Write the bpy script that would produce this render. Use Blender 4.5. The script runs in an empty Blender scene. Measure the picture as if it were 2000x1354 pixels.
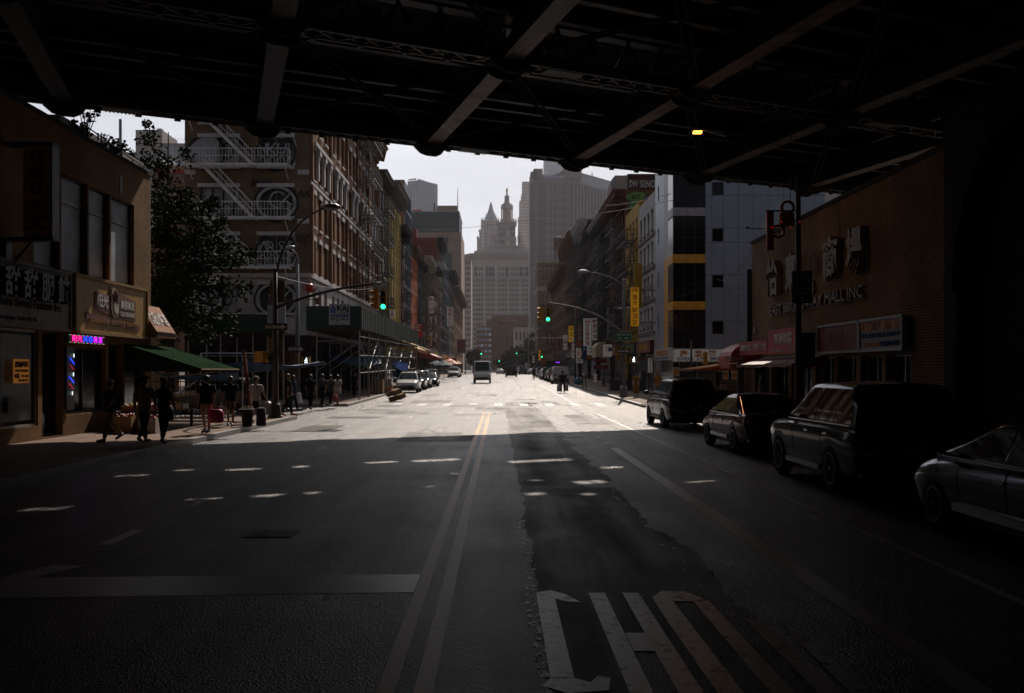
import bpy, bmesh, math, random
from mathutils import Vector, Matrix, Euler
random.seed(11)
S = bpy.context.scene
COL = S.collection
R = math.radians
V = Vector
F = 1944.0          # focal length in photo pixels (35 mm lens)
CAMH = 2.05

# ---------------------------------------------------------------- camera
cam = bpy.data.cameras.new('camera')
camo = bpy.data.objects.new('camera', cam)
COL.objects.link(camo)
cam.lens = 35.0
cam.sensor_width = 36.0
cam.shift_x = 0.0125
cam.shift_y = 0.0235
cam.clip_start = 0.1
cam.clip_end = 6000
camo.location = (0, 0, CAMH)
camo.rotation_euler = (R(90), 0, 0)
S.camera = camo

# ---------------------------------------------------------------- light
SUN_EL, SUN_AZ = 39.0, 9.0
sdir = V((math.sin(R(SUN_AZ)) * math.cos(R(SUN_EL)), math.cos(R(SUN_AZ)) * math.cos(R(SUN_EL)), math.sin(R(SUN_EL))))
w = bpy.data.worlds.new('World')
S.world = w
w.use_nodes = True
nt = w.node_tree
bg = nt.nodes['Background']
sky = nt.nodes.new('ShaderNodeTexSky')
sky.sky_type = 'NISHITA'
sky.sun_disc = False
sky.sun_elevation = R(SUN_EL)
sky.sun_rotation = R(SUN_AZ)
sky.air_density = 1.0
sky.dust_density = 3.0
sky.ozone_density = 1.0
# thin bright cloud veil over the sky
tc = nt.nodes.new('ShaderNodeTexCoord')
mp = nt.nodes.new('ShaderNodeMapping'); mp.inputs['Scale'].default_value = (1.2, 1.2, 5.0)
nz = nt.nodes.new('ShaderNodeTexNoise'); nz.inputs['Scale'].default_value = 2.6; nz.inputs['Detail'].default_value = 6
cr = nt.nodes.new('ShaderNodeMapRange')
cr.inputs[1].default_value = 0.35; cr.inputs[2].default_value = 0.7; cr.inputs[3].default_value = 0.88; cr.inputs[4].default_value = 1.08
# milky glow round the sun's side of the sky, falling away behind the viewer
dp = nt.nodes.new('ShaderNodeVectorMath'); dp.operation = 'DOT_PRODUCT'; dp.inputs[1].default_value = V((sdir.x, sdir.y, 0.12)).normalized()
gl = nt.nodes.new('ShaderNodeMapRange'); gl.interpolation_type = 'SMOOTHSTEP'
gl.inputs[1].default_value = -0.1; gl.inputs[2].default_value = 0.95; gl.inputs[3].default_value = 0.13; gl.inputs[4].default_value = 1.0
ml = nt.nodes.new('ShaderNodeMath'); ml.operation = 'MULTIPLY'
vs_ = nt.nodes.new('ShaderNodeVectorMath'); vs_.operation = 'SCALE'; vs_.inputs[0].default_value = (8.6, 9.0, 9.8)
s2 = nt.nodes.new('ShaderNodeVectorMath'); s2.operation = 'SCALE'; s2.inputs['Scale'].default_value = 0.10
ad_ = nt.nodes.new('ShaderNodeVectorMath'); ad_.operation = 'ADD'
nt.links.new(tc.outputs['Generated'], mp.inputs['Vector'])
nt.links.new(tc.outputs['Generated'], dp.inputs[0])
nt.links.new(dp.outputs['Value'], gl.inputs[0])
nt.links.new(mp.outputs[0], nz.inputs['Vector'])
nt.links.new(nz.outputs['Fac'], cr.inputs[0])
nt.links.new(cr.outputs[0], ml.inputs[0]); nt.links.new(gl.outputs[0], ml.inputs[1])
nt.links.new(ml.outputs[0], vs_.inputs['Scale'])
nt.links.new(sky.outputs[0], s2.inputs[0])
nt.links.new(s2.outputs[0], ad_.inputs[0]); nt.links.new(vs_.outputs[0], ad_.inputs[1])
nt.links.new(ad_.outputs[0], bg.inputs['Color'])
bg.inputs['Strength'].default_value = 0.085
sl = bpy.data.lights.new('sun', 'SUN')
sl.energy = 4.4
sl.angle = R(0.5)
sl.color = (1.0, 0.86, 0.74)
so = bpy.data.objects.new('sun', sl)
COL.objects.link(so)
so.rotation_euler = sdir.to_track_quat('Z', 'Y').to_euler()
so.location = (0, 0, 60)
S.view_settings.view_transform = 'Standard'
S.view_settings.look = 'None'
S.view_settings.exposure = -0.12
S.view_settings.gamma = 1.0
S.cycles.adaptive_threshold = 0.02
S.cycles.max_bounces = 6
S.cycles.diffuse_bounces = 3
S.cycles.glossy_bounces = 3
S.cycles.volume_bounces = 0
S.cycles.transmission_bounces = 2
S.cycles.transparent_max_bounces = 8

# ---------------------------------------------------------------- helpers
def P(x, y, Y):
    return V(((x - 975) * Y / F, Y, CAMH - (y - 724) * Y / F))

def gz(Y):          # the street climbs gently away from the viewer
    t = max(0.0, min(1.0, (Y - 52) / 125.0))
    return 1.05 * t * t * (3 - 2 * t) * 0.35 + 1.05 * t * 0.65

_M = {}
def _base(name):
    m = bpy.data.materials.new(name); m.use_nodes = True
    return m, m.node_tree, m.node_tree.nodes['Principled BSDF']

def mat(name, col, rough=0.7, metal=0.0, var=0.18, scale=2.5, bump=0.0, spec=0.5, rnd=0.0, coat=0.0):
    if name in _M: return _M[name]
    m, t, b = _base(name)
    b.inputs['Roughness'].default_value = rough
    b.inputs['Metallic'].default_value = metal
    b.inputs['Specular IOR Level'].default_value = spec if (rough < .65 or spec != .5) else .15
    b.inputs['Coat Weight'].default_value = coat
    b.inputs['Coat Roughness'].default_value = 0.05
    c = (col[0], col[1], col[2], 1)
    tcn = t.nodes.new('ShaderNodeTexCoord')
    n = t.nodes.new('ShaderNodeTexNoise')
    n.inputs['Scale'].default_value = scale; n.inputs['Detail'].default_value = 7; n.inputs['Roughness'].default_value = 0.65
    t.links.new(tcn.outputs['Object'], n.inputs['Vector'])
    mr = t.nodes.new('ShaderNodeMapRange')
    mr.inputs[1].default_value = 0.3; mr.inputs[2].default_value = 0.7
    mr.inputs[3].default_value = 1 - var; mr.inputs[4].default_value = 1 + var
    t.links.new(n.outputs['Fac'], mr.inputs[0])
    vm = t.nodes.new('ShaderNodeVectorMath'); vm.operation = 'SCALE'
    vm.inputs[0].default_value = col[:3]
    t.links.new(mr.outputs[0], vm.inputs['Scale'])
    out = vm.outputs[0]
    if rnd:
        oi = t.nodes.new('ShaderNodeObjectInfo')
        m2 = t.nodes.new('ShaderNodeMapRange'); m2.inputs[3].default_value = 1 - rnd; m2.inputs[4].default_value = 1 + rnd
        t.links.new(oi.outputs['Random'], m2.inputs[0])
        v2 = t.nodes.new('ShaderNodeVectorMath'); v2.operation = 'SCALE'
        t.links.new(out, v2.inputs[0]); t.links.new(m2.outputs[0], v2.inputs['Scale'])
        out = v2.outputs[0]
    t.links.new(out, b.inputs['Base Color'])
    if bump:
        bp = t.nodes.new('ShaderNodeBump'); bp.inputs['Strength'].default_value = bump; bp.inputs['Distance'].default_value = 0.02
        n3 = t.nodes.new('ShaderNodeTexNoise'); n3.inputs['Scale'].default_value = scale * 8; n3.inputs['Detail'].default_value = 4
        t.links.new(tcn.outputs['Object'], n3.inputs['Vector'])
        t.links.new(n3.outputs['Fac'], bp.inputs['Height'])
        t.links.new(bp.outputs[0], b.inputs['Normal'])
    _M[name] = m
    return m

def brick(name, c1, c2, mortar, scale=1.0, rough=0.85):
    if name in _M: return _M[name]
    m, t, b = _base(name)
    b.inputs['Roughness'].default_value = rough
    b.inputs['Specular IOR Level'].default_value = 0.12
    tcn = t.nodes.new('ShaderNodeTexCoord')
    sp = t.nodes.new('ShaderNodeSeparateXYZ'); t.links.new(tcn.outputs['Object'], sp.inputs[0])
    ad = t.nodes.new('ShaderNodeMath'); ad.operation = 'ADD'
    t.links.new(sp.outputs[0], ad.inputs[0]); t.links.new(sp.outputs[1], ad.inputs[1])
    cb = t.nodes.new('ShaderNodeCombineXYZ'); t.links.new(ad.outputs[0], cb.inputs[0]); t.links.new(sp.outputs[2], cb.inputs[1])
    br = t.nodes.new('ShaderNodeTexBrick')
    br.inputs['Color1'].default_value = (*c1, 1); br.inputs['Color2'].default_value = (*c2, 1); br.inputs['Mortar'].default_value = (*mortar, 1)
    br.inputs['Scale'].default_value = scale
    br.inputs['Brick Width'].default_value = 0.24; br.inputs['Row Height'].default_value = 0.085
    br.inputs['Mortar Size'].default_value = 0.012
    t.links.new(cb.outputs[0], br.inputs['Vector'])
    n = t.nodes.new('ShaderNodeTexNoise'); n.inputs['Scale'].default_value = 0.6; n.inputs['Detail'].default_value = 8
    t.links.new(tcn.outputs['Object'], n.inputs['Vector'])
    mr = t.nodes.new('ShaderNodeMapRange'); mr.inputs[1].default_value = .3; mr.inputs[2].default_value = .7; mr.inputs[3].default_value = .7; mr.inputs[4].default_value = 1.2
    t.links.new(n.outputs['Fac'], mr.inputs[0])
    vm = t.nodes.new('ShaderNodeVectorMath'); vm.operation = 'SCALE'
    t.links.new(br.outputs['Color'], vm.inputs[0]); t.links.new(mr.outputs[0], vm.inputs['Scale'])
    t.links.new(vm.outputs[0], b.inputs['Base Color'])
    bp = t.nodes.new('ShaderNodeBump'); bp.inputs['Strength'].default_value = .5; bp.inputs['Distance'].default_value = 0.015; bp.invert = True
    t.links.new(br.outputs['Fac'], bp.inputs['Height']); t.links.new(bp.outputs[0], b.inputs['Normal'])
    _M[name] = m
    return m

def emit(name, col, strength):
    if name in _M: return _M[name]
    m, t, b = _base(name)
    b.inputs['Base Color'].default_value = (*col, 1)
    b.inputs['Emission Color'].default_value = (*col, 1)
    b.inputs['Emission Strength'].default_value = strength
    _M[name] = m
    return m

GLASS = mat('window_glass', (0.010, 0.010, 0.012), rough=0.12, var=0.3, spec=0.35, rnd=0.8)
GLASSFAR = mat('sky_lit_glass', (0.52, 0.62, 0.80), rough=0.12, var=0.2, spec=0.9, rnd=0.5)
FRAMEW = mat('painted_frame', (0.32, 0.30, 0.28), rough=0.6)
FRAMED = mat('dark_frame', (0.03, 0.028, 0.027), rough=0.5)
BLACK = mat('black_paint', (0.012, 0.012, 0.012), rough=0.45)
STEEL = mat('galvanised_steel', (0.32, 0.33, 0.34), rough=0.42, metal=0.7)
IRON = mat('dark_iron', (0.03, 0.03, 0.032), rough=0.5, metal=0.3)
WPAINT = mat('white_paint', (0.62, 0.61, 0.6), rough=0.55)
TRAFY = mat('traffic_yellow', (0.55, 0.27, 0.02), rough=0.45)
CONC = mat('concrete', (0.26, 0.25, 0.235), rough=0.85, bump=.3)
STONE = mat('pale_stone', (0.42, 0.40, 0.37), rough=0.8)

class MB:
    def __init__(s): s.v = []; s.f = []; s.m = []; s.mats = []
    def mi(s, m):
        if m not in s.mats: s.mats.append(m)
        return s.mats.index(m)
    def face(s, pts, m):
        i = len(s.v); s.v += [tuple(p) for p in pts]; s.f.append(tuple(range(i, i + len(pts)))); s.m.append(s.mi(m))
    def mesh(s, vs, fs, m):
        i = len(s.v); s.v += [tuple(p) for p in vs]; k = s.mi(m)
        for f in fs: s.f.append(tuple(i + a for a in f)); s.m.append(k)
    def box(s, x0, x1, y0, y1, z0, z1, m):
        vs = [(x, y, z) for z in (z0, z1) for y in (y0, y1) for x in (x0, x1)]
        s.mesh(vs, [(0, 2, 3, 1), (4, 5, 7, 6), (0, 1, 5, 4), (2, 6, 7, 3), (0, 4, 6, 2), (1, 3, 7, 5)], m)
    def bar(s, p, q, w, h, m, up=(0, 0, 1)):
        p = V(p); q = V(q); d = (q - p).normalized(); up = V(up)
        sx = d.cross(up)
        if sx.length < 1e-4: sx = d.cross(V((1, 0, 0)))
        sx.normalize(); sz = sx.cross(d).normalized()
        a = sx * w / 2; b = sz * h / 2
        vs = [e + i * a + j * b for e in (p, q) for i, j in ((-1, -1), (1, -1), (1, 1), (-1, 1))]
        s.mesh(vs, [(3, 2, 1, 0), (4, 5, 6, 7), (0, 1, 5, 4), (1, 2, 6, 5), (2, 3, 7, 6), (3, 0, 4, 7)], m)
    def tube(s, pts, r, m, n=7, cap=True):
        pts = [V(p) for p in pts]; rs = r if isinstance(r, (list, tuple)) else [r] * len(pts)
        vs = []; ref = V((0.13, 0.31, 0.94))
        for i, p in enumerate(pts):
            d = (pts[min(i + 1, len(pts) - 1)] - pts[max(i - 1, 0)]).normalized()
            a = d.cross(ref)
            if a.length < .05: a = d.cross(V((1, 0, 0)))
            a.normalize(); b = d.cross(a)
            for k in range(n):
                t = 2 * math.pi * k / n
                vs.append(p + (a * math.cos(t) + b * math.sin(t)) * rs[i])
        fs = []
        for i in range(len(pts) - 1):
            for k in range(n):
                fs.append((i * n + k, i * n + (k + 1) % n, (i + 1) * n + (k + 1) % n, (i + 1) * n + k))
        if cap:
            fs.append(tuple(range(n))[::-1]); fs.append(tuple((len(pts) - 1) * n + k for k in range(n)))
        s.mesh(vs, fs, m)
    def lathe(s, prof, c, m, n=12, axis='z', flat=1.0):
        c = V(c); vs = []
        for r, h in prof:
            for k in range(n):
                t = 2 * math.pi * (k + .5) / n
                a, b = r * math.cos(t), r * math.sin(t) * flat
                vs.append(c + (V((a, b, h)) if axis == 'z' else V((h, a, b)) if axis == 'x' else V((a, h, b))))
        fs = []
        for i in range(len(prof) - 1):
            for k in range(n): fs.append((i * n + k, i * n + (k + 1) % n, (i + 1) * n + (k + 1) % n, (i + 1) * n + k))
        fs.append(tuple(range(n))[::-1]); fs.append(tuple((len(prof) - 1) * n + k for k in range(n)))
        s.mesh(vs, fs, m)
    def poly(s, O, u, v, pts, d0, d1, m):      # a flat outline on plane (O,u,v) given thickness along n = u x v
        O = V(O); u = V(u); v = V(v); n = u.cross(v)
        k = len(pts)
        vs = [O + u * a + v * b + n * d for d in (d0, d1) for a, b in pts]
        s.mesh(vs, [tuple(range(k))[::-1], tuple(range(k, 2 * k))] + [(i, (i + 1) % k, k + (i + 1) % k, k + i) for i in range(k)], m)
    def text(s, body, O, u, v, size, m, bold=0.0, ext=0.004, width=None, align='CENTER', shear=0.0, jit=0):
        vs, ps, bb = glyphs(body, bold, ext / max(size, .01), align, shear)
        if not vs: return
        O = V(O); u = V(u); v = V(v); n = u.cross(v)
        sx = size
        if width: sx = width / max(bb, 1e-3)
        s.mesh([O + u * (a * sx) + v * (b * size) + n * (c * size + ext) for a, b, c in vs], ps, m)
    def vtext(s, body, O, u, v, size, step, m, bold=0.03, ext=0.004, width=None):
        for i, ch in enumerate(body):
            s.text(ch, V(O) - V(v) * (step * (i + .5) + size * .36), u, v, size, m, bold, ext, width)
    def build(s, name, parent=None, smooth=False, bevel=0.0):
        me = bpy.data.meshes.new(name)
        me.from_pydata(s.v, [], s.f)
        for m in s.mats: me.materials.append(m)
        me.polygons.foreach_set('material_index', s.m)
        if smooth: me.polygons.foreach_set('use_smooth', [True] * len(me.polygons))
        me.update()
        o = bpy.data.objects.new(name, me); COL.objects.link(o)
        if parent:
            o.parent = parent
            pr = parent
            Mx = Matrix.Identity(4)
            chain = []
            while pr: chain.append(pr); pr = pr.parent
            root = chain[-1]
            if len(chain) == 1: o.matrix_parent_inverse = Matrix.LocRotScale(root.location, root.rotation_euler, root.scale).inverted()
        if smooth == 'auto':
            me.shade_auto_smooth if False else None
        return o

_G = {}
def glyphs(body, bold, ext, align, shear):
    key = (body, bold, align, shear)
    if key not in _G:
        c = bpy.data.curves.new('lettering_source', 'FONT')
        c.body = body; c.offset = bold; c.extrude = 0.5; c.align_x = align; c.resolution_u = 2; c.shear = shear
        o = bpy.data.objects.new('lettering_source', c)
        me = o.to_mesh()
        vs = [tuple(v.co) for v in me.vertices]; ps = [tuple(p.vertices) for p in me.polygons]
        bb = (max(v[0] for v in vs) - min(v[0] for v in vs)) if vs else 1
        o.to_mesh_clear(); bpy.data.objects.remove(o); bpy.data.curves.remove(c)
        _G[key] = (vs, ps, bb)
    vs, ps, bb = _G[key]
    return [(a, b, c * 2 * ext) for a, b, c in vs], ps, bb

def tag(o, label=None, cat=None, group=None, kind=None):
    if label: o['label'] = label
    if cat: o['category'] = cat
    if group: o['group'] = group
    if kind: o['kind'] = kind
    return o

def empty(name, loc, label, cat, group=None, rz=0.0):
    o = bpy.data.objects.new(name, None); COL.objects.link(o)
    o.empty_display_size = .3
    o.location = loc; o.rotation_euler = (0, 0, rz)
    return tag(o, label, cat, group)

def dup(root, loc, rz=0.0, label=None, group=None, sc=None):
    def cp(o, par):
        c = o.copy(); COL.objects.link(c)
        if par: c.parent = par
        for ch in CH.get(o.name, []): cp(ch, c)
        return c
    CH = {}
    for q in bpy.data.objects:
        if q.parent: CH.setdefault(q.parent.name, []).append(q)
    r = cp(root, None)
    r.location = loc; r.rotation_euler = (0, 0, rz)
    if sc: r.scale = sc
    if label: r['label'] = label
    if group: r['group'] = group
    return r

X_, Y_, Z_ = V((1, 0, 0)), V((0, 1, 0)), V((0, 0, 1))

def wall(mb, O, u, n, W, z0, z1, ops, m, depth=.25, rev=None):
    """wall in plane O + a*u + z*Z with real openings and reveals; n points outward"""
    O = V(O)
    us = sorted({0.0, W} | {round(a, 4) for o in ops for a in o[:2]})
    zs = sorted({z0, z1} | {round(a, 4) for o in ops for a in o[2:4]})
    flip = u.cross(Z_).dot(n) < 0
    def q(pts, mm):
        mb.face(pts[::-1] if flip else pts, mm)
    inside = lambda a, b: any(o[0] < a < o[1] and o[2] < b < o[3] for o in ops)
    for j in range(len(zs) - 1):
        i = 0
        while i < len(us) - 1:
            zc = (zs[j] + zs[j + 1]) / 2
            if inside((us[i] + us[i + 1]) / 2, zc): i += 1; continue
            k = i
            while k + 1 < len(us) - 1 and not inside((us[k + 1] + us[k + 2]) / 2, zc): k += 1
            a, b = us[i], us[k + 1]
            q([O + u * a + Z_ * zs[j], O + u * b + Z_ * zs[j], O + u * b + Z_ * zs[j + 1], O + u * a + Z_ * zs[j + 1]], m)
            i = k + 1
    rv = rev or m
    for a, b, c, d in [o[:4] for o in ops]:
        p = [O + u * a + Z_ * c, O + u * b + Z_ * c, O + u * b + Z_ * d, O + u * a + Z_ * d]
        for i in range(4):
            e, f = p[i], p[(i + 1) % 4]
            q([e, e - n * depth, f - n * depth, f], rv)

def window(parent, O, u, n, r, depth=.2, frame=FRAMEW, glass=GLASS, sash=True, name='window', mull=0, sub=False):
    O = V(O); a, b, c, d = r[:4]; mb = MB(); t = .06
    def bx(a0, a1, c0, c1, d0, d1, m, M_):
        p = O + u * a0 + Z_ * c0 - n * d1
        q_ = O + u * a1 + Z_ * c1 - n * d0
        M_.box(min(p.x, q_.x), max(p.x, q_.x), min(p.y, q_.y), max(p.y, q_.y), p.z, q_.z, m)
    if abs(u.x) > .01 and abs(u.y) > .01:      # oblique facade
        def bx(a0, a1, c0, c1, d0, d1, m, M_):
            M_.bar(O + u * a0 + Z_ * (c0 + c1) / 2 - n * (d0 + d1) / 2, O + u * a1 + Z_ * (c0 + c1) / 2 - n * (d0 + d1) / 2, abs(d1 - d0), c1 - c0, m)
    dp = depth
    G_ = MB() if sub else mb
    bx(a, b, c, d, dp - .01, dp + .02, glass, G_)
    bx(a, a + t, c, d, dp - .07, dp - .011, frame, mb); bx(b - t, b, c, d, dp - .07, dp - .011, frame, mb)
    bx(a + t, b - t, c, c + t, dp - .07, dp - .011, frame, mb); bx(a + t, b - t, d - t, d, dp - .07, dp - .011, frame, mb)
    if sash: bx(a + t, b - t, (c + d) / 2 - .03, (c + d) / 2 + .03, dp - .06, dp - .011, frame, mb)
    for i in range(mull):
        xx = a + (b - a) * (i + 1) / (mull + 1)
        bx(xx - .03, xx + .03, c + t, d - t, dp - .065, dp - .011, frame, mb)
    o = mb.build(name, parent)
    if sub: G_.build('pane', o)
    return o

def wins(parent, O, u, n, ops, trim=None, **k):
    """every window its own part; past 100 the rest become one stuff part"""
    for o in ops[:100]:
        w_ = window(parent, O, u, n, o, **k)
        if trim:
            tr = MB()
            for zz, hh, pr in trim[1]:
                p = V(O) + u * (o[0] - trim[2]) + n * pr; q = V(O) + u * (o[1] + trim[2]) + n * .004
                if hh > 0: tr.box(min(p.x, q.x), max(p.x, q.x), min(p.y, q.y), max(p.y, q.y), o[3] + zz, o[3] + zz + hh, trim[0])
                else: tr.box(min(p.x, q.x), max(p.x, q.x), min(p.y, q.y), max(p.y, q.y), o[2] - zz + hh, o[2] - zz, trim[0])
            tr.build('sill_and_lintel', w_)
    if len(ops) > 100:
        O = V(O); mb = MB(); dp = k.get('depth', .2)
        for a, b, c, d in [q[:4] for q in ops[100:]]:
            p = O - n * dp
            mb.face([p + u * a + Z_ * c, p + u * b + Z_ * c, p + u * b + Z_ * d, p + u * a + Z_ * d], k.get('glass', GLASS))
        tag(mb.build('window', parent), kind='stuff')

def grid(W, z0, z1, nc, nr, fw=.5, fh=.6, m0=0.0, m1=0.0):
    out = []
    cw = (W - m0 - m1) / nc; ch = (z1 - z0) / nr
    for j in reversed(range(nr)):
        for i in range(nc):
            a = m0 + cw * (i + .5 - fw / 2); c = z0 + ch * (j + .5 - fh / 2)
            out.append((a, a + cw * fw, c, c + ch * fh))
    return out

def cornice(parent, O, u, n, W, z, m, h=1.0, proj=.7, brk=True, name='cornice'):
    O = V(O); mb = MB()
    prof = [(0, -h), (proj * .15, -h), (proj * .2, -h * .75), (proj * .3, -h * .7), (proj * .35, -h * .35), (proj * .8, -h * .25), (proj * .85, -h * .1), (proj, 0), (proj, h * .06), (0, h * .06)]
    k = len(prof)
    vs = [O + u * a + n * p + Z_ * (z + q) for a in (-.05, W + .05) for p, q in prof]
    mb.mesh(vs, [tuple(range(k)), tuple(range(k, 2 * k))[::-1]] + [(i, k + i, k + (i + 1) % k, (i + 1) % k) for i in range(k)], m)
    if brk:
        nb = max(3, int(W / 1.1))
        for i in range(nb):
            a = (i + .5) * W / nb
            mb.bar(O + u * a + n * (proj * .42) + Z_ * (z - h * .9), O + u * a + n * (proj * .62) + Z_ * (z - h * .27), .16, proj * .5, m, up=n)
    return mb.build(name, parent)

def fire_escape(parent, O, u, n, a0, a1, zs, m=IRON, s0=None, s1=None, drop=None, pw=1.05, fine=True):
    """platforms, railings and sloping stairs standing off the wall"""
    O = V(O)
    fe = MB()
    pt = lambda a, d, z: O + u * a + n * d + Z_ * z
    for z in zs:
        for a in (a0 + .2, a1 - .2):
            fe.bar(pt(a, .02, z - .75), pt(a, pw - .1, z - .06), .05, .05, m)
    feo = fe.build('fire_escape', parent)
    s0 = a0 + .6 if s0 is None else s0; s1 = a1 - 1.4 if s1 is None else s1
    for i, z in enumerate(zs):
        pl = MB()
        nb = 7
        for k in range(nb): pl.bar(pt(a0, .08 + (pw - .1) * k / (nb - 1), z), pt(a1, .08 + (pw - .1) * k / (nb - 1), z), .05, .03, m)
        for k in range(4): pl.bar(pt(a0 + (a1 - a0) * k / 3, .05, z - .05), pt(a0 + (a1 - a0) * k / 3, pw, z - .05), .06, .06, m)
        pl.bar(pt(a0, pw + .01, z - .03), pt(a1, pw + .01, z - .03), .04, .12, m)
        pl.build('platform', feo)
        rl = MB()
        for zz, tt in ((.95, .045), (.5, .03)):
            rl.bar(pt(a0, pw, z + zz), pt(a1, pw, z + zz), tt, tt, m)
            for a in (a0, a1): rl.bar(pt(a, .05, z + zz), pt(a, pw, z + zz), tt, tt, m)
        nbal = int((a1 - a0) / (.2 if fine else .4))
        for k in range(nbal + 1):
            a = a0 + (a1 - a0) * k / nbal; rl.bar(pt(a, pw, z), pt(a, pw, z + .95), .022, .022, m)
        for a in (a0, a1):
            for k in range(1, 4): rl.bar(pt(a, pw * k / 4, z), pt(a, pw * k / 4, z + .95), .022, .022, m)
        rl.build('railing', feo)
    pairs = list(zip(zs[:-1], zs[1:]))
    for lo, hi in pairs:
        st = MB(); A = pt(s0, .55, hi); B = pt(s1, .55, lo)
        for dd in (-.28, .28):
            st.bar(A + n * dd, B + n * dd, .035, .17, m)
            st.bar(A + n * dd + Z_ * .85, B + n * dd + Z_ * .85, .03, .04, m)
            st.bar(A + n * dd + Z_ * .45, B + n * dd + Z_ * .45, .02, .025, m)
            for k in range(7):
                p = A.lerp(B, k / 6) + n * dd; st.bar(p, p + Z_ * .85, .022, .022, m)
        for k in range(1, 11):
            p = A.lerp(B, k / 11); st.bar(p - n * .28, p + n * .28, .16, .025, m)
        st.build('stair', feo)
    if drop:
        st = MB()
        for dd in (-.2, .2): st.bar(pt(drop[0], pw * .5, zs[0]) + u * dd, pt(drop[0], pw * .5, drop[1]) + u * dd, .03, .03, m)
        for k in range(int((zs[0] - drop[1]) / .3)): p = pt(drop[0], pw * .5, zs[0] - .3 * k); st.bar(p - u * .2, p + u * .2, .03, .03, m)
        st.build('ladder', feo)
    return feo
# ================================================================ ground, street, markings
def asphalt(name, c, r0=.34, r1=.6, bump=.6, spec=.5):
    m, t, b = _base(name)
    tcn = t.nodes.new('ShaderNodeTexCoord')
    def noise(sc, det=6, ro=.6, vec=None):
        n = t.nodes.new('ShaderNodeTexNoise'); n.inputs['Scale'].default_value = sc; n.inputs['Detail'].default_value = det; n.inputs['Roughness'].default_value = ro
        t.links.new(vec or tcn.outputs['Object'], n.inputs['Vector']); return n.outputs['Fac']
    def mapr(s, a, b_, c_, d_):
        r = t.nodes.new('ShaderNodeMapRange'); r.inputs[1].default_value = a; r.inputs[2].default_value = b_; r.inputs[3].default_value = c_; r.inputs[4].default_value = d_
        t.links.new(s, r.inputs[0]); return r.outputs[0]
    def mul(a, b_):
        q = t.nodes.new('ShaderNodeMath'); q.operation = 'MULTIPLY'; t.links.new(a, q.inputs[0]); t.links.new(b_, q.inputs[1]); return q.outputs[0]
    mpn = t.nodes.new('ShaderNodeMapping'); mpn.inputs['Scale'].default_value = (1.6, .12, 1); t.links.new(tcn.outputs['Object'], mpn.inputs['Vector'])
    big = noise(.35, 8, .7); streak = noise(1.0, 6, .6, mpn.outputs[0]); fine = noise(38, 3, .7)
    k = mul(mul(mapr(big, .3, .7, .7, 1.35), mapr(streak, .3, .7, .75, 1.3)), mapr(fine, .3, .7, .6, 1.5))
    # cracks
    vo = t.nodes.new('ShaderNodeTexVoronoi'); vo.feature = 'DISTANCE_TO_EDGE'; vo.inputs['Scale'].default_value = .22
    wn = t.nodes.new('ShaderNodeTexNoise'); wn.inputs['Scale'].default_value = 1.3; wn.inputs['Detail'].default_value = 6
    t.links.new(tcn.outputs['Object'], wn.inputs['Vector'])
    mxv = t.nodes.new('ShaderNodeMixRGB'); mxv.inputs[0].default_value = .35
    t.links.new(tcn.outputs['Object'], mxv.inputs[1]); t.links.new(wn.outputs['Color'], mxv.inputs[2]); t.links.new(mxv.outputs[0], vo.inputs['Vector'])
    crk = mapr(vo.outputs['Distance'], .0, .003, .5, 1.0)
    k = mul(k, crk)
    vm = t.nodes.new('ShaderNodeVectorMath'); vm.operation = 'SCALE'; vm.inputs[0].default_value = c
    t.links.new(k, vm.inputs['Scale']); t.links.new(vm.outputs[0], b.inputs['Base Color'])
    t.links.new(mapr(mul(big, streak), .12, .4, r0, r1), b.inputs['Roughness'])
    b.inputs['Specular IOR Level'].default_value = spec
    vo2 = t.nodes.new('ShaderNodeTexVoronoi'); vo2.inputs['Scale'].default_value = 62; t.links.new(tcn.outputs['Object'], vo2.inputs['Vector'])
    ad = t.nodes.new('ShaderNodeMath'); ad.operation = 'ADD'
    t.links.new(vo2.outputs['Distance'], ad.inputs[0]); t.links.new(mapr(noise(9, 5), 0, 1, 0, 1.2), ad.inputs[1])
    bp = t.nodes.new('ShaderNodeBump'); bp.inputs['Strength'].default_value = bump; bp.inputs['Distance'].default_value = .011
    t.links.new(ad.outputs[0], bp.inputs['Height'])
    b2 = t.nodes.new('ShaderNodeBump'); b2.inputs['Strength'].default_value = .3; b2.inputs['Distance'].default_value = .01
    t.links.new(mul(crk, mapr(noise(2.2, 5), 0, 1, .6, 1)), b2.inputs['Height']); t.links.new(bp.outputs[0], b2.inputs['Normal'])
    t.links.new(b2.outputs[0], b.inputs['Normal'])
    return m

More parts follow.
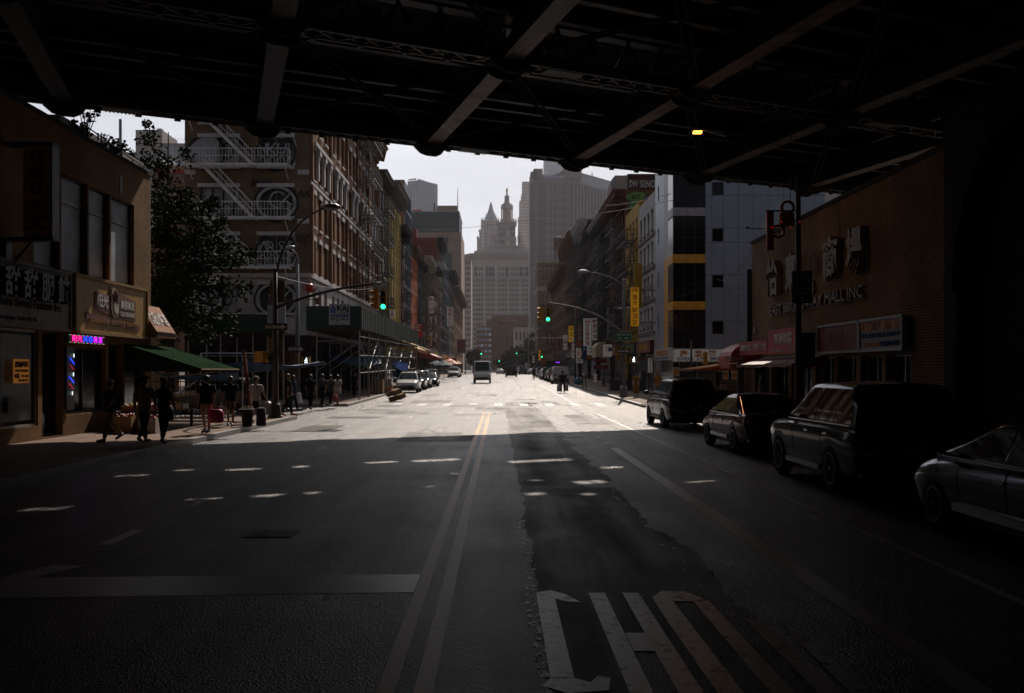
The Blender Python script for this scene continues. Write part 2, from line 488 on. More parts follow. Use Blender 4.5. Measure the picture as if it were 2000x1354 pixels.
def paint(name, c, under, wear=.45, rough=.55):
    m, t, b = _base(name)
    tcn = t.nodes.new('ShaderNodeTexCoord')
    n = t.nodes.new('ShaderNodeTexNoise'); n.inputs['Scale'].default_value = 7; n.inputs['Detail'].default_value = 9; n.inputs['Roughness'].default_value = .75
    t.links.new(tcn.outputs['Object'], n.inputs['Vector'])
    cr_ = t.nodes.new('ShaderNodeValToRGB'); cr_.color_ramp.elements[0].position = wear - .09; cr_.color_ramp.elements[0].color = (*under, 1)
    cr_.color_ramp.elements[1].position = wear + .02; cr_.color_ramp.elements[1].color = (*c, 1)
    t.links.new(n.outputs['Fac'], cr_.inputs[0]); t.links.new(cr_.outputs[0], b.inputs['Base Color'])
    wv = t.nodes.new('ShaderNodeTexNoise'); wv.inputs['Scale'].default_value = 30; t.links.new(tcn.outputs['Object'], wv.inputs['Vector'])
    bp = t.nodes.new('ShaderNodeBump'); bp.inputs['Strength'].default_value = .35; bp.inputs['Distance'].default_value = .006
    t.links.new(wv.outputs['Fac'], bp.inputs['Height']); t.links.new(bp.outputs[0], b.inputs['Normal'])
    b.inputs['Roughness'].default_value = rough
    b.inputs['Specular IOR Level'].default_value = .6
    return m

LETP = paint('worn_letter_paint', (.80, .78, .77), (.035, .035, .038), .45, .36)
ASPH = asphalt('asphalt', (.020, .021, .026), .24, .50, .9, .52)
ASPH2 = asphalt('patched_asphalt', (.013, .013, .015), .36, .75, 1.0, .45)
WALK = mat('sidewalk_concrete', (.21, .15, .115), rough=.72, scale=1.2, var=.3, bump=.4)
KERB = mat('kerb_stone', (.30, .29, .28), rough=.5, scale=4, var=.3, bump=.3)
YPAINT = paint('yellow_road_paint', (.85, .36, .09), (.10, .06, .035), .36, .45)
WPNT = paint('white_road_paint', (.78, .76, .75), (.05, .05, .052), .36, .36)
WORN = paint('worn_white_paint', (.72, .70, .69), (.045, .045, .046), .44, .42)
GRND = mat('ground_dust', (.09, .085, .08), rough=.9)

def yl(Y0, Y1):
    L = [Y0]; y = 52
    while y < 182:
        if Y0 < y < Y1: L.append(float(y))
        y += 8
    return L + [Y1]

def sheet(mb, x0, x1, Y0, Y1, dz, m):
    L = yl(Y0, Y1)
    for a, b in zip(L[:-1], L[1:]):
        mb.face([(x0, a, gz(a) + dz), (x1, a, gz(a) + dz), (x1, b, gz(b) + dz), (x0, b, gz(b) + dz)], m)

def struct(mb, name): return tag(mb.build(name), kind='structure')

g = MB(); sheet(g, -900, 900, -150, 2200, -.06, GRND); struct(g, 'ground')
g = MB(); sheet(g, -60, 60, -40, 420, 0, ASPH); struct(g, 'road')
CL, CR = -8.5, 7.9
def walkblock(name, x0, x1, Y0, Y1, kx, corner=None):
    mb = MB(); L = yl(Y0, Y1); k = .18
    for a, b in zip(L[:-1], L[1:]):
        for (p, q, m) in ((min(x0, x1), max(x0, x1), WALK),):
            za, zb = gz(a) + .15, gz(b) + .15
            mb.face([(p, a, za), (q, a, za), (q, b, zb), (p, b, zb)], m)
    n = int((Y1 - Y0) / 1.5)
    struct(mb, name)
    kb = MB()
    s = 1 if kx > 0 else -1
    for a, b in zip(L[:-1], L[1:]):
        za, zb = gz(a), gz(b)
        xi = kx + s * k
        e0, e1 = min(kx, xi), max(kx, xi)
        kb.face([(e0, a, za + .154), (e1, a, za + .154), (e1, b, zb + .154), (e0, b, zb + .154)], KERB)
        kb.face([(kx, a, za - .02), (kx, b, zb - .02), (kx, b, zb + .154), (kx, a, za + .154)], KERB)
    for yy in (Y0, Y1):
        kb.face([(x0, yy, gz(yy) - .02), (x1, yy, gz(yy) - .02), (x1, yy, gz(yy) + .154), (x0, yy, gz(yy) + .154)], KERB)
    struct(kb, 'kerb')
    # joints between flags
    jb = MB(); JO = mat('joint_dark', (.05, .047, .043), rough=.9)
    y = Y0 + 1.5
    while y < min(Y1, 110):
        jb.face([(x0, y, gz(y) + .153), (x1, y, gz(y) + .153), (x1, y + .02, gz(y) + .153), (x0, y + .02, gz(y) + .153)], JO); y += 1.5
    struct(jb, 'sidewalk_joints')
walkblock('sidewalk_left_near', -20, CL, -30, 41.0, CL)
walkblock('sidewalk_left_far', -60, CL, 56.0, 400, CL)
walkblock('sidewalk_right_near', CR, 20, -30, 48.0, CR)
walkblock('sidewalk_right_far', CR, 60, 56.0, 400, CR)
# rounded corner ramps
for sx, yc, nm in ((-8.5, 41.0, 'left'), (7.9, 56.0, 'right')):
    mb = MB(); pts = []
    s = -1 if sx < 0 else 1
    d = 1 if sx < 0 else -1
    r = 3.0
    for i in range(9):
        t = math.pi / 2 * i / 8
        pts.append((sx + s * r - s * r * math.cos(t), yc + d * (.9 + 1.3 * math.sin(t)), .12 + gz(yc)))
    pts = [(sx, yc, .12 + gz(yc))] + pts + [(sx + s * r, yc, .12 + gz(yc))]
    mb.face(pts if pts else pts, WALK)
    for a, b in zip(pts[:-1], pts[1:]): mb.face([a, b, (b[0], b[1], b[2] - .14), (a[0], a[1], a[2] - .14)], KERB)
    struct(mb, 'corner_pavement')

m_ = MB()
sheet(m_, -.785, -.665, 1.5, 48.5, .004, YPAINT); sheet(m_, -.545, -.42, 1.5, 48.5, .004, YPAINT)
struct(m_, 'double_yellow_line')
m_ = MB(); sheet(m_, 2.93, 3.16, 1.0, 26.3, .004, WPNT)
for y in (28, 30.5, 33.5): sheet(m_, 2.95, 3.13, y, y + .35, .004, WORN)
struct(m_, 'white_lane_line')
m_ = MB(); sheet(m_, 4.56, 4.68, 1.0, 47, .004, WORN); sheet(m_, 4.45, 4.6, 60, 110, .004, WORN)
struct(m_, 'parking_lane_line')
m_ = MB()
m_.face([(-.79, 9.20, .004), (-.79, 10.0, .004), (-4.6, 9.85, .004), (-4.6, 8.95, .004)], WPNT)
m_.face([(-4.601, 8.95, .004), (-4.601, 9.85, .004), (-4.34, 10.45, .004), (-4.7, 10.5, .004), (-5.1, 9.3, .004), (-5.3, 8.9, .004)], WPNT)
for (a, b, c) in ((-4.72, 11.7, 1.1), (-4.75, 15.0, .9), (-4.75, 17.5, .9), (-4.75, 20.2, .9), (-4.75, 23, .9), (-4.75, 26, .9)):
    m_.face([(a, b, .004), (a + .16, b, .004), (a + .16, b + c, .004), (a, b + c, .004)], WORN)
struct(m_, 'stop_line')
# lettering painted on the road: the worn word starting with C H O
m_ = MB()
def rp(pts): m_.face([(x, y, .009) for x, y in pts], LETP)
rp([(.34, 6.62), (.50, 6.62), (.50, 8.9), (.34, 9.15)])
rp([(.34, 9.16), (.50, 8.91), (.60, 8.80), (.72, 8.78), (.60, 9.10), (.48, 9.25)])
rp([(.34, 6.61), (.28, 6.45), (.44, 6.3), (.70, 6.36), (.74, 6.62), (.66, 6.66), (.60, 6.52), (.50, 6.61)])
rp([(.83, 5.4), (.98, 5.4), (.97, 9.15), (.82, 9.15)])
rp([(1.14, 5.4), (1.30, 5.4), (1.28, 9.15), (1.13, 9.15)])
rp([(.981, 7.25), (1.139, 7.25), (1.139, 7.75), (.981, 7.75)])
rp([(1.39, 5.4), (1.55, 5.4), (1.54, 8.8), (1.38, 8.95), (1.37, 8.2)])
rp([(1.38, 8.96), (1.54, 8.81), (1.72, 8.81), (1.84, 8.9), (1.72, 9.2), (1.5, 9.22)])
rp([(1.72, 5.4), (1.88, 5.4), (1.86, 8.85), (1.72, 8.8)])
rp([(2.02, 5.4), (2.18, 5.4), (2.16, 7.95), (2.02, 8.25)])
rp([(2.23, 6.3), (2.28, 5.4), (2.4, 5.4), (2.36, 7.3), (2.26, 8.1)])
struct(m_, 'road_lettering')
# strip of dark patched asphalt with ragged edges
rr = random.Random(5)
m_ = MB()
Ys = [1.5 + i * .11 for i in range(700)]
pl = None
xl, xr = .34, 2.06
for y in Ys:
    if y > 62: break
    xl += rr.uniform(-.028, .028) + (.36 - xl) * .25; xr += rr.uniform(-.055, .055) + (2.05 - xr) * .15
    if pl: m_.face([(pl[0], pl[2], .002 + gz(pl[2])), (pl[1], pl[2], .002 + gz(pl[2])), (xr, y, .002 + gz(y)), (xl, y, .002 + gz(y))], ASPH2)
    pl = (xl, xr, y)
struct(m_, 'patched_asphalt_strip')
# crumbled paint and broken edge along the strip
m_ = MB(); CRUMB = mat('crumbled_filler', (.30, .30, .31), rough=.4, scale=12, var=.5)
for i in range(260):
    y = 5.2 + rr.random() ** 1.3 * 9; s = .004 + rr.random() ** 2 * .022; x = .30 + rr.gauss(0, .03)
    if rr.random() < .22: x = 1.95 + rr.gauss(0, .06); y = 7 + rr.random() * 12
    k = 6; ph = rr.random() * 6
    m_.face([(x + s * (.6 + .6 * rr.random()) * math.cos(ph + t), y + 2.2 * s * (.6 + .6 * rr.random()) * math.sin(ph + t), .0065) for t in [j * 2 * math.pi / k for j in range(k)]], CRUMB)
tag(m_.build('crumbled_filler'), kind='stuff')
# patches, plates, crosswalk in the sunlit stretch
m_ = MB()
for (x0, x1, y0, y1) in ((-5.6, -3.1, 61, 66), (-5.3, -3.4, 46.5, 49), (.9, 2.4, 66, 68), (3.0, 4.4, 38, 42), (-3.0, -1.2, 30, 33), (-1.8, -.2, 74, 78), (2.6, 3.6, 58, 64)):
    sheet(m_, x0, x1, y0, y1, .0045, ASPH2)
struct(m_, 'utility_patch')
m_ = MB()
for i in range(9): sheet(m_, -6.3 + i * 1.5, -5.8 + i * 1.5, 57, 60.5, .005, WORN)
sheet(m_, -7.5, 7.0, 55.2, 55.5, .005, WORN)
struct(m_, 'crosswalk')
for (x, y, r, lb_) in ((2.35, 30.6, .33, 'round iron manhole cover at the sunlit edge of the lane'), (1.78, 17.6, .3, 'round iron manhole cover set in the patched dark strip')):
    m_ = MB(); m_.face([(x + r * math.cos(t * .52), y + r * math.sin(t * .52), .010) for t in range(12)], IRON); tag(m_.build('manhole_cover'), lb_, 'manhole cover')
m_ = MB(); m_.box(-3.15, -2.55, 12.2, 12.75, .004, .012, mat('worn_iron_cover', (.04, .038, .036), rough=.45, scale=20, var=.5))
for i in range(5): m_.box(-3.1 + i * .11, -3.04 + i * .11, 12.25, 12.7, .0125, .015, BLACK)
tag(m_.build('drain_grate'), 'rectangular iron utility cover in the left lane', 'utility cover')

# tar seams and expansion joints
m_ = MB(); TAR = mat('tar_seam', (.016, .015, .015), rough=.6, var=.5)
def seam(pts, w_):
    for a, b in zip(pts[:-1], pts[1:]):
        d = V((b[0] - a[0], b[1] - a[1], 0)).normalized(); s = V((-d.y, d.x, 0)) * w_ * rr.uniform(.15, .7)
        m_.face([(a[0] - s.x, a[1] - s.y, gz(a[1]) + .0075), (b[0] - s.x, b[1] - s.y, gz(b[1]) + .0075), (b[0] + s.x, b[1] + s.y, gz(b[1]) + .0075), (a[0] + s.x, a[1] + s.y, gz(a[1]) + .0075)], TAR)
for x in (-6.9, -4.9, -2.6, .33, 2.06, 3.9, 5.4):
    y = 27.5 + rr.random() * 5; p_ = []; xx = x
    while y < 150:
        p_.append((xx, y)); y += rr.uniform(.6, 2.2); xx += rr.gauss(0, .05) + (x - xx) * .2
        if rr.random() < .22: seam(p_, .022 + y * .0004); p_ = []; y += rr.uniform(2, 8)
    if len(p_) > 1: seam(p_, .03)
y = 29.0
while y < 120:
    x0_ = rr.uniform(-8, 3); x1_ = x0_ + rr.uniform(1.2, 5); p_ = []; xx = x0_; yy = y
    while xx < min(x1_, 7.7): p_.append((xx, yy)); xx += rr.uniform(.3, .8); yy += rr.gauss(0, .05)
    if len(p_) > 1: seam(p_, .03 + y * .0009)
    y += rr.uniform(.5, 3.0) * (1 + y / 60)
for k in range(16):
    x, y = rr.uniform(-7, 7), rr.uniform(27, 75); p_ = []
    for j in range(9): p_.append((x, y)); x += rr.gauss(.15, .25); y += rr.gauss(0, .35)
    seam(p_, .02)
struct(m_, 'tar_seams')
m_ = MB()
for k in range(14):
    x, y = rr.uniform(-7.5, 6), rr.uniform(28, 95); w_, l_ = rr.uniform(.8, 2.6), rr.uniform(.8, 4)
    m_.face([(x, y, gz(y) + .006), (x + w_, y + .1, gz(y) + .006), (x + w_ + .1, y + l_, gz(y + l_) + .006), (x, y + l_ - .1, gz(y + l_) + .006)], (ASPH2, mat('pale_repair', (.05, .048, .047), rough=.4))[k % 2])
struct(m_, 'road_repairs')

# ================================================================ elevated bridge
BA = V((6.5, 3.4, 0)); BAn = BA.normalized(); BB = V((3.18, -11.4, 0)); BBn = BB.normalized()
PA, QB = BA.length, BB.length
BO = V((-2.89, 43.2, 0))
def BP(p, q, z): return BO + BAn * p + BBn * q + Z_ * z
def binv(X, Y):
    dx, dy = X - BO.x, Y - BO.y
    det = BAn.x * BBn.y - BBn.x * BAn.y
    return (dx * BBn.y - BBn.x * dy) / det, (BAn.x * dy - dx * BAn.y) / det
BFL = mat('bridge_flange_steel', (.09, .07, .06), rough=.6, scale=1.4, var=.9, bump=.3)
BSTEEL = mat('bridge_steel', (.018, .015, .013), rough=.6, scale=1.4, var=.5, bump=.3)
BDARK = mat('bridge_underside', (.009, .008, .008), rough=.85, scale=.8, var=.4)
bridge = empty('elevated_bridge', BP(0, 0, 0), 'dark riveted steel bridge crossing over the street at an angle', 'bridge')
ZB = 11.8
holes = []
for (xa, xb, yy, wq) in ((790, 915, 899, 1.05), (975, 1140, 900, 1.1), (560, 680, 910, .98), (430, 520, 917, .95), (215, 300, 929, .9), (665, 795, 955, 1.15), (955, 1085, 943, 1.15), (1105, 1200, 942, 1.12),
                         (1310, 1420, 938, 1.05), (350, 450, 972, 1.05), (475, 570, 967, 1.1), (30, 150, 994, .9), (870, 905, 925, .9), (1500, 1570, 938, .95), (1120, 1180, 966, .9), (680, 740, 928, .88), (1010, 1080, 965, .88), (700, 790, 903, .92), (1250, 1330, 902, .95), (1225, 1290, 944, .92), (580, 640, 962, .9), (820, 870, 952, .9), (250, 300, 985, .86), (1440, 1490, 945, .9), (1160, 1230, 913, .9), (330, 400, 918, .9)):
    Y = CAMH * F / (yy - 724); zz = 13.6
    k = zz / math.tan(R(SUN_EL)); ox, oy = k * math.sin(R(SUN_AZ)), k * math.cos(R(SUN_AZ))
    pa, q1 = binv((xa - 975) * Y / F + ox, Y + oy); pb, q2 = binv((xb - 975) * Y / F + ox, Y + oy)
    q = (q1 + q2) / 2
    holes.append((pa, pb, q - wq / 2, q + wq / 2))
dk = MB()
ps = sorted({-75., 75.} | {h[i] for h in holes for i in (0, 1)}); qs = sorted({-.5, 110.} | {h[i] for h in holes for i in (2, 3)})  # deck stretched far behind the viewer to keep out sky light
inh = lambda p, q: any(h[0] < p < h[1] and h[2] < q < h[3] for h in holes)
z0, z1 = 13.3, 13.9
for j in range(len(qs) - 1):
    i = 0
    while i < len(ps) - 1:
        qc = (qs[j] + qs[j + 1]) / 2
        if inh((ps[i] + ps[i + 1]) / 2, qc): i += 1; continue
        k = i
        while k + 1 < len(ps) - 1 and not inh((ps[k + 1] + ps[k + 2]) / 2, qc): k += 1
        c = [(ps[i], qs[j]), (ps[k + 1], qs[j]), (ps[k + 1], qs[j + 1]), (ps[i], qs[j + 1])]
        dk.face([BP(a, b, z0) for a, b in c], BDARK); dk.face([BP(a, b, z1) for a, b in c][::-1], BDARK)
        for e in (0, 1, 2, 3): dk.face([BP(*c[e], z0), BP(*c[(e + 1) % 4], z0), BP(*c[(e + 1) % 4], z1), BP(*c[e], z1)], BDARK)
        i = k + 1
dk.build('deck', bridge)
nodes = range(-5, 8)
for r in range(0, 4):
    q = r * QB; gm = MB()
    p0, p1 = -5 * PA, 7 * PA
    W2 = .36
    for d in (-W2, W2):
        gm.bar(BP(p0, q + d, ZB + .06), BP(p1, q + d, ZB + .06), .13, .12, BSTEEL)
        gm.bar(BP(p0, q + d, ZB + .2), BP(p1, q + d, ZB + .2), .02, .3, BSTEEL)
    n = int((p1 - p0) / .72)
    for i in range(n):
        a = p0 + (p1 - p0) * i / n; b = a + (p1 - p0) / n; s = 1 if i % 2 else -1
        gm.bar(BP(a, q - s * W2, ZB + .03), BP(b, q + s * W2, ZB + .03), .09, .02, BSTEEL)
        gm.bar(BP(a, q + s * W2, ZB + .05), BP(b, q - s * W2, ZB + .05), .09, .02, BSTEEL)
        if i % 2 == 0: gm.bar(BP(a - .09, q - W2, ZB - .02), BP(a + .09, q - W2, ZB - .02), .16, .05, BSTEEL)
        if i % 2 == 0 and r == 0: gm.bar(BP(a - .12, q - W2 - .05, ZB - .03), BP(a + .12, q - W2 - .05, ZB - .03), .06, .1, BSTEEL)
    gm.bar(BP(p0, q, 13.24), BP(p1, q, 13.24), .5, .1, BSTEEL)
    if r == 0: gm.bar(BP(p0, q - .2, 12.65), BP(p1, q - .2, 12.65), .05, 1.25, BSTEEL)
    else:
        for k in range(int((p1 - p0) / 1.4)):
            a = p0 + 1.4 * k; gm.bar(BP(a, q, ZB + .1), BP(a + .7, q, 13.2), .1, .06, BSTEEL); gm.bar(BP(a + .7, q, 13.2), BP(a + 1.4, q, ZB + .1), .1, .06, BSTEEL)
    gm.build('girder', bridge)
    for i in nodes:
        gs = MB(); p = i * PA
        pts = [(-1.0, .25), (-.78, -.05), (-.5, -.28), (-.2, -.36), (.25, -.36), (.5, -.24), (.72, .05), (1.0, .25)]
        for dd in (-W2 - .08, W2 + .05): gs.poly(BP(p, q + dd, ZB), BAn, Z_, pts, 0, .03, BSTEEL)
        gs.poly(BP(p, q, ZB - .0), BAn, BBn, [(-.8, -.42), (.8, -.42), (.55, .42), (-.55, .42)], -.0, .02, BSTEEL)
        for a in range(6):
            for b in range(3):
                c = BP(p - .5 + a * .2, q - .25 + b * .25, ZB - .03); gs.box(c.x - .025, c.x + .025, c.y - .025, c.y + .025, c.z - .02, c.z + .02, BSTEEL)
        gs.build('gusset', bridge)
    if r in (0, 1):
        for i in nodes:
            pl_ = MB()
            if i % 2: continue
            pl_.bar(BP(i * PA + 1.3, q, ZB - .01), BP(i * PA + 2.7, q, ZB - .01), .62, .02, BSTEEL); [pl_.bar(BP(i * PA + 1.35 + .14 * k, q - .34, ZB - .03), BP(i * PA + 1.4 + .14 * k, q - .34, ZB - .03), .05, .04, BSTEEL) for k in range(10)]
            pl_.build('tie_plate', bridge)
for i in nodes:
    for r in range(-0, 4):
        fm = {0: 'lit_flange', 1: 'half_lit_flange'}.get(i); fm = mat(fm, ((.21, .175, .155), (.15, .105, .08))[i], rough=.6, scale=1.4, var=.8, bump=.3) if fm else (BFL if i > 0 else mat('shaded_flange', (.035, .033, .036), rough=.6, var=.6))  # flange colour set per beam, standing in for bounced light and shade
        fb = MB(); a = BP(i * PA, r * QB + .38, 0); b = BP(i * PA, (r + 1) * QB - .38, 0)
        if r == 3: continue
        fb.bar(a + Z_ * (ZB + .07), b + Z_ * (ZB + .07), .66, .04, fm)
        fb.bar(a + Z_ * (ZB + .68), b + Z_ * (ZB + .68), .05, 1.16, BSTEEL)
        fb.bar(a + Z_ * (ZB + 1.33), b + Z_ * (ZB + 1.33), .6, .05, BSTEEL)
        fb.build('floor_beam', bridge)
for q in (1.7, 3.4, 4.7, 8.2, 13.6, 15.4, 17.2, 19, 20.8, 22.4, 25.5, 27.3, 29.1, 30.9, 32.7):
    st = MB(); st.bar(BP(-5 * PA, q, 12.78), BP(7 * PA, q, 12.78), .3, .04, BSTEEL); st.bar(BP(-5 * PA, q, 13.05), BP(7 * PA, q, 13.05), .04, .5, BSTEEL)
    st.build('stringer', bridge)
for r in range(0, 3):
    br_ = MB()
    for i in list(nodes)[:-1]:
        for a, b in ((i, i + 1), (i + 1, i)):
            A = BP(a * PA, r * QB + .4, ZB + .18); B = BP(b * PA, (r + 1) * QB - .4, ZB + .18)
            if (r == 1): A = BP(b * PA, r * QB + .4, ZB + .18); B = BP(a * PA, (r + 1) * QB - .4, ZB + .18)
            d = (B - A).normalized(); sd = d.cross(Z_)
            for s in (-.13, .13): br_.bar(A + sd * s, B + sd * s, .06, .08, BDARK)
            L = (B - A).length; nn = int(L / .5)
            for k in range(nn): br_.bar(A.lerp(B, k / nn) + sd * .13 * (1 if k % 2 else -1), A.lerp(B, (k + 1) / nn) - sd * .13 * (1 if k % 2 else -1), .04, .03, BDARK)
    br_.build('lateral_bracing', bridge)
fa = MB(); fa.bar(BP(-75, -.62, 13.9), BP(75, -.62, 13.9), .1, 1.6, BSTEEL)
for k in range(150): fa.bar(BP(-75 + k, -.74, 13.3), BP(-75 + k, -.74, 14.6), .08, .1, BSTEEL)
fa.build('fascia', bridge)
# sodium lamp fixed under the bridge
def lamp_under():
    c = P(1362, 260, 36.0)
    t = empty('bridge_lamp', c, 'glowing orange floodlight hanging below the bridge girders', 'lamp')
    h = MB(); h.box(c.x - .17, c.x + .17, c.y - .12, c.y + .12, c.z + .06, c.z + .16, IRON)
    h.bar(c + V((.24, 0, .1)), c + V((1.1, .3, -.05)), .05, .05, STEEL); h.bar(c + V((1.1, .3, -.05)), c + V((1.15, .3, 2.6)), .06, .06, IRON); h.build('housing', t)
    e = MB(); e.box(c.x - .15, c.x + .15, c.y - .125, c.y + .10, c.z - .02, c.z + .058, emit('sodium_glow', (1.0, .36, .05), 5)); e.build('lamp_glass', t)
    l = bpy.data.lights.new('sodium_light', 'AREA'); l.energy = 25; l.color = (1, .5, .2); l.size = .3
    lo = bpy.data.objects.new('sodium_light', l); COL.objects.link(lo); lo.location = c - Z_ * .1
lamp_under()
# ================================================================ buildings along the street
XL, XLf, XR = -12.6, -12.0, 12.3
TANBR = brick('tan_brick', (.27, .145, .055), (.20, .10, .04), (.19, .14, .09))
BROWNBR = brick('brown_brick', (.29, .135, .065), (.21, .09, .045), (.17, .12, .08))
REDBR = brick('red_brick', (.26, .07, .035), (.20, .05, .03), (.12, .08, .07))
MALLBR = brick('mall_brick', (.30, .185, .10), (.23, .14, .075), (.06, .04, .028))
DRED = mat('dark_red_facade', (.13, .038, .024), rough=.75)
ORED = mat('orange_red_facade', (.50, .11, .03), rough=.8)
YEL = mat('ochre_facade', (.55, .34, .08), rough=.75)
YOL = mat('olive_cream_facade', (.58, .46, .20), rough=.75)
GREYST = mat('grey_stone_facade', (.22, .19, .17), rough=.8)
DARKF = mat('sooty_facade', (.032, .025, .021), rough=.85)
BROWNF = mat('brown_stucco', (.17, .09, .05), rough=.85)
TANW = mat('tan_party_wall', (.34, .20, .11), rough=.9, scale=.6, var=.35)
WHITEF = mat('whitewashed_facade', (.52, .50, .50), rough=.8, scale=1, var=.25)
BLUEG = mat('blue_curtain_glass', (.10, .14, .20), rough=.15, spec=.8, rnd=.2)
ROOF = mat('tar_roof', (.05, .05, .05), rough=.95)
CREAM = mat('cream_stone', (.45, .40, .31), rough=.8)
LTGREY = mat('pale_render', (.45, .45, .46), rough=.8)

def facade_frame(side, Y0, X):
    # returns origin, u, n so that u runs left to right in the picture sense of increasing Y (left) or increasing Y (right)
    return V((X, Y0, 0)), V((0, 1, 0)), V((1, 0, 0)) if side == 'L' else V((-1, 0, 0))

def rowb(name, label, side, Y0, Y1, zt, wm, nr, nc, sidem=None, corn=None, ch=1.0, cp=.7, fe=None, X=None, depth=16, fw=.5, fh=.62, lint=None, bandm=None,
         glass=GLASS, frame=FRAMED, shop=4.4, back=None, nwin=0, cat='building', mull=0, sills=True, south=None):
    X = (XLf if side == 'L' else XR) if X is None else X
    zb = gz((Y0 + Y1) / 2) + .1
    s = -1 if side == 'L' else 1
    xb = X + s * depth
    O, u, n = facade_frame(side, Y0, X)
    W = Y1 - Y0
    t = empty(name, (X + s * depth / 2, (Y0 + Y1) / 2, zb), label, cat)
    ops = grid(W, zb + shop + .2, zt - .9, nc, nr, fw, fh, .35, .35)
    shops = [(.4, W - .4, zb + .05, zb + shop - 1.1)]
    mb = MB()
    wall(mb, O, u, n, W, zb - .3, zt, ops + shops, wm, .28)
    sm = sidem or wm
    so_ = grid(depth, zt - 3 * 3.2, zt - 1, 3, 2, .3, .5, 1, 1) if south else []
    wall(mb, V((X, Y0, 0)), V((s, 0, 0)), V((0, -1, 0)), depth, zb - .3, zt, so_, sm, .2)
    mb.face([(X, Y1, zb - .3), (xb, Y1, zb - .3), (xb, Y1, zt), (X, Y1, zt)], sm)
    mb.face([(xb, Y0, zb - .3), (xb, Y1, zb - .3), (xb, Y1, zt), (xb, Y0, zt)], sm)
    mb.build('wall', t)
    rf = MB(); rf.face([(X, Y0, zt - .25), (xb, Y0, zt - .25), (xb, Y1, zt - .25), (X, Y1, zt - .25)], ROOF)
    cm_ = corn or sm
    rf.box(min(xb, xb + s * .02), max(xb, xb - s * .02) + .01, Y0, Y1, zt - .2, zt + .1, sm)
    rb = random.Random(int(Y0 * 7)); 
    rx = X + s * rb.uniform(5, 9); rf.box(rx - 1.3, rx + 1.3, Y0 + W * .3, Y0 + W * .3 + 2.4, zt - .25, zt + 2.3, sm)
    rf.tube([(X + s * 3, Y0 + W * .7, zt - .3), (X + s * 3, Y0 + W * .7, zt + 1.2)], .15, IRON)
    rf.build('roof', t)
    wins(t, O, u, n, ops, (lint or mat('worn_sill', (.13, .115, .10), rough=.85), ((.02, .18, .05), (.02, -.1, .09)), .08) if sills else None, depth=.24, glass=glass, frame=frame, mull=mull)
    if south: wins(t, V((X, Y0, 0)), V((s, 0, 0)), V((0, -1, 0)), so_, depth=.17, glass=glass, frame=frame)
    window(t, O, u, n, shops[0], depth=.27, frame=FRAMED, mull=max(2, int(W / 2.2)), sash=False, name='shopfront')
    if bandm:
        bb = MB()
        rows = sorted({round(o[2], 3) for o in ops})
        for z in rows:
            p = O + n * .12; bb.box(min(O.x, p.x), max(O.x, p.x), Y0 + .05, Y1 - .05, z - .55, z - .3, bandm)
        bb.build('string_course', t)
    if corn: cornice(t, O, u, n, W, zt, corn, ch, cp)
    if fe:
        rows = sorted({round(o[2] - .25, 3) for o in ops})
        fire_escape(t, O, u, n, fe[0], fe[1], rows, IRON if len(fe) < 3 else fe[2], fine=False, drop=(fe[0] + .5, zb + 2.8))
    return t

# ---- left row beyond the corner building
rowb('stone_building', 'grey stone walk-up with bracketed cornice just past the brick corner building', 'L', 98, 106, 21.8, GREYST, 5, 3, corn=mat('dark_cornice', (.10, .085, .07)), ch=1.3, cp=1.0, fe=(.8, 6.5), bandm=STONE)
yb = rowb('cream_building', 'olive cream facade with arched top windows and heavy cornice', 'L', 106, 118, 22.2, YOL, 5, 4, corn=GREYST, ch=1.6, cp=1.5, bandm=YOL, fw=.45, fh=.7)
pm = MB()
for i in range(5):
    y = 106.15 + i * 2.9; pm.box(XLf, XLf + .3, y - .18, y + .18, 5, 20.3, YOL)
    if i < 4:
        for k in range(7):
            a0 = math.pi * k / 6; a1 = math.pi * (k + 1) / 6
            if k < 6: pm.bar((XLf + .15, y + 1.45 - 1.1 * math.cos(a0), 19.3 + 1.0 * math.sin(a0)), (XLf + .15, y + 1.45 - 1.1 * math.cos(a1), 19.3 + 1.0 * math.sin(a1)), .25, .2, YOL)
pm.build('pilasters', yb)
rowb('dark_red_building', 'dark red tenement with fire escape between cream facade and tan slab wall', 'L', 118, 126, 19.3, DRED, 5, 3, corn=DARKF, ch=1.4, cp=1.1, fe=(1, 6.6))
t5 = rowb('slab_building', 'tall narrow block with tan side wall and blue glass street front', 'L', 126, 136, 26.2, BLUEG, 8, 4, sidem=TANW, glass=BLUEG, frame=IRON, fw=.9, fh=.86, sills=False, depth=6)
rowb('orange_building', 'orange red painted walk-up beside the blue glass front', 'L', 136, 146, 19.2, ORED, 5, 4, corn=BROWNF, ch=1.2, cp=.9)
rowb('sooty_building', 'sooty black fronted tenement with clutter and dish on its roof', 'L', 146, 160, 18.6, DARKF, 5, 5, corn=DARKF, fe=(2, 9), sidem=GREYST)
rowb('beige_building', 'beige tenement with cream cornice in front of the tall red party wall', 'L', 160, 176, 20.5, BROWNF, 5, 5, corn=CREAM, ch=1.4, cp=1.2, fe=(3, 12))
rowb('black_cornice_building', 'brown tenement with black bracketed cornice below the red party wall', 'L', 176, 193, 21.5, BROWNF, 5, 6, corn=BLACK, ch=1.5, cp=1.3)
rowb('tall_red_building', 'tall building with bare red brick party wall facing down the street', 'L', 193, 207, 27.8, BROWNF, 7, 5, sidem=mat('red_party_wall', (.25, .06, .035), rough=.9, scale=.5), corn=DARKF, ch=1.6, cp=1.3, depth=9, fe=(2, 9))
rowb('dark_glass_building', 'dark glass fronted block after the tall red building', 'L', 207, 238, 25.8, BLUEG, 7, 8, sidem=DARKF, glass=GLASS, fw=.85, fh=.8, sills=False, depth=9)
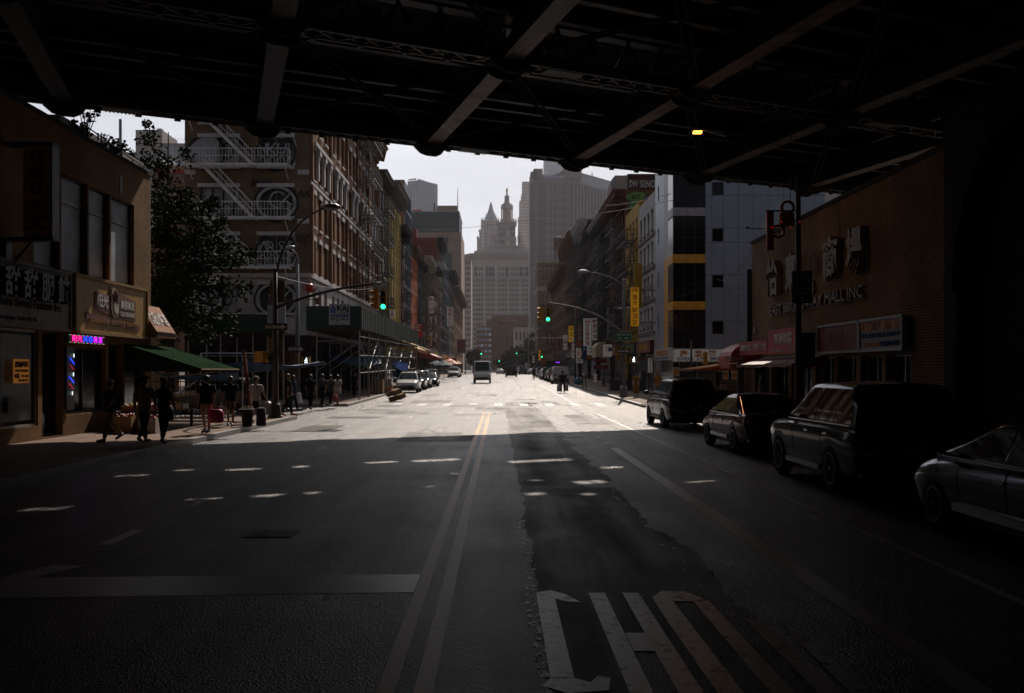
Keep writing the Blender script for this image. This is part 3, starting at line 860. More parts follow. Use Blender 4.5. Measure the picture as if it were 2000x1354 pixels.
rowb('narrow_dark_building', 'narrow dark tenement with jutting cornice far down the left row', 'L', 238, 264, 26.0, DARKF, 6, 7, corn=DARKF, ch=1.6, cp=1.6, depth=9)
rowb('far_brick_building', 'red brick block with deep cornice ending the left row', 'L', 264, 330, 24.2, BROWNBR, 6, 14, sidem=REDBR, corn=BROWNF, ch=1.8, cp=1.6, depth=11)
# ---- right row beyond the blue building
rw = rowb('whitewashed_building', 'whitewashed building next to the blue panelled block', 'R', 78.6, 87.6, 16.3, WHITEF, 4, 4, corn=None, frame=FRAMEW, fw=.42, fh=.55, bandm=GREYST)
ac = MB()
rowb('ochre_building', 'ochre yellow building with fire escape beside the whitewashed one', 'R', 87.6, 96.8, 17.0, YEL, 4, 4, fe=(1.2, 7.4), fw=.38, fh=.55)
rr3 = rowb('graffiti_wall_building', 'dark red tenement with graffiti on its exposed upper side wall', 'R', 96.8, 110.6, 19.6, DRED, 5, 5, sidem=BROWNF, corn=mat('oxblood_cornice', (.11, .035, .025)), ch=1.8, cp=1.3, fe=(2, 9))
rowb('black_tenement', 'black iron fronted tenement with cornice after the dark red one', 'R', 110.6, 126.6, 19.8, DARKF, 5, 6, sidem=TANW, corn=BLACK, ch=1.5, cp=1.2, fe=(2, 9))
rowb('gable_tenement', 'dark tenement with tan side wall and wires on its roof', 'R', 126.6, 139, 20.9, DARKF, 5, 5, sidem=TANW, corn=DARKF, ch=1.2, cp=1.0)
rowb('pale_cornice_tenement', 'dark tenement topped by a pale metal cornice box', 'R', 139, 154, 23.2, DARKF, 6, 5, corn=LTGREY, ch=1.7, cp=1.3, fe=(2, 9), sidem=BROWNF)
rowb('brown_cornice_tenement', 'brown tenement with wide brown cornice in the middle of the right row', 'R', 154, 184, 23.6, BROWNF, 6, 9, corn=BROWNF, ch=1.8, cp=1.7, sidem=LTGREY, fe=(2, 12))
rowb('brick_tenement', 'red brown tenement with pale side wall and orange graffiti', 'R', 184, 232, 21.5, BROWNBR, 5, 12, sidem=LTGREY, corn=BROWNF, ch=1.6, cp=1.4, depth=9)
rowb('far_tenement', 'plain brown tenement at the far end of the right row', 'R', 232, 296, 17.5, BROWNF, 5, 14, corn=BROWNF, ch=1.4, cp=1.2, depth=9)

# graffiti wall above the ochre roof
gb = MB()
GW = V((XR, 96.78, 0))
GRN = mat('graffiti_green', (.16, .34, .10), rough=.7); PUR = mat('graffiti_purple', (.20, .16, .34), rough=.7); BLKG = mat('graffiti_black', (.012, .012, .014), rough=.6); WHG = mat('graffiti_white', (.42, .42, .44), rough=.7, var=.5, scale=3)
ORG = mat('graffiti_orange', (.65, .25, .03), rough=.7)
def blob(mb, O, u, v, cx, cy, rx, ry, m, d0, d1, wob=.12, seed=1):
    rn = random.Random(seed); ph = [rn.uniform(0, 6) for _ in range(3)]
    pts = []
    for k in range(28):
        t = 2 * math.pi * k / 28; r = 1 + wob * math.sin(3 * t + ph[0]) + wob * .5 * math.sin(5 * t + ph[1])
        pts.append((cx + rx * r * math.cos(t), cy + ry * r * math.sin(t)))
    mb.poly(O, u, v, pts, d0, d1, m)
uG = X_
for k, (cx, cy, rx, ry, m) in enumerate(((1.0, 18.9, 1.0, .55, GRN), (1.3, 17.9, 1.05, .5, GRN), (2.9, 18.7, .9, .55, PUR), (4.5, 18.8, .9, .5, GRN))):
    blob(gb, GW, X_, Z_, cx, cy, rx + .09, ry + .09, BLKG, .0, .01, seed=k); blob(gb, GW, X_, Z_, cx, cy, rx, ry, m, .0, .02, seed=k)
gb.text('IRT', GW + X_ * 1.0 + Z_ * 18.7 - Y_ * .02, X_, Z_, .6, BLKG, .02); gb.text('ISC', GW + X_ * 1.3 + Z_ * 17.7 - Y_ * .02, X_, Z_, .5, BLKG, .02)
gb.build('graffiti', rr3)
bh = MB(); bh.box(XR + .2, XR + 3.4, 96.9, 99.5, 19.4, 21.2, mat('rust_bulkhead', (.07, .03, .025))); bh.text('SW SENOR', V((XR + 1.8, 96.88, 19.9)), X_, Z_, .95, WHG, .04, width=3.0); bh.build('roof_bulkhead', rr3)
# air conditioners on whitewashed front
for k, (y, z) in enumerate(((80.6, 5.6), (84.9, 8.6), (80.4, 8.6), (82.6, 5.6), (84.8, 5.5))):
    a = MB(); a.box(XR - .45, XR - .02, y - .3, y + .3, z, z + .45, WPAINT)
    for j in range(4): a.box(XR - .46, XR - .451, y - .26, y + .26, z + .06 + j * .09, z + .1 + j * .09, IRON)
    a.build('air_conditioner', rw)

# ================================================================ corner building with fire escapes (left)
KBR = brick('corner_tan_brick', (.25, .17, .10), (.19, .125, .07), (.18, .14, .10))
Yk, XW = 63.0, -19.9
kb = empty('corner_building', (-16, 80, .2), 'tan brick corner building with white fire escapes and graffiti on boarded windows', 'building')
kz = gz(63) + .1
WID = XLf - XW
fo = [(XX - XW, XX2 - XW, c, d) for (c, d) in ((19.9, 22.1), (17.9 - .15, 18.6), (14.95, 16.8), (11.8, 13.65), (8.75, 10.6), (5.7, 7.5)) for XX, XX2 in ((-18.95, -16.5), (-15.2, -13.05))]
wm = MB(); WPB = mat('whitewashed_base', (.48, .46, .46), rough=.8, scale=.8, var=.35)
lo = [o for o in fo if o[2] < 8]; hi = [o for o in fo if o[2] > 8]
wall(wm, V((XW, Yk, 0)), X_, V((0, -1, 0)), WID, 8.15, 23.8, hi, KBR, .3)
wm.build('wall', kb)
wm = MB(); wall(wm, V((XW, Yk, 0)), X_, V((0, -1, 0)), WID, 4.3, 8.15, lo, WPB, .3); wall(wm, V((XW, Yk, 0)), X_, V((0, -1, 0)), WID, kz - .3, 4.3, [(.4, 2.4, .3, 3.4), (2.8, 5.0, .3, 3.4), (5.4, 7.5, .3, 3.4)], DARKF, .3)
O2, u2, n2 = V((XLf, Yk, 0)), Y_, X_
bays = [(.6, 3), (8.1, 3), (16.2, 2), (21.6, 3), (28.3, 3)]
so2 = []
for b0, nn in bays:
    for k in range(nn):
        a = b0 + k * 2.15
        for (c, d) in ((17.6, 19.7), (14.35, 16.4), (11.35, 13.45), (8.3, 10.45), (20.8, 22.6)): so2.append((a + .35, a + 1.5, c, d))
wall(wm, O2, u2, n2, 35, 4.3, 8.15, [(a, b, 5.6, 7.4) for a, b, c, d in so2 if c == 8.3], WPB, .3); wall(wm, O2, u2, n2, 35, kz - .3, 4.3, [(.5 + 3.4 * k, 3.5 + 3.4 * k, .4, 3.6) for k in range(10)], DARKF, .3)
wm.build('ground_storey', kb)
wm = MB(); wall(wm, O2, u2, n2, 35, 8.15, 23.8, so2, BROWNBR, .32); wm.face([(XW, Yk, kz), (XW, 98, kz), (XW, 98, 23.8), (XW, Yk, 23.8)], KBR); wm.face([(XW, 98, kz), (XLf, 98, kz), (XLf, 98, 23.8), (XW, 98, 23.8)], KBR)
wm.build('street_wall', kb)
rf = MB(); rf.box(XW + .1, XLf - .1, Yk + .1, 97.9, 23.5, 23.7, ROOF); rf.build('roof', kb)
BOARD = mat('window_boarding', (.42, .42, .44), rough=.7, var=.3)
for i, (a, b, c, d) in enumerate(fo):
    left = i % 2 == 0
    wo = window(kb, V((XW, Yk, 0)), X_, V((0, -1, 0)), (a, b, c, d), depth=.2, frame=FRAMEW, glass=BOARD if left else mat('blackened_boarding', (.03, .03, .034), rough=.5), sub=True, sash=False, mull=1)
for k in range(10): window(kb, O2, u2, n2, (.5 + 3.4 * k, 3.5 + 3.4 * k, .4, 3.6), depth=.28, frame=FRAMED, mull=1, sash=False, name='shopfront')
for a, b in ((.4, 2.4), (2.8, 5.0), (5.4, 7.5)): window(kb, V((XW, Yk, 0)), X_, V((0, -1, 0)), (a, b, .3, 3.4), depth=.28, frame=FRAMED, mull=1, sash=False, name='shopfront')
LINT = mat('white_lintel', (.60, .58, .57), rough=.7)
wins(kb, O2, u2, n2, so2, (LINT, ((0, .3, .09), (0, -.13, .12)), .05), depth=.28, frame=FRAMED)
for o in [(a, b, 5.6, 7.4) for a, b, c, d in so2 if c == 8.3]: window(kb, O2, u2, n2, o, depth=.25, frame=FRAMEW)
for a, b, c, d in fo:
    x0, x1 = XW + a, XW + b
    tr = MB(); tr.box(x0 - .12, x1 + .12, Yk - .12, Yk - .01, d, d + .24, LINT); tr.build('lintel', kb); tr = MB(); tr.box(x0 - .1, x1 + .1, Yk - .14, Yk - .01, c - .14, c, LINT); tr.build('sill', kb)
tr = MB()
for z in (14.55, 11.45): tr.box(XW + .02, XW + .7, Yk - .06, Yk - .005, z - .1, z + .2, LINT); tr.box(XLf - .75, XLf - .02, Yk - .06, Yk - .005, z - .1, z + .2, LINT)
tr.box(XLf + .005, XLf + .1, Yk + .1, 97.9, 13.9, 14.1, LINT); tr.box(XLf + .005, XLf + .16, Yk + .1, 97.9, 7.95, 8.2, LINT); tr.box(XW + .05, XLf + .16, Yk - .16, Yk - .005, 7.95, 8.2, LINT)
for yy in (Yk + .3, Yk + 7.4, Yk + 14.9, Yk + 20.6, Yk + 27.6, Yk + 34.6): tr.box(XLf + .005, XLf + .2, yy - .22, yy + .22, 8.2, 13.85, BROWNBR); tr.box(XLf + .005, XLf + .2, yy - .22, yy + .22, 14.15, 22, BROWNBR)
# ornate column capitals of the fifth storey
for b0, nn in bays:
    for k in range(nn):
        y = Yk + b0 + k * 2.15 + 1.5
        tr.box(XLf + .005, XLf + .22, y + .07, y + .6, 15.9, 16.1, LINT); tr.box(XLf + .005, XLf + .18, y + .14, y + .53, 14.5, 15.9, LINT); tr.box(XLf + .005, XLf + .3, y + .0, y + .66, 16.1, 16.45, LINT)
    tr.box(XLf + .005, XLf + .32, Yk + b0, Yk + b0 + nn * 2.15, 16.46, 16.7, LINT)
tr.build('string_course', kb)
cornice(kb, O2, u2, n2, 35, 23.8, BROWNF, 1.4, 1.1)
FEW = mat('white_fire_escape', (.78, .76, .76), rough=.6, var=.25)
RUSTW = FEW
fire_escape(kb, V((XW, Yk, 0)), X_, V((0, -1, 0)), .3, 6.75, [8.5, 11.6, 14.9, 18.0, 21.2], FEW, s0=1.35, s1=4.5, pw=1.25)
fire_escape(kb, O2, u2, n2, 21.6, 28.0, [8.9, 12.1, 15.3, 18.5, 21.6], mat('grey_fire_escape', (.10, .095, .09), rough=.6), pw=1.35)
# graffiti on the boarded windows (thick outlined bubble letters)
gr = MB()
def ring(mb, cx, cz, rx, rz, m, Y, w=.16, a0=0, a1=6.283, n=26, d=.03):
    pts = [(cx + rx * math.cos(a0 + (a1 - a0) * k / n), cz + rz * math.sin(a0 + (a1 - a0) * k / n)) for k in range(n + 1)]
    for p, q in zip(pts[:-1], pts[1:]): mb.bar((p[0], Y, p[1]), (q[0], Y, q[1]), w, d, m, up=(0, 1, 0))
GY = Yk - .05
for i, zc in enumerate((15.85, 12.7, 9.65, 6.6)):
    # left boarded window
    if i != 1:
        blob(gr, V((-18.6, GY, 0)), X_, Z_, 0, zc, .95, 1.0, mat('graffiti_fill', (.40, .41, .44), rough=.7), .01, .02, seed=i)
        ring(gr, -18.5, zc, 1.15, 1.1, BLKG, GY, .17); ring(gr, -17.1, zc, 1.0, 1.02, BLKG, GY, .15, .3, 5.6); ring(gr, -17.2, zc + .1, .35, .5, BLKG, GY, .12)
    else:
        for k, x in enumerate((-18.9, -18.2, -17.5, -16.8)): gr.bar((x, GY, zc - .8), (x + .1, GY, zc + .9), .12, .03, BLKG, up=(0, 1, 0)); ring(gr, x + .3, zc - .5, .3, .4, BLKG, GY, .1)
    # right window
    if i % 2 == 0:
        ring(gr, -14.1, zc, 1.25, 1.15, BLKG, GY - .01, .12)
        for k, ch in enumerate(('NKUJ', '', 'WRSE', '')[i]): gr.text(ch, V((-14.95 + .58 * k, GY, zc - .1 - .12 * ((k + i) % 2))), X_, Z_, 1.0 + .2 * ((k * 7 + i) % 2), WHG, -.005, .01, shear=.12 * ((k + i) % 3 - 1))
        for k in range(4): ring(gr, -14.95 + .58 * k, zc - .6, .2, .32, WHG, GY, .06)
        ring(gr, -13.2, zc, .35, 1.1, WHG, GY, .1, -1.6, 1.6)
    else:
        ring(gr, -14.1, zc - .05, 1.2, 1.0, WHG, GY - .02, .17); ring(gr, -14.0, zc + .15, .5, .5, WHG, GY - .02, .11, .6, 5.4); ring(gr, -14.1, zc - .05, 1.38, 1.17, BLKG, GY - .01, .12)
        gr.bar((-13.9, GY - .02, zc - .2), (-13.2, GY - .02, zc + .55), .1, .03, WHG, up=(0, 1, 0))
for k, (x, z, s_) in enumerate(((-15.1, 13.95, .5), (-12.6, 13.2, .7), (-12.5, 10.4, .6), (-16.2, 7.3, .5))): gr.text(('ENVY', 'RAK', 'SEZ', 'OVER')[k], V((x, GY, z - .2)), X_, Z_, s_, BLKG, .0, .01, shear=.3)
for k in range(5): ring(gr, -19 + k * .8, 5.3, .28, .3, BLKG, Yk - .17, .08, .5, 5.2)
gr.build('graffiti', kb)

# ================================================================ near left brick building
nb = empty('shop_building', (-15.5, 20, .15), 'low dark brown brick building with tall upstairs windows above two shops', 'building')
O1 = V((XL, 6, 0)); L1 = 30.0; ZT = 9.07
yw = lambda px: 12.6 * F / (975 - px) - 6
ups = [(yw(66), yw(116), 4.95, 7.75), (yw(120), yw(171), 4.95, 7.75), (yw(174), yw(214), 4.95, 7.75), (yw(217), yw(262), 4.95, 7.75)]
dn = [(19.1, 21.2, .55, 3.15), (21.45, 22.75, .2, 3.15), (22.95, 25.9, .75, 2.75), (26.1, 27.3, .2, 2.9), (27.5, 29.4, .7, 2.9)]
mb = MB(); wall(mb, O1, Y_, X_, L1, .1, ZT, ups + dn, TANBR, .3)
mb.face([(XL, 36, .1), (-22, 36, .1), (-22, 36, ZT), (XL, 36, ZT)], TANBR); mb.face([(XL, 6, .1), (-22, 6, .1), (-22, 6, ZT), (XL, 6, ZT)], TANBR)
mb.build('wall', nb)
GL2 = mat('pale_blue_glass', (.36, .41, .50), rough=.6, var=.35, scale=1.2)  # upstairs panes take one pale blue base colour
for o in ups:
    a = list(o); window(nb, O1, Y_, X_, (a[0], a[1], 4.95, 7.0), depth=.2, frame=BLACK, glass=GL2, sash=False, sub=True)
    window(nb, O1, Y_, X_, (a[0], a[1], 7.001, 7.75), depth=.2, frame=BLACK, glass=GL2, sash=False, sub=True)
window(nb, O1, Y_, X_, dn[0], depth=.12, frame=mat('worn_metal_frame', (.30, .27, .24), rough=.5, metal=.4), glass=GLASS, sash=False, name='display_window')
window(nb, O1, Y_, X_, dn[1], depth=.28, frame=BLACK, sash=False, name='door')
window(nb, O1, Y_, X_, dn[2], depth=.2, frame=BLACK, sash=False, name='display_window', mull=1)
window(nb, O1, Y_, X_, dn[3], depth=.28, frame=BLACK, sash=False, name='door')
window(nb, O1, Y_, X_, dn[4], depth=.2, frame=BLACK, sash=False, name='display_window')
rf = MB(); rf.box(-22, XL + .04, 6, 36.04, ZT, ZT + .12, ROOF); rf.box(-22, -12.9, 6.3, 35.7, ZT - .3, ZT - .2, ROOF); rf.build('roof', nb)
ch_ = MB(); ch_.box(-15.4, -15.0, 34, 42, ZT - 1, 10.8, CONC); ch_.build('roof_parapet', nb)
pp = MB(); pp.tube([(-15.6, 41, 9), (-15.6, 41, 12.4)], .06, STEEL); pp.tube([(-15.6, 41, 11.2), (-15.6, 41, 11.4)], .12, STEEL)
for i in range(6): pp.bar((-12.7, 30.5 + i * 1.0, ZT + .1), (-12.7, 30.5 + i * 1.0, ZT + .5 - i * .05), .03, .03, IRON)
pp.bar((-12.7, 30.5, ZT + .5), (-12.7, 35.5, ZT + .25), .03, .03, IRON); pp.build('roof_railing', nb)
gp = MB()
for k in range(12): rr_ = random.Random(k); gp.bar((XL + .01, 31.3, 5.6 + k * .01), (XL + .012, 31.33, 5.61 + k * .01), .01, .01, WPAINT)
gp.bar((XL + .012, 33.15, 7.95), (XL + .012, 33.15, 8.55), .18, .01, WHG); gp.build('mortar_patch', nb)
lw = empty('under_bridge_wall', (-13, -12, .15), 'added unseen brick wall left of the viewer, blocking sky light', 'wall'); mb = MB(); mb.box(-14, XL, -30, 5.9, .1, 13.2, BROWNBR); mb.build('wall', lw)  # wall added out of view to cut sky light from behind
# lot behind the tree: low rear building
lb = empty('rear_building', (-20, 47, .15), 'dark low building hidden behind the street tree', 'building')
mb = MB(); wall(mb, V((-26, 50, 0)), X_, V((0, -1, 0)), 8, .1, 9.3, [(1, 2.6, 5, 7), (4, 5.6, 5, 7)], BROWNF, .2); mb.box(-26, -18, 50.3, 56, .1, 9.3, BROWNF); mb.box(-26.2, -17.9, 49.8, 50.0, 9.3, 9.8, mat('red_awning_trim', (.4, .03, .02))); mb.build('wall', lb)

# ================================================================ blue panelled block (right)
bb_ = empty('panelled_building', (18, 74, .2), 'blue grey panelled block with dark glass corner and orange bands', 'building')
PAN = mat('blue_grey_panel', (.34, .38, .48), rough=.4, scale=.5, var=.1, metal=.2)
PANO = mat('orange_panel', (.75, .36, .04), rough=.45); PANW = mat('pale_panel', (.42, .40, .42), rough=.45)
Yb = 70.3; K = F / Yb
bx = lambda x: (x - 975) / K
bz = lambda y: CAMH - (y - 724) / K
x0, xg, x1 = bx(1315), bx(1377), 23.0
bops = [(bx(1391) - xg, bx(1413) - xg, bz(b), bz(a)) for a, b in ((272, 297), (356, 382), (446, 472), (537, 562), (627, 653))]
mb = MB(); wall(mb, V((xg, Yb, 0)), X_, V((0, -1, 0)), x1 - xg, bz(680), 24, bops, PAN, .22)
mb.face([(x1, Yb, 0), (x1, 78.5, 0), (x1, 78.5, 24), (x1, Yb, 24)], PAN)
mb.build('wall', bb_)
for o in bops: window(bb_, V((xg, Yb, 0)), X_, V((0, -1, 0)), o, depth=.12, frame=FRAMED, sash=False, sub=True)
sm_ = MB(); SEAM = mat('panel_seam', (.15, .17, .21), rough=.6)
for y in (296, 300 - 62, 382, 446, 474, 537, 563, 627): sm_.box(xg, x1, Yb - .006, Yb - .002, bz(y) - .02, bz(y) + .02, SEAM)
for x in (1390, 1413, 1442, 1471, 1500, 1530, 1560, 1590): sm_.box(bx(x) - .015, bx(x) + .015, Yb - .008, Yb - .003, bz(680), 24, SEAM)
sm_.build('panel_joints', bb_)
# street side wall
mb = MB(); xs = 12.3 + .0
for (a, b, m) in ((Yb + .02, Yb + 2.2, GLASS), (Yb + 2.2, Yb + 4.0, PANO), (Yb + 4.0, 78.5, PAN)):
    if m is PANO: mb.face([(xs, a, bz(680)), (xs, b, bz(680)), (xs, b, bz(497)), (xs, a, bz(497))], PANO); mb.face([(xs, a, bz(497)), (xs, b, bz(497)), (xs, b, 24), (xs, a, 24)], PANW)
    elif m is PAN: wall(mb, V((xs, a, 0)), Y_, V((-1, 0, 0)), b - a, bz(680), 24, [(2.2, 2.9, z, z + 1.2) for z in (5.2, 8.5, 11.8, 15.1)], PAN, .15)
mb.build('street_wall', bb_)
for z0_, z1_, m in ((bz(605), bz(589), PANO), (bz(514), bz(497), PANO), (bz(422), bz(406), PANW), (bz(330), bz(314), PANW)):
    g1 = MB(); g1.box(x0 - .06, xg, Yb - .08, Yb + 2.2, z0_, z1_, m)
    for x in (1340, 1356): g1.box(bx(x) - .01, bx(x) + .01, Yb - .083, Yb - .081, z0_, z1_, SEAM)
    g1.build('band', bb_)
for z0_, z1_ in ((bz(680), bz(605)), (bz(589), bz(514)), (bz(497), bz(422)), (bz(406), bz(330)), (bz(314), 24)):
    g1 = MB(); g1.box(x0 + .001, xg, Yb + .02, Yb + 2.19, z0_ + .002, z1_ - .002, GLASS)
    for x in (1315, 1336, 1357, 1377): g1.box(bx(x) - .03, bx(x) + .03, Yb - .02, Yb + .019, z0_ + .002, z1_ - .002, FRAMED)
    g1.box(x0, xg, Yb - .018, Yb + .018, (z0_ * .55 + z1_ * .45) - .02, (z0_ * .55 + z1_ * .45) + .02, FRAMED)
    g1.build('glass_corner', bb_)
mb = MB(); SHG = mat('lit_shop_glass', (.05, .055, .06), rough=.15)
wall(mb, V((x0, Yb, 0)), X_, V((0, -1, 0)), x1 - x0, gz(70), bz(681), [(.4, 3.0, .5, 3.0), (3.3, 4.6, .3, 3.0), (5.0, 7.5, .5, 3.0), (7.8, 10.3, .5, 3.0)], DARKF, .2)
mb.face([(xs, Yb, 0), (xs, 78.5, 0), (xs, 78.5, 3.7), (xs, Yb, 3.7)], SHG)
mb.build('ground_storey', bb_)
window(bb_, V((x0, Yb, 0)), X_, V((0, -1, 0)), (.4, 3.0, .5, 3.0), name='display_window', sash=False, mull=1, glass=SHG)
window(bb_, V((x0, Yb, 0)), X_, V((0, -1, 0)), (3.3, 4.6, .3, 3.0), name='door', sash=False)
window(bb_, V((x0, Yb, 0)), X_, V((0, -1, 0)), (5.0, 7.5, .5, 3.0), name='display_window', sash=False, mull=1)
window(bb_, V((x0, Yb, 0)), X_, V((0, -1, 0)), (7.8, 10.3, .5, 3.0), name='display_window', sash=False, mull=1)
rf = MB(); rf.face([(x0, Yb + .1, 23.8), (x1, Yb + .1, 23.8), (x1, 78.4, 23.8), (x0, 78.4, 23.8)], ROOF); rf.build('roof', bb_)

# ================================================================ brick market hall under the bridge (right)
ml = empty('market_hall', (18, 35, .15), 'tan brick mall building under the bridge with raised sign characters', 'building')
ZM = 8.19
mb = MB()
u3, n3 = V((0, -1, 0)), V((-1, 0, 0)); O3 = V((XR, 48.5, 0))
mops = [(.6, 3.1, .2, 2.7), (3.5, 6.2, .2, 2.6), (6.6, 9.4, .5, 2.55), (9.8, 12.0, .5, 2.55), (12.3, 14.2, .5, 2.55), (14.6, 16.5, .3, 2.55), (16.8, 18.8, .5, 2.55)]
wall(mb, O3, u3, n3, 21.1, .1, ZM, mops, MALLBR, .35)
mb.face([(XR, 48.5, .1), (30, 48.5, .1), (30, 48.5, ZM), (XR, 48.5, ZM)], MALLBR)
mb.build('wall', ml)
for k, o in enumerate(mops): window(ml, O3, u3, n3, o, depth=.3, frame=STEEL if k > 1 else BLACK, name='shopfront', sash=False, mull=1)
rf = MB(); rf.box(XR - .06, 30, 27.4, 48.56, ZM, ZM + .15, ROOF); rf.build('roof', ml)
# abutment with a brick arch
ab = empty('under_bridge_wall', (18, 14, .15), 'dark brick bridge abutment wall with a tall blind arch', 'wall')
mb = MB()
Ya, Yc_, Yd = 27.4, 22.6, -30
ra = 4.1
arc = [(Yc_ + ra * math.cos(t), 4.2 + (ra + .0) * math.sin(t)) for t in [math.pi * k / 16 for k in range(17)]]
pts = [(Ya, .1), (Ya, 9.2), (Yd, 9.2), (Yd, .1), (Yc_ - ra, .1)] + [(y, z) for y, z in arc[::-1]] + [(Yc_ + ra, .1)]
mb.poly(V((XR - .05, 0, 0)), Y_, Z_, pts, -0, .6, brick('shaded_brick', (.035, .025, .018), (.025, .018, .014), (.015, .012, .01)))  # mall brick darkened here, its colour carrying the shade under the bridge
mb.build('wall', ab)
mb = MB(); mb.box(XR + .62, XR + .9, 16, 29, .1, 9.5, mat('blind_arch_infill', (.012, .012, .014), rough=.8)); mb.build('infill', ab)
am = MB()
for k in range(16):
    (a, b), (c, d) = arc[k], arc[k + 1]
    am.bar((XR - .09, a + (a - Yc_) * .08, b + (b - 4.2) * .08), (XR - .09, c + (c - Yc_) * .08, d + (d - 4.2) * .08), .5, .08, _M['shaded_brick'], up=(1, 0, 0))
am.build('arch_trim', ab)
# ================================================================ skyline
LIME = mat('limestone_far', (.50, .43, .41), rough=.85, scale=.05, var=.12)
LIMED = mat('limestone_trim_far', (.38, .33, .32), rough=.85, scale=.05, var=.12)
GRAN = mat('granite_far', (.33, .29, .31), rough=.8, scale=.04, var=.1)
GRAND = mat('granite_pier_far', (.22, .19, .20), rough=.8, scale=.04, var=.1)
TERRA = mat('terracotta_far', (.52, .45, .42), rough=.8, scale=.05, var=.1)
COPPER = mat('aged_copper', (.24, .32, .38), rough=.7)
GOLD = mat('gilding', (.45, .28, .05), rough=.35, metal=.8)
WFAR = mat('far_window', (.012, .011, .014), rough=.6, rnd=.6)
BEIGE = mat('beige_concrete_far', (.42, .33, .27), rough=.85, scale=.1)
def pz(y, Y): return CAMH - (y - 724) * Y / F
def px(x, Y): return (x - 975) * Y / F
def block(t, name, x0, x1, Yf, d, yt, yb, m, nc=0, nr=0, glass=WFAR, fw=.5, fh=.6, side=True, dp=.4, mr=(0, 0), wn=True, obl=0):
    """a front block given by its outline, front plane at Yf and depth d"""
    X0, X1, ZT_, ZB_ = px(x0, Yf), px(x1, Yf), pz(yt, Yf), pz(yb, Yf)
    mb = MB(); ops = grid(X1 - X0, ZB_, ZT_, nc, nr, fw, fh, *mr) if nc else []
    wall(mb, V((X0, Yf, 0)), X_, V((0, -1, 0)), X1 - X0, ZB_, ZT_, ops, m, dp)
    for X in (X0, X1): mb.face([(X, Yf, ZB_), (X, Yf + d, ZB_), (X, Yf + d, ZT_), (X, Yf, ZT_)], m)
    mb.face([(X0, Yf, ZT_), (X1, Yf, ZT_), (X1, Yf + d, ZT_), (X0, Yf + d, ZT_)], m)
    mb.face([(X0, Yf + d, ZB_), (X1, Yf + d, ZB_), (X1, Yf + d, ZT_), (X0, Yf + d, ZT_)], m)
    o = mb.build(name, t)
    if nc and wn: wins(t, V((X0, Yf, 0)), X_, V((0, -1, 0)), ops, depth=dp * .8, glass=glass, frame=LIMED, sash=False)
    elif nc:
        g = MB(); 
        for a, b, c, d_ in ops: g.face([(X0 + a, Yf + dp * .8, c), (X0 + b, Yf + dp * .8, c), (X0 + b, Yf + dp * .8, d_), (X0 + a, Yf + dp * .8, d_)], glass)
        tag(g.build('window', t), kind='stuff')
    return X0, X1, ZT_, ZB_

# municipal skyscraper with tiered tower
Ym = 880
mu = empty('municipal_skyscraper', (px(985, Ym), Ym + 20, 0), 'pale limestone skyscraper with tiered colonnaded tower and gold statue', 'skyscraper')
kx = Ym / F
# main slab: centre front plus oblique left wing
zt_, zb_ = pz(520, Ym), 0
xa, xb_ = px(925, Ym), px(1065, Ym)
def mband(y0, y1, rows, fw, fh, m=LIME, cols=30, parts=True, dp=.6):
    W = xb_ - xa
    ops = grid(W, pz(y1, Ym), pz(y0, Ym), cols, rows, fw, fh)
    # group windows in pairs with piers like the real bays
    ops = [o for i, o in enumerate(ops) if (i % cols) % 5 != 4]
    mb = MB(); wall(mb, V((xa, Ym, 0)), X_, V((0, -1, 0)), W, pz(y1, Ym), pz(y0, Ym), ops, m, dp); mb.build('wall', mu)
    # left wing running back
    u = V((-.52, .85, 0)).normalized(); n = V((-u.y, u.x, 0)); n = -n if n.y > 0 else n
    ops2 = grid(26, pz(y1, Ym), pz(y0, Ym), 9, rows, fw, fh)
    mb = MB(); wall(mb, V((xa, Ym, 0)), u, n, 26, pz(y1, Ym), pz(y0, Ym), ops2, m, dp); mb.build('wall', mu)
    return ops, ops2, u, n
G1 = MB()
allops = []
for y0, y1, rows, fw, fh, cols in ((522, 540, 1, .42, .5, 30), (540, 543, 0, 0, 0, 30), (543, 548, 0, 0, 0, 30), (548, 553, 0, 0, 0, 30)):
    pass
ops, ops2, uw, nw = mband(640 + 84, 553, 0, 0, 0) if False else (None, None, None, None)
first = True
for (y0, y1, rows, fw, fh) in ((520, 541, 2, .55, .62), (541, 543, 1, .0, .0), (543, 724, 19, .55, .62)):
    if rows == 1: fw = .02; fh = .02
    ops, ops2, uw, nw = mband(y0, y1, rows, fw, fh)
    if rows == 1: continue
    keep = ops[:100] if first is False else ops[:0]
    if rows == 19:
        for o in ops[:98]: 
            window(mu, V((xa, Ym, 0)), X_, V((0, -1, 0)), o, depth=.5, glass=WFAR, frame=LIMED, sash=False)
        rest = ops[98:]
    else: rest = ops
    for a, b, c, d in rest: G1.face([(xa + a, Ym + .5, c), (xa + b, Ym + .5, c), (xa + b, Ym + .5, d), (xa + a, Ym + .5, d)], WFAR)
    for a, b, c, d in ops2:
        O_ = V((xa, Ym, 0)) - nw * .5
        G1.face([O_ + uw * a + Z_ * c, O_ + uw * b + Z_ * c, O_ + uw * b + Z_ * d, O_ + uw * a + Z_ * d], WFAR)
tag(G1.build('window', mu), kind='stuff')
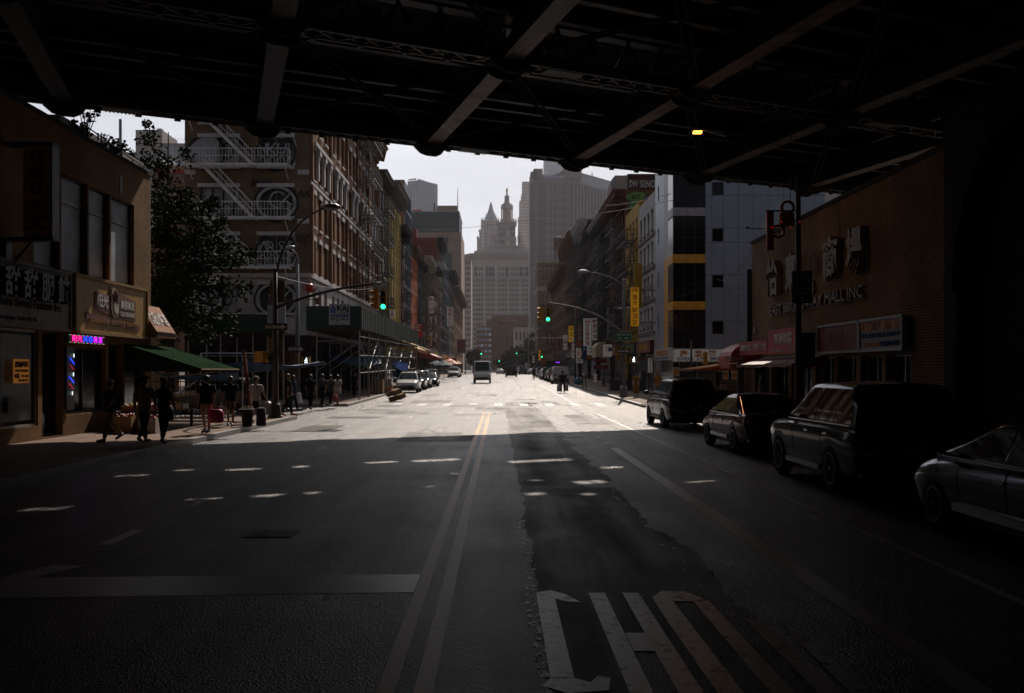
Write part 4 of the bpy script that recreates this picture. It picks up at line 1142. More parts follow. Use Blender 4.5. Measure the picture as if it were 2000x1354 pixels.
# tall dark bay recesses on the upper colonnade and cornices
for x in (929, 951, 957, 963, 991, 1017, 1030):
    cm = MB(); cm.box(px(x - 1.9, Ym), px(x + 1.9, Ym), Ym - .25, Ym - .05, pz(541, Ym), pz(521, Ym), mat('dark_bay', (.02, .016, .015), rough=.6)); cm.build('bay_recess', mu)
cm = MB()
for (y0, y1, pr) in ((495, 499, 3.0), (499, 503, 2.0), (503, 507, 1.2), (507, 520, .05), (541, 544, 1.4), (551, 553, .9)):
    cm.box(xa - .2, xb_, Ym - pr, Ym + 18, pz(y1, Ym), pz(y0, Ym) - .02, LIMED if pr > .1 else LIME)
    if pr < 20:
        A = V((xa, Ym, 0)); B = A + uw * 26; nn_ = nw
        cm.bar(A + nn_ * (pr / 2 - 2) + Z_ * (pz(y0, Ym) + pz(y1, Ym)) / 2, B + nn_ * (pr / 2 - 2) + Z_ * (pz(y0, Ym) + pz(y1, Ym)) / 2, pr + 4, pz(y0, Ym) - pz(y1, Ym) - .05, LIMED)
for k in range(60): xx = xa + (xb_ - xa) * k / 60; cm.box(xx, xx + .5, Ym - 2.4, Ym - 1.9, pz(505, Ym), pz(500.5, Ym), LIMED)
for k in range(46): xx = xa + (xb_ - xa) * k / 46; cm.box(xx + .3, xx + 1.0, Ym - .03, Ym + .0, pz(517, Ym), pz(510, Ym), WFAR)
cm.box(xa, xb_, Ym + 18.01, Ym + 40, 0, pz(500, Ym), LIME)
cm.build('cornice', mu)
pm = MB()
for k in range(31): xx = xa + (xb_ - xa) * k / 30; pm.box(xx - .28, xx + .28, Ym - .3, Ym - .02, 0, pz(553, Ym), LIME)
pm.build('pier', mu)
# stepped podium and tower
tw = MB()
def tb(x0, x1, yt, yb, d0, d1, m=LIME): tw.box(px(x0, Ym), px(x1, Ym), Ym + d0, Ym + d1, pz(yb, Ym), pz(yt, Ym), m)
tb(926, 1060, 489, 495, 4, 30); tb(934, 1050, 485, 489, 6, 28); tb(952, 1025, 478, 485, 6.5, 27, LIMED)
tb(968, 1009, 462, 478, 7, 26); tb(971, 1007, 436, 462, 8.5, 22); tb(968.5, 1009.5, 431, 436, 7.5, 23.5, LIMED); tb(969, 1009, 461, 463, 7.2, 25, LIMED)
for k in range(8): tb(971.5 + k * 4.8, 973.3 + k * 4.8, 437, 461, 7.4, 8.4, LIMED)
for k in range(7): tb(974 + k * 4.8, 975.5 + k * 4.8, 441, 448, 8.35, 8.45, WFAR); tb(974 + k * 4.8, 975.5 + k * 4.8, 452, 459, 8.35, 8.45, WFAR)
for k in range(7): tb(971 + k * 5.2, 973 + k * 5.2, 466, 474, 6.9, 6.99, WFAR)
tw.build('tower', mu)
def turret(cx, ybase, ytop, r, Yo, m=LIME, nm='turret'):
    c = V((px(cx, Ym), Ym + Yo, 0)); q = MB()
    z0_, z1_ = pz(ybase, Ym), pz(ytop, Ym); h = z1_ - z0_
    q.lathe([(r, z0_), (r, z0_ + h * .28), (r * 1.15, z0_ + h * .3), (r * 1.1, z0_ + h * .34), (r * .6, z0_ + h * .345), (r * .6, z0_ + h * .56), (r * 1.05, z0_ + h * .57), (r * 1.05, z0_ + h * .62), (r * .7, z0_ + h * .66), (r * .45, z0_ + h * .8), (r * .15, z0_ + h * .92), (.05, z1_)], c, m, 12)
    for k in range(8):
        t = k * math.pi / 4; q.tube([c + V((r * .9 * math.cos(t), r * .9 * math.sin(t), z0_ + h * .34)), c + V((r * .9 * math.cos(t), r * .9 * math.sin(t), z0_ + h * .57))], r * .12, m, 5)
    return q.build(nm, mu)
for cx, yo in ((962.5, 9), (1016.5, 9), (992, 3), (975, 26)): turret(cx, 480, 444, 2.5, yo)
for cx in (970, 1008, 973.5, 1004): 
    q = MB(); c = V((px(cx, Ym), Ym + 9, 0)); q.lathe([(.7, pz(431, Ym)), (.7, pz(427, Ym)), (.3, pz(425, Ym)), (.05, pz(421, Ym))], c, LIME, 8); q.build('pinnacle', mu)
ct = V((px(990.3, Ym), Ym + 15, 0)); zz = lambda y: pz(y, Ym)
q = MB(); k_ = .4527
q.lathe([(6.2, zz(431)), (6.2, zz(424)), (5.4, zz(423.5)), (3.3, zz(423)), (3.3, zz(403)), (5.6, zz(402.5)), (5.6, zz(399)), (4.6, zz(398)), (4.4, zz(394)), (3.2, zz(392)), (2.3, zz(389)), (2.1, zz(380)), (2.5, zz(379.5)), (2.3, zz(378)), (1.2, zz(376)), (.7, zz(373))], ct, LIME, 20); q.build('lantern', mu)
q = MB()
for k in range(16):
    t = k * math.pi / 8; a = ct + V((4.9 * math.cos(t), 4.9 * math.sin(t), 0)); q.tube([a + Z_ * zz(423.5), a + Z_ * zz(403)], .42, LIME, 6)
    a = ct + V((5.2 * math.cos(t), 5.2 * math.sin(t), 0)); q.tube([a + Z_ * zz(399), a + Z_ * zz(394)], [.35, .06], LIME, 5)
q.build('colonnade', mu)
q = MB(); c = ct; q.tube([c + Z_ * zz(373), c + Z_ * zz(370.5), c + V((.15, 0, zz(367))), c + V((-.1, 0, zz(364.5))), c + V((0, 0, zz(363)))], [.5, .75, .85, .8, .3], GOLD, 8)
q.lathe([(.05, zz(363.3)), (.42, zz(362.7)), (.42, zz(361.6)), (.05, zz(361))], c, GOLD, 8)
q.tube([c + V((0, 0, zz(365))), c + V((1.1, 0, zz(362.5))), c + V((1.0, 0, zz(359.8)))], .18, GOLD, 6); q.tube([c + V((0, 0, zz(365))), c + V((-1.0, 0, zz(367))), c + V((-.9, 0, zz(369)))], .2, GOLD, 6); q.build('statue', mu)

# gothic tower behind with copper pyramid roof
Yw = 1350
wo = empty('gothic_skyscraper', (px(957, Yw), Yw + 20, 0), 'cream gothic skyscraper with blue green pyramid spire left of the tiered tower', 'skyscraper')
block(wo, 'wall', 931.5, 985, Yw, 50, 466, 724, TERRA, 12, 40, fw=.45, wn=False, dp=.6)
block(wo, 'wall', 941, 971, Yw + 2, 30, 431, 466, TERRA, 7, 7, fw=.45, wn=False, dp=.6)
block(wo, 'wall', 939, 945, Yw - 2, 8, 440, 500, TERRA); block(wo, 'wall', 936, 951, Yw - 1, 20, 453, 480, TERRA, 3, 4, wn=False)
q = MB(); cw_ = V((px(958.5, Yw), Yw + 16, 0)); zw = lambda y: pz(y, Yw)
q.lathe([(11, zw(434)), (10.6, zw(429)), (9.2, zw(426)), (4.6, zw(412)), (4.0, zw(410)), (4.2, zw(408)), (2.9, zw(406)), (2.4, zw(399)), (1.4, zw(395)), (.25, zw(390))], cw_, COPPER, 8)
for k in range(8):
    t = k * math.pi / 4 + .39; a = cw_ + V((10.8 * math.cos(t), 10.8 * math.sin(t), 0)); q.tube([a + Z_ * zw(436), a + Z_ * zw(429), a + Z_ * zw(425)], [1.0, .9, .1], TERRA, 6)
    a = cw_ + V((3.7 * math.cos(t), 3.7 * math.sin(t), 0)); q.tube([a + Z_ * zw(411), a + Z_ * zw(404)], [.6, .1], TERRA, 5)
    for j in range(3):
        rj = (8.4, 7.0, 5.7)[j]; yj = (423.5, 419, 415)[j]
        a = cw_ + V((rj * math.cos(t - .39), rj * math.sin(t - .39), 0)); q.lathe([(.7, zw(yj)), (.7, zw(yj - 1.5)), (.05, zw(yj - 3))], a, COPPER, 6)
q.build('spire', wo)
for x, y0, y1 in ((941.5, 440, 424), (947.5, 434, 427), (968, 434, 426), (937, 454, 447), (933, 466, 461)):
    q = MB(); c = V((px(x, Yw), Yw + 1, 0)); q.lathe([(1.7, zw(y0)), (1.7, zw((y0 + y1) / 2)), (1.9, zw((y0 + y1) / 2)), (.1, zw(y1))], c, TERRA, 8); q.build('pinnacle', wo)

# stepped beige tower right of the tiered tower
Yt = 1500
bt = empty('stepped_skyscraper', (px(1028, Yt), Yt + 20, 0), 'beige stepped skyscraper squeezed between tiered tower and courthouse', 'skyscraper')
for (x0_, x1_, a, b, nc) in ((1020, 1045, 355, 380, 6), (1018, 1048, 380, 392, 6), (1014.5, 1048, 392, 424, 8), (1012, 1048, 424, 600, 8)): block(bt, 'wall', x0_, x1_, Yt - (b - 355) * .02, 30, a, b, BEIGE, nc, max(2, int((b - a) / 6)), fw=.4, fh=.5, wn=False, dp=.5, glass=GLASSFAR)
# courthouse
Yc = 650
co_ = empty('courthouse_tower', (px(1110, Yc), Yc + 20, 0), 'massive grey granite courthouse tower with curved crown and vertical piers', 'skyscraper')
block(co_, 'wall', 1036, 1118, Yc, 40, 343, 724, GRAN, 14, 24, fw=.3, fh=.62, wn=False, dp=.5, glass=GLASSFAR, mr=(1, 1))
q = MB()
for k in range(9):
    t0_, t1_ = k / 8, (k + 1) / 8
    if k < 8:
        y = 331 + 10 * math.sin(math.pi * (t0_ + .06))
        q.box(px(1041 + 62 * t0_, Yc), px(1041 + 62 * t1_, Yc), Yc + .6 + 3 * math.sin(math.pi * t0_), Yc + 20, pz(344, Yc), pz(y, Yc), GRAN)
for (a, b, y) in ((1036, 1048, 336), (1042, 1060, 330), (1101, 1136, 325)): q.box(px(a, Yc), px(b, Yc), Yc - .5, Yc + 22, pz(350, Yc), pz(y, Yc), GRAN)
for k in range(9): q.box(px(1062 + k * 4.5, Yc), px(1064.6 + k * 4.5, Yc), Yc - .12, Yc - .02, pz(347, Yc), pz(343.6, Yc), GLASSFAR)
for x in (1036, 1041, 1053, 1058, 1063, 1077, 1084, 1098, 1103, 1117): q.box(px(x - .8, Yc), px(x + .8, Yc), Yc - .5, Yc - .02, 0, pz(360, Yc), GRAND)
q.box(px(1034, Yc), px(1112, Yc), Yc - .8, Yc - .02, pz(520, Yc), pz(517, Yc), GRAND)
q.box(px(1042, Yc), px(1045, Yc), Yc - 1.0, Yc - .51, pz(560, Yc), pz(521, Yc), LTGREY)
q.build('crown', co_)
# receding right face
A = V((px(1118, Yc), Yc, 0)); u_ = V((.62, .79, 0)).normalized(); n_ = V((u_.y, -u_.x, 0)); Wd = 62
ops = grid(Wd, pz(700, Yc), pz(352, Yc), 16, 20, .5, .6); mb = MB(); wall(mb, A, u_, n_, Wd, 0, pz(333, Yc), ops, GRAN, .6); B = A + u_ * Wd
mb.face([A + Z_ * pz(333, Yc), B + Z_ * pz(333, Yc), B + V((-40, 30, 0)) + Z_ * pz(333, Yc), A + V((-20, 40, 0)) + Z_ * pz(333, Yc)], GRAN)
for k in range(17): p_ = A + u_ * (Wd * k / 16); mb.bar(p_ + n_ * .3, p_ + n_ * .3 + Z_ * pz(356, Yc), .7, .5, GRAND, up=n_)
mb.build('side_wall', co_)
g = MB()
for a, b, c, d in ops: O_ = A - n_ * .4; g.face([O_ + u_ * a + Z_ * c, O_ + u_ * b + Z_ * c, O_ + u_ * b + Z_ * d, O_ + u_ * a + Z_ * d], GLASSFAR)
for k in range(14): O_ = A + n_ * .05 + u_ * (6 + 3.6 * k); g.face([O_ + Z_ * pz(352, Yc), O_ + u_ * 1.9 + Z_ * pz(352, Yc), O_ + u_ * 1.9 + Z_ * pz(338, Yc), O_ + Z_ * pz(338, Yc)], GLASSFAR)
tag(g.build('window', co_), kind='stuff')
q = MB(); c = A + u_ * 36 + Z_ * pz(333, Yc) - n_ * 8; q.lathe([(1.2, 0), (1.2, 1.5), (.5, 2), (.1, 6)], c, GRAN, 8); q.build('finial', co_)
# glass supertall behind
Y1w = 1750; s1 = empty('glass_supertall', (px(1085, Y1w), Y1w + 20, 0), 'pale blue glass supertall rising behind the courthouse up to the bridge', 'skyscraper')
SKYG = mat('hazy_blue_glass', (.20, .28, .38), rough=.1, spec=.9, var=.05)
q = MB(); zq = pz(250, Y1w); xa_, xb2 = px(1058, Y1w), px(1112, Y1w); xm = px(1071, Y1w)
q.face([(xa_, Y1w + 10, 0), (xm, Y1w, 0), (xm, Y1w, zq), (xa_ + 4, Y1w + 10, zq)], SKYG); q.face([(xm, Y1w, 0), (xb2, Y1w + 6, 0), (xb2, Y1w + 6, zq), (xm, Y1w, zq)], SKYG); q.face([(xb2, Y1w + 6, 0), (xb2, Y1w + 40, 0), (xb2, Y1w + 40, zq), (xb2, Y1w + 6, zq)], SKYG)
for k in range(50): q.box(xm, xb2, Y1w - .4, Y1w - .1, zq - 8 * k, zq - 8 * k + .4, LTGREY)
q.build('curtain_wall', s1)
# plain brown rooftop block right
Yx = 300; rb_ = empty('boxy_tower', (px(1225, Yx), Yx + 10, 0), 'plain brown windowless tower block with glass left side behind the right row', 'building')
block(rb_, 'wall', 1201, 1253, Yx, 20, 343, 724, mat('brown_block_far', (.24, .18, .15), rough=.9, scale=.2))
q = MB(); X0_ = px(1201, Yx); q.face([(X0_, Yx, 0), (px(1189, Yx), Yx - 6, 0), (px(1189, Yx), Yx - 6, pz(360, Yx)), (X0_, Yx, pz(343, Yx))], BLUEG); q.build('glass_side', rb_)
q = MB(); [q.tube([(px(x, Yx), Yx + 2, pz(343, Yx)), (px(x, Yx), Yx + 2, pz(338, Yx))], .06, IRON) for x in (1223, 1229)]; q.build('antenna', rb_)
# glass tower left
Yg = 1150; gt = empty('glass_tower', (px(825, Yg), Yg + 20, 0), 'blue glass office tower with louvred crown above the left row', 'skyscraper')
BG = mat('tower_glass', (.24, .32, .46), rough=.12, spec=.9, var=.08); BGL = mat('tower_fins', (.45, .50, .58), rough=.5)
q = MB(); W0, Wm, W1 = px(795, Yg), px(817, Yg), px(853, Yg)
q.face([(W0, Yg + 8, 0), (Wm, Yg, 0), (Wm, Yg, pz(352, Yg)), (W0, Yg + 8, pz(352, Yg))], BG); q.face([(Wm, Yg, 0), (W1, Yg + 14, 0), (W1, Yg + 14, pz(358, Yg)), (Wm, Yg, pz(350, Yg))], BG)
q.build('curtain_wall', gt)
q = MB()
for k in range(16): yy = 353 + k * 4.6; q.bar((Wm, Yg - .3, pz(yy, Yg)), (W1, Yg + 13.7, pz(yy + 3, Yg)), .5, .5, BGL); q.bar((W0, Yg + 7.7, pz(yy, Yg)), (Wm, Yg - .3, pz(yy, Yg)), .5, .5, BGL)
for k in range(11): t = k / 10; xx = Wm + (W1 - Wm) * t; yv = Yg + 14 * t - .5; q.bar((xx, yv, 0), (xx, yv, pz(350 + 8 * t, Yg)), .5, .5, BGL, up=(0, 1, 0))
for k in range(5): t = k / 4; q.bar((W0 + (Wm - W0) * t, Yg + 8 * (1 - t) - .4, 0), (W0 + (Wm - W0) * t, Yg + 8 * (1 - t) - .4, pz(350, Yg)), .4, .4, BGL, up=(0, 1, 0))
q.bar((W0 + 1, Yg + 7, pz(349.5, Yg)), (Wm - 2.5, Yg + 1, pz(349.5, Yg)), .4, 1.6, BGL); q.bar((Wm, Yg, pz(350.5, Yg)), (W1, Yg + 14, pz(358, Yg)), .4, 1.2, BGL)
q.build('fins', gt)
# teal banded block left
Yn = 340; tb_ = empty('teal_banded_block', (px(852, Yn), Yn + 12, 0), 'beige concrete block with teal glass top storeys behind the left row', 'building')
TEAL = mat('teal_glass', (.07, .11, .12), rough=.2, spec=.6); 
block(tb_, 'wall', 800, 901, Yn, 30, 454, 724, BEIGE, 0, 0)
q = MB(); q.box(px(803, Yn), px(896.5, Yn), Yn + .4, Yn + 28, pz(454, Yn), pz(413.5, Yn), TEAL); q.build('glass_storeys', tb_)
q = MB()
for k in range(10): xx = px(803 + k * 10.2, Yn); q.box(xx - .06, xx + .06, Yn + .3, Yn + .39, pz(453, Yn), pz(414, Yn), IRON)
for y in (423, 433, 443): q.box(px(803, Yn), px(896.5, Yn), Yn + .28, Yn + .38, pz(y, Yn) - .06, pz(y, Yn) + .06, IRON)
q.box(px(802, Yn), px(897.5, Yn), Yn + .1, Yn + 28.2, pz(414.5, Yn), pz(412.5, Yn), LTGREY); q.build('mullions', tb_)
for (a, b, c, d) in ((814, 822, 464, 475), (829, 840, 464, 475), (865, 875, 465, 476), (864, 875, 486, 496), (862, 882, 494, 530), (880, 886, 540, 600)):
    q = MB(); q.box(px(a, Yn), px(b, Yn), Yn - .1, Yn - .005, pz(d, Yn), pz(c, Yn), TEAL); q.build('window', tb_)
q = MB()
for y in (470, 520, 570): q.box(px(800, Yn), px(901, Yn), Yn - .03, Yn - .01, pz(y, Yn), pz(y, Yn) + .08, BROWNF)
q.build('panel_joints', tb_)
q = MB(); q.box(px(852, Yn), px(892, Yn), Yn + 3, Yn + 20, pz(413, Yn), pz(399, Yn), BEIGE); q.box(px(846, Yn), px(848.5, Yn), Yn + 3, Yn + 3.5, pz(413, Yn), pz(394, Yn), IRON); q.box(px(804, Yn), px(822, Yn), Yn + 3, Yn + 9, pz(413, Yn), pz(407, Yn), ORED); q.build('penthouse', tb_)
q = MB(); q.tube([(px(893, Yn), Yn + 4, pz(415, Yn)), (px(893, Yn), Yn + 4, pz(381, Yn)), (px(893.5, Yn), Yn + 4, pz(362, Yn))], [.18, .14, .07], LTGREY); q.build('mast', tb_)
# hazy small block with red roof
Yo = 700; ob = empty('red_roofed_block', (px(910, Yo), Yo + 12, 0), 'distant pale block with small red roof left of the tiered skyscraper', 'building')
block(ob, 'wall', 900, 920, Yo, 30, 508, 724, LIME, 5, 20, wn=False, dp=.4); block(ob, 'attic', 900, 907.5, Yo - 1, 20, 501, 509, ORED)
q = MB(); q.mesh([(px(907.5, Yo), Yo - 1, pz(508, Yo)), (px(919, Yo), Yo - 1, pz(508, Yo)), (px(907.5, Yo), Yo - 1, pz(497, Yo)), (px(907.5, Yo), Yo + 15, pz(508, Yo)), (px(919, Yo), Yo + 15, pz(508, Yo)), (px(907.5, Yo), Yo + 15, pz(497, Yo))], [(0, 1, 2), (3, 5, 4), (1, 4, 5, 2), (0, 2, 5, 3)], LIME); q.box(px(904, Yo), px(906.5, Yo), Yo, Yo + 2, pz(501, Yo), pz(494, Yo), ORED); q.build('roof', ob)
# brown terraced complex at the end of the street
Yq = 480; bq = empty('brown_complex', (px(985, Yq), Yq + 15, 0), 'brown brick civic complex in front of the tiered skyscraper base', 'building')
BR2 = mat('brown_brick_far', (.20, .125, .09), rough=.9, scale=.15, var=.1)
block(bq, 'wall', 961, 1033, Yq, 25, 614, 724, BR2, 0, 0); block(bq, 'wall', 950, 961, Yq + 2, 20, 625, 724, BR2)
X0_, X1_, ZT2, ZB2 = block(bq, 'wall', 930, 960.5, Yq - 6, 20, 637, 724, BR2, 4, 8, fw=.75, fh=.45, wn=True, dp=.3, glass=GLASSFAR)
q = MB()
for k in range(9): yy = 640 + k * 8.5; q.box(px(988, Yq), px(991, Yq), Yq - .1, Yq - .01, pz(yy + 3.5, Yq), pz(yy, Yq), WFAR)
for (a, b, c, d) in ((1012, 1018, 635, 638), (1021, 1025, 635, 639), (961, 1033, 614, 615.5), (977, 1010, 626, 626.8)): q.box(px(a, Yq), px(b, Yq), Yq - .2, Yq - .01, pz(d, Yq), pz(c, Yq), WFAR if b - a < 20 else LTGREY)
q.build('window', bq)
# pale classical courthouse piece
Yp = 420; pc = empty('pale_courthouse', (px(1025, Yp), Yp + 10, 0), 'pale stone low courthouse behind trees at the end of the street', 'building')
block(pc, 'wall', 1005, 1050, Yp, 25, 643, 724, LTGREY, 6, 3, fw=.4, fh=.6, dp=.4); q = MB(); q.box(px(1004, Yp), px(1051, Yp), Yp - .5, Yp + 25, pz(643.5, Yp), pz(640, Yp), LTGREY); q.build('cornice', pc)
# beige loft with water tank on the right
Yl = 300; lf = empty('loft_building', (px(1080, Yl), Yl + 12, 0), 'tan brick loft building with cream bands at the bend of the street', 'building')
LB = mat('loft_brick', (.27, .17, .105), rough=.85, scale=.3, var=.12)
block(lf, 'wall', 1050, 1109, Yl, 25, 512, 724, LB, 6, 11, fw=.55, fh=.6, dp=.4, mr=(1.2, .8))
q = MB()
for y0_, y1_, pr in ((509, 514, .9), (524, 525.5, .3), (560, 563, .5), (563, 568, .25), (640, 643, .3)): q.box(px(1049, Yl), px(1110, Yl), Yl - pr, Yl + 25, pz(y1_, Yl), pz(y0_, Yl), CREAM)
q.build('string_course', lf)
A = V((px(1050, Yl), Yl, 0)); B = V((px(1045.5, Yl + 30), Yl + 25, 0)); q = MB(); q.mesh([A, B, B + Z_ * pz(512, Yl), A + Z_ * pz(512, Yl)], [(0, 1, 2, 3)], LB); q.build('side_wall', lf)
wt = empty('water_tank', (px(1092, 308), 308, pz(509, 300)), 'wooden rooftop water tank on steel legs above the tan loft building', 'water tank')
WOOD = mat('tank_wood', (.12, .075, .055), rough=.9, scale=1.5, var=.3); cxx = px(1091.5, 308)
q = MB(); q.lathe([(1.75, pz(489, 308)), (1.7, pz(466, 308))], (cxx, 308, 0), WOOD, 20)
for k in range(5): q.lathe([(1.78, pz(488 - 5 * k, 308)), (1.78, pz(487.4 - 5 * k, 308))], (cxx, 308, 0), IRON, 20)
q.build('barrel', wt)
q = MB(); q.lathe([(1.85, pz(466, 308)), (1.8, pz(465.5, 308)), (.1, pz(461, 308))], (cxx, 308, 0), WOOD, 20); q.build('roof', wt)
for sx_ in (-1.2, 1.2):
    for sy in (-1.2, 1.2): q = MB(); q.bar((cxx + sx_, 308 + sy, pz(511, 308)), (cxx + sx_ * .9, 308 + sy * .9, pz(489, 308)), .18, .18, IRON); q.build('leg', wt)
# blocks far left behind the tree
for (nm, lb_, x0_, x1_, Yy, yt, m, nc, nr) in (('concrete_tower', 'plain concrete tower behind the street tree', 265, 317, 420, 254, mat('grey_concrete_far', (.34, .30, .29), rough=.9, scale=.1), 0, 0),
        ('grey_glass_block', 'grey stepped block with glass bays left of the corner building', 317, 380, 380, 280, LIMED, 8, 14)):
    t = empty(nm, (px((x0_ + x1_) / 2, Yy), Yy + 10, 0), lb_, 'building')
    block(t, 'wall', x0_, x1_, Yy, 20, yt, 724, m, nc, nr, dp=.3, fw=.7, fh=.7, glass=GLASSFAR, wn=nc > 0)
    if nc:
        q = MB(); [q.bar((px(320 + k * 6, Yy), Yy + 1, pz(277, Yy)), (px(324 + k * 6, Yy), Yy + 1, pz(272 - k, Yy)), .15, .1, LTGREY) for k in range(8)]; q.build('roof_frame', t)
    else:
        q = MB(); q.box(px(305, Yy), px(314, Yy), Yy + 1, Yy + 4, pz(254, Yy), pz(250, Yy), LTGREY); q.build('plant_room', t)
t = empty('low_pale_block', (px(285, 300), 305, 0), 'low pale grey block with clerestory windows behind the street tree', 'building')
block(t, 'wall', 240, 312, 300, 15, 298, 724, LTGREY, 9, 12, dp=.3, fw=.5, fh=.4, wn=True)
t = empty('red_deck_block', (px(340, 200), 205, 0), 'building top with red painted steel deck behind the tree', 'building')
block(t, 'wall', 300, 372, 200, 12, 340, 724, BROWNF); q = MB(); q.box(px(304, 200), px(370, 200), 199, 202, pz(338, 200), pz(334, 200), mat('red_oxide', (.45, .03, .02))); q.box(px(304, 200), px(370, 200), 199.2, 201, pz(334, 200), pz(325, 200), TANW); q.build('deck', t)
# ================================================================ poles, signals, street signs
GREENP = mat('green_sign_sheet', (.015, .16, .07), rough=.4)
WHT = mat('white_sign_sheet', (.62, .62, .62), rough=.4)
BLKS = mat('black_sign_sheet', (.015, .015, .017), rough=.4)
POLEM = mat('pole_steel', (.17, .17, .175), rough=.5, metal=.4)
BRNZ = mat('bronze_pole', (.06, .05, .045), rough=.5, metal=.3)
GO = emit('green_signal_light', (.02, 1.0, .38), 5)
def pole(name, label, x, Y, ztop, r=.1, m=POLEM, base=(.28, .65), bm=None, arms=(), lamp=None, z0=None):
    z0 = gz(Y) + .15 if z0 is None else z0
    t = empty(name, (x, Y, z0), label, 'street pole' if lamp is None else 'street lamp')
    q = MB(); q.tube([(x, Y, z0 + base[1] * .9), (x, Y, ztop)], [r, r * .62], m, 10); q.tube([(x, Y, ztop - .001), (x, Y, ztop + .08)], [r * .8, .03], m, 8); q.build('pole', t, smooth=True)
    q = MB(); q.lathe([(base[0] * 1.1, z0), (base[0] * 1.1, z0 + .08), (base[0], z0 + .1), (base[0] * .72, z0 + base[1] * .85), (base[0] * .8, z0 + base[1] * .86), (r, z0 + base[1])], (x, Y, 0), bm or m, 8); q.build('base', t)
    for pts, rr_ in arms:
        q = MB(); n = []
        for i in range(len(pts) - 1):           # smooth the arm
            for k in range(4):
                t_ = k / 4; P0 = V(pts[max(i - 1, 0)]); P1 = V(pts[i]); P2 = V(pts[i + 1]); P3 = V(pts[min(i + 2, len(pts) - 1)])
                n.append(.5 * ((2 * P1) + (-P0 + P2) * t_ + (2 * P0 - 5 * P1 + 4 * P2 - P3) * t_ ** 2 + (-P0 + 3 * P1 - 3 * P2 + P3) * t_ ** 3))
        n.append(V(pts[-1])); q.tube(n, [rr_ * (1 - .45 * i / len(n)) for i in range(len(n))], m, 8); q.build('arm', t, smooth=True)
    if lamp:
        c, d = V(lamp[0]), V(lamp[1]).normalized()
        q = MB(); q.tube([c - d * .45, c - d * .2, c + d * .15, c + d * .38], [.05, .13, .15, .04], STEEL, 10); q.build('lamp_head', t, smooth=True)
        q = MB(); q.tube([c - Z_ * .03 + d * .1, c - Z_ * .15 + d * .1], [.12, .07], mat('lamp_lens', (.4, .4, .4), rough=.2), 10); q.tube([c - d * .1 + Z_ * .1, c - d * .1 + Z_ * .24], [.05, .05], STEEL, 8); q.build('lens', t)
    return t
def signal(label, c, rz=0.0, s=1.0, lit=True, group=None):
    t = empty('traffic_light', (0, 0, 0), label, 'traffic light', group)
    q = MB(); q.box(-.15, .15, -.1, .1, -.5, .5, TRAFY); q.box(-.17, .17, .1, .13, -.52, .52, TRAFY)
    q.tube([(0, 0, .5), (0, 0, .66)], .035, POLEM)
    hs = q.build('housing', t)
    for k, z in enumerate((.33, 0, -.33)):
        q = MB(); n = 12
        for i in range(n):
            a = -.5 + (math.pi + 1.0) * i / n; b = -.5 + (math.pi + 1.0) * (i + 1) / n
            q.mesh([(.13 * math.cos(a), -.1, z + .13 * math.sin(a)), (.13 * math.cos(b), -.1, z + .13 * math.sin(b)), (.13 * math.cos(b), -.31 + .06 * (1 - math.sin(b)), z + .13 * math.sin(b)), (.13 * math.cos(a), -.31 + .06 * (1 - math.sin(a)), z + .13 * math.sin(a))], [(0, 1, 2, 3)], TRAFY)
        q.build('visor', t)
        q = MB(); q.lathe([(.115, -.125), (.09, -.14), (.02, -.15)], (0, 0, z), (GO if (k == 2 and lit) else BLACK), 14, axis='y'); q.build('lens', t)
    t.location = c; t.rotation_euler = (0, 0, rz); t.scale = (s, s, s)
    return t
def pedsig(label, c, s=1.0, lit=True, rz=0):
    t = empty('pedestrian_signal', (0, 0, 0), label, 'pedestrian signal')
    q = MB(); q.box(-.22, .22, -.1, .12, -.22, .22, TRAFY); q.box(-.19, .19, -.2, -.1, .19, .22, TRAFY); q.box(-.22, -.19, -.2, -.1, -.22, .22, TRAFY); q.box(.19, .22, -.2, -.1, -.22, .22, TRAFY)
    q.box(-.5, -.22, 0, .05, .17, .2, TRAFY); q.box(-.5, -.22, 0, .05, -.2, -.17, TRAFY); q.build('housing', t)
    q = MB(); q.box(-.189, .189, -.115, -.101, -.189, .189, BLKS); q.build('screen', t)
    if lit:
        q = MB(); W_ = emit('walk_light', (.8, .92, 1.0), 4)
        for a, b in (((.02, .11), (.01, .0)), ((.01, .0), (-.06, -.14)), ((.01, .0), (.05, -.06)), ((.05, -.06), (.08, -.14)), ((.02, .08), (-.05, .03)), ((-.05, .03), (-.05, -.02)), ((.02, .08), (.08, .02))):
            q.bar((a[0], -.125, a[1]), (b[0], -.125, b[1]), .028, .01, W_, up=(0, 1, 0))
        q.lathe([(.027, -.122), (.027, -.13)], (.035, 0, .145), W_, 8, axis='y'); q.build('walking_figure', t)
    t.location = c; t.scale = (s, s, s); t.rotation_euler = (0, 0, rz); return t
def oneway(label, c, w, h, white=True, Yo=0):
    t = empty('one_way_sign', c, label, 'road sign'); c = V(c)
    q = MB(); q.box(c.x - w / 2, c.x + w / 2, c.y - .01, c.y + .01, c.z - h / 2, c.z + h / 2, BLKS); q.build('plate', t)
    q = MB(); O = c - Y_ * .012
    q.poly(O, X_, Z_, [(-w * .45, -h * .22), (w * .25, -h * .22), (w * .25, -h * .38), (w * .46, 0), (w * .25, h * .38), (w * .25, h * .22), (-w * .45, h * .22)], 0, .004, WHT); q.build('arrow', t)
    q = MB(); q.text('ONE WAY', O - Y_ * .006 - X_ * w * .08 - Z_ * h * .15, X_, Z_, h * .42, BLKS, .02, .003, width=w * .6); q.build('lettering', t)
    return t

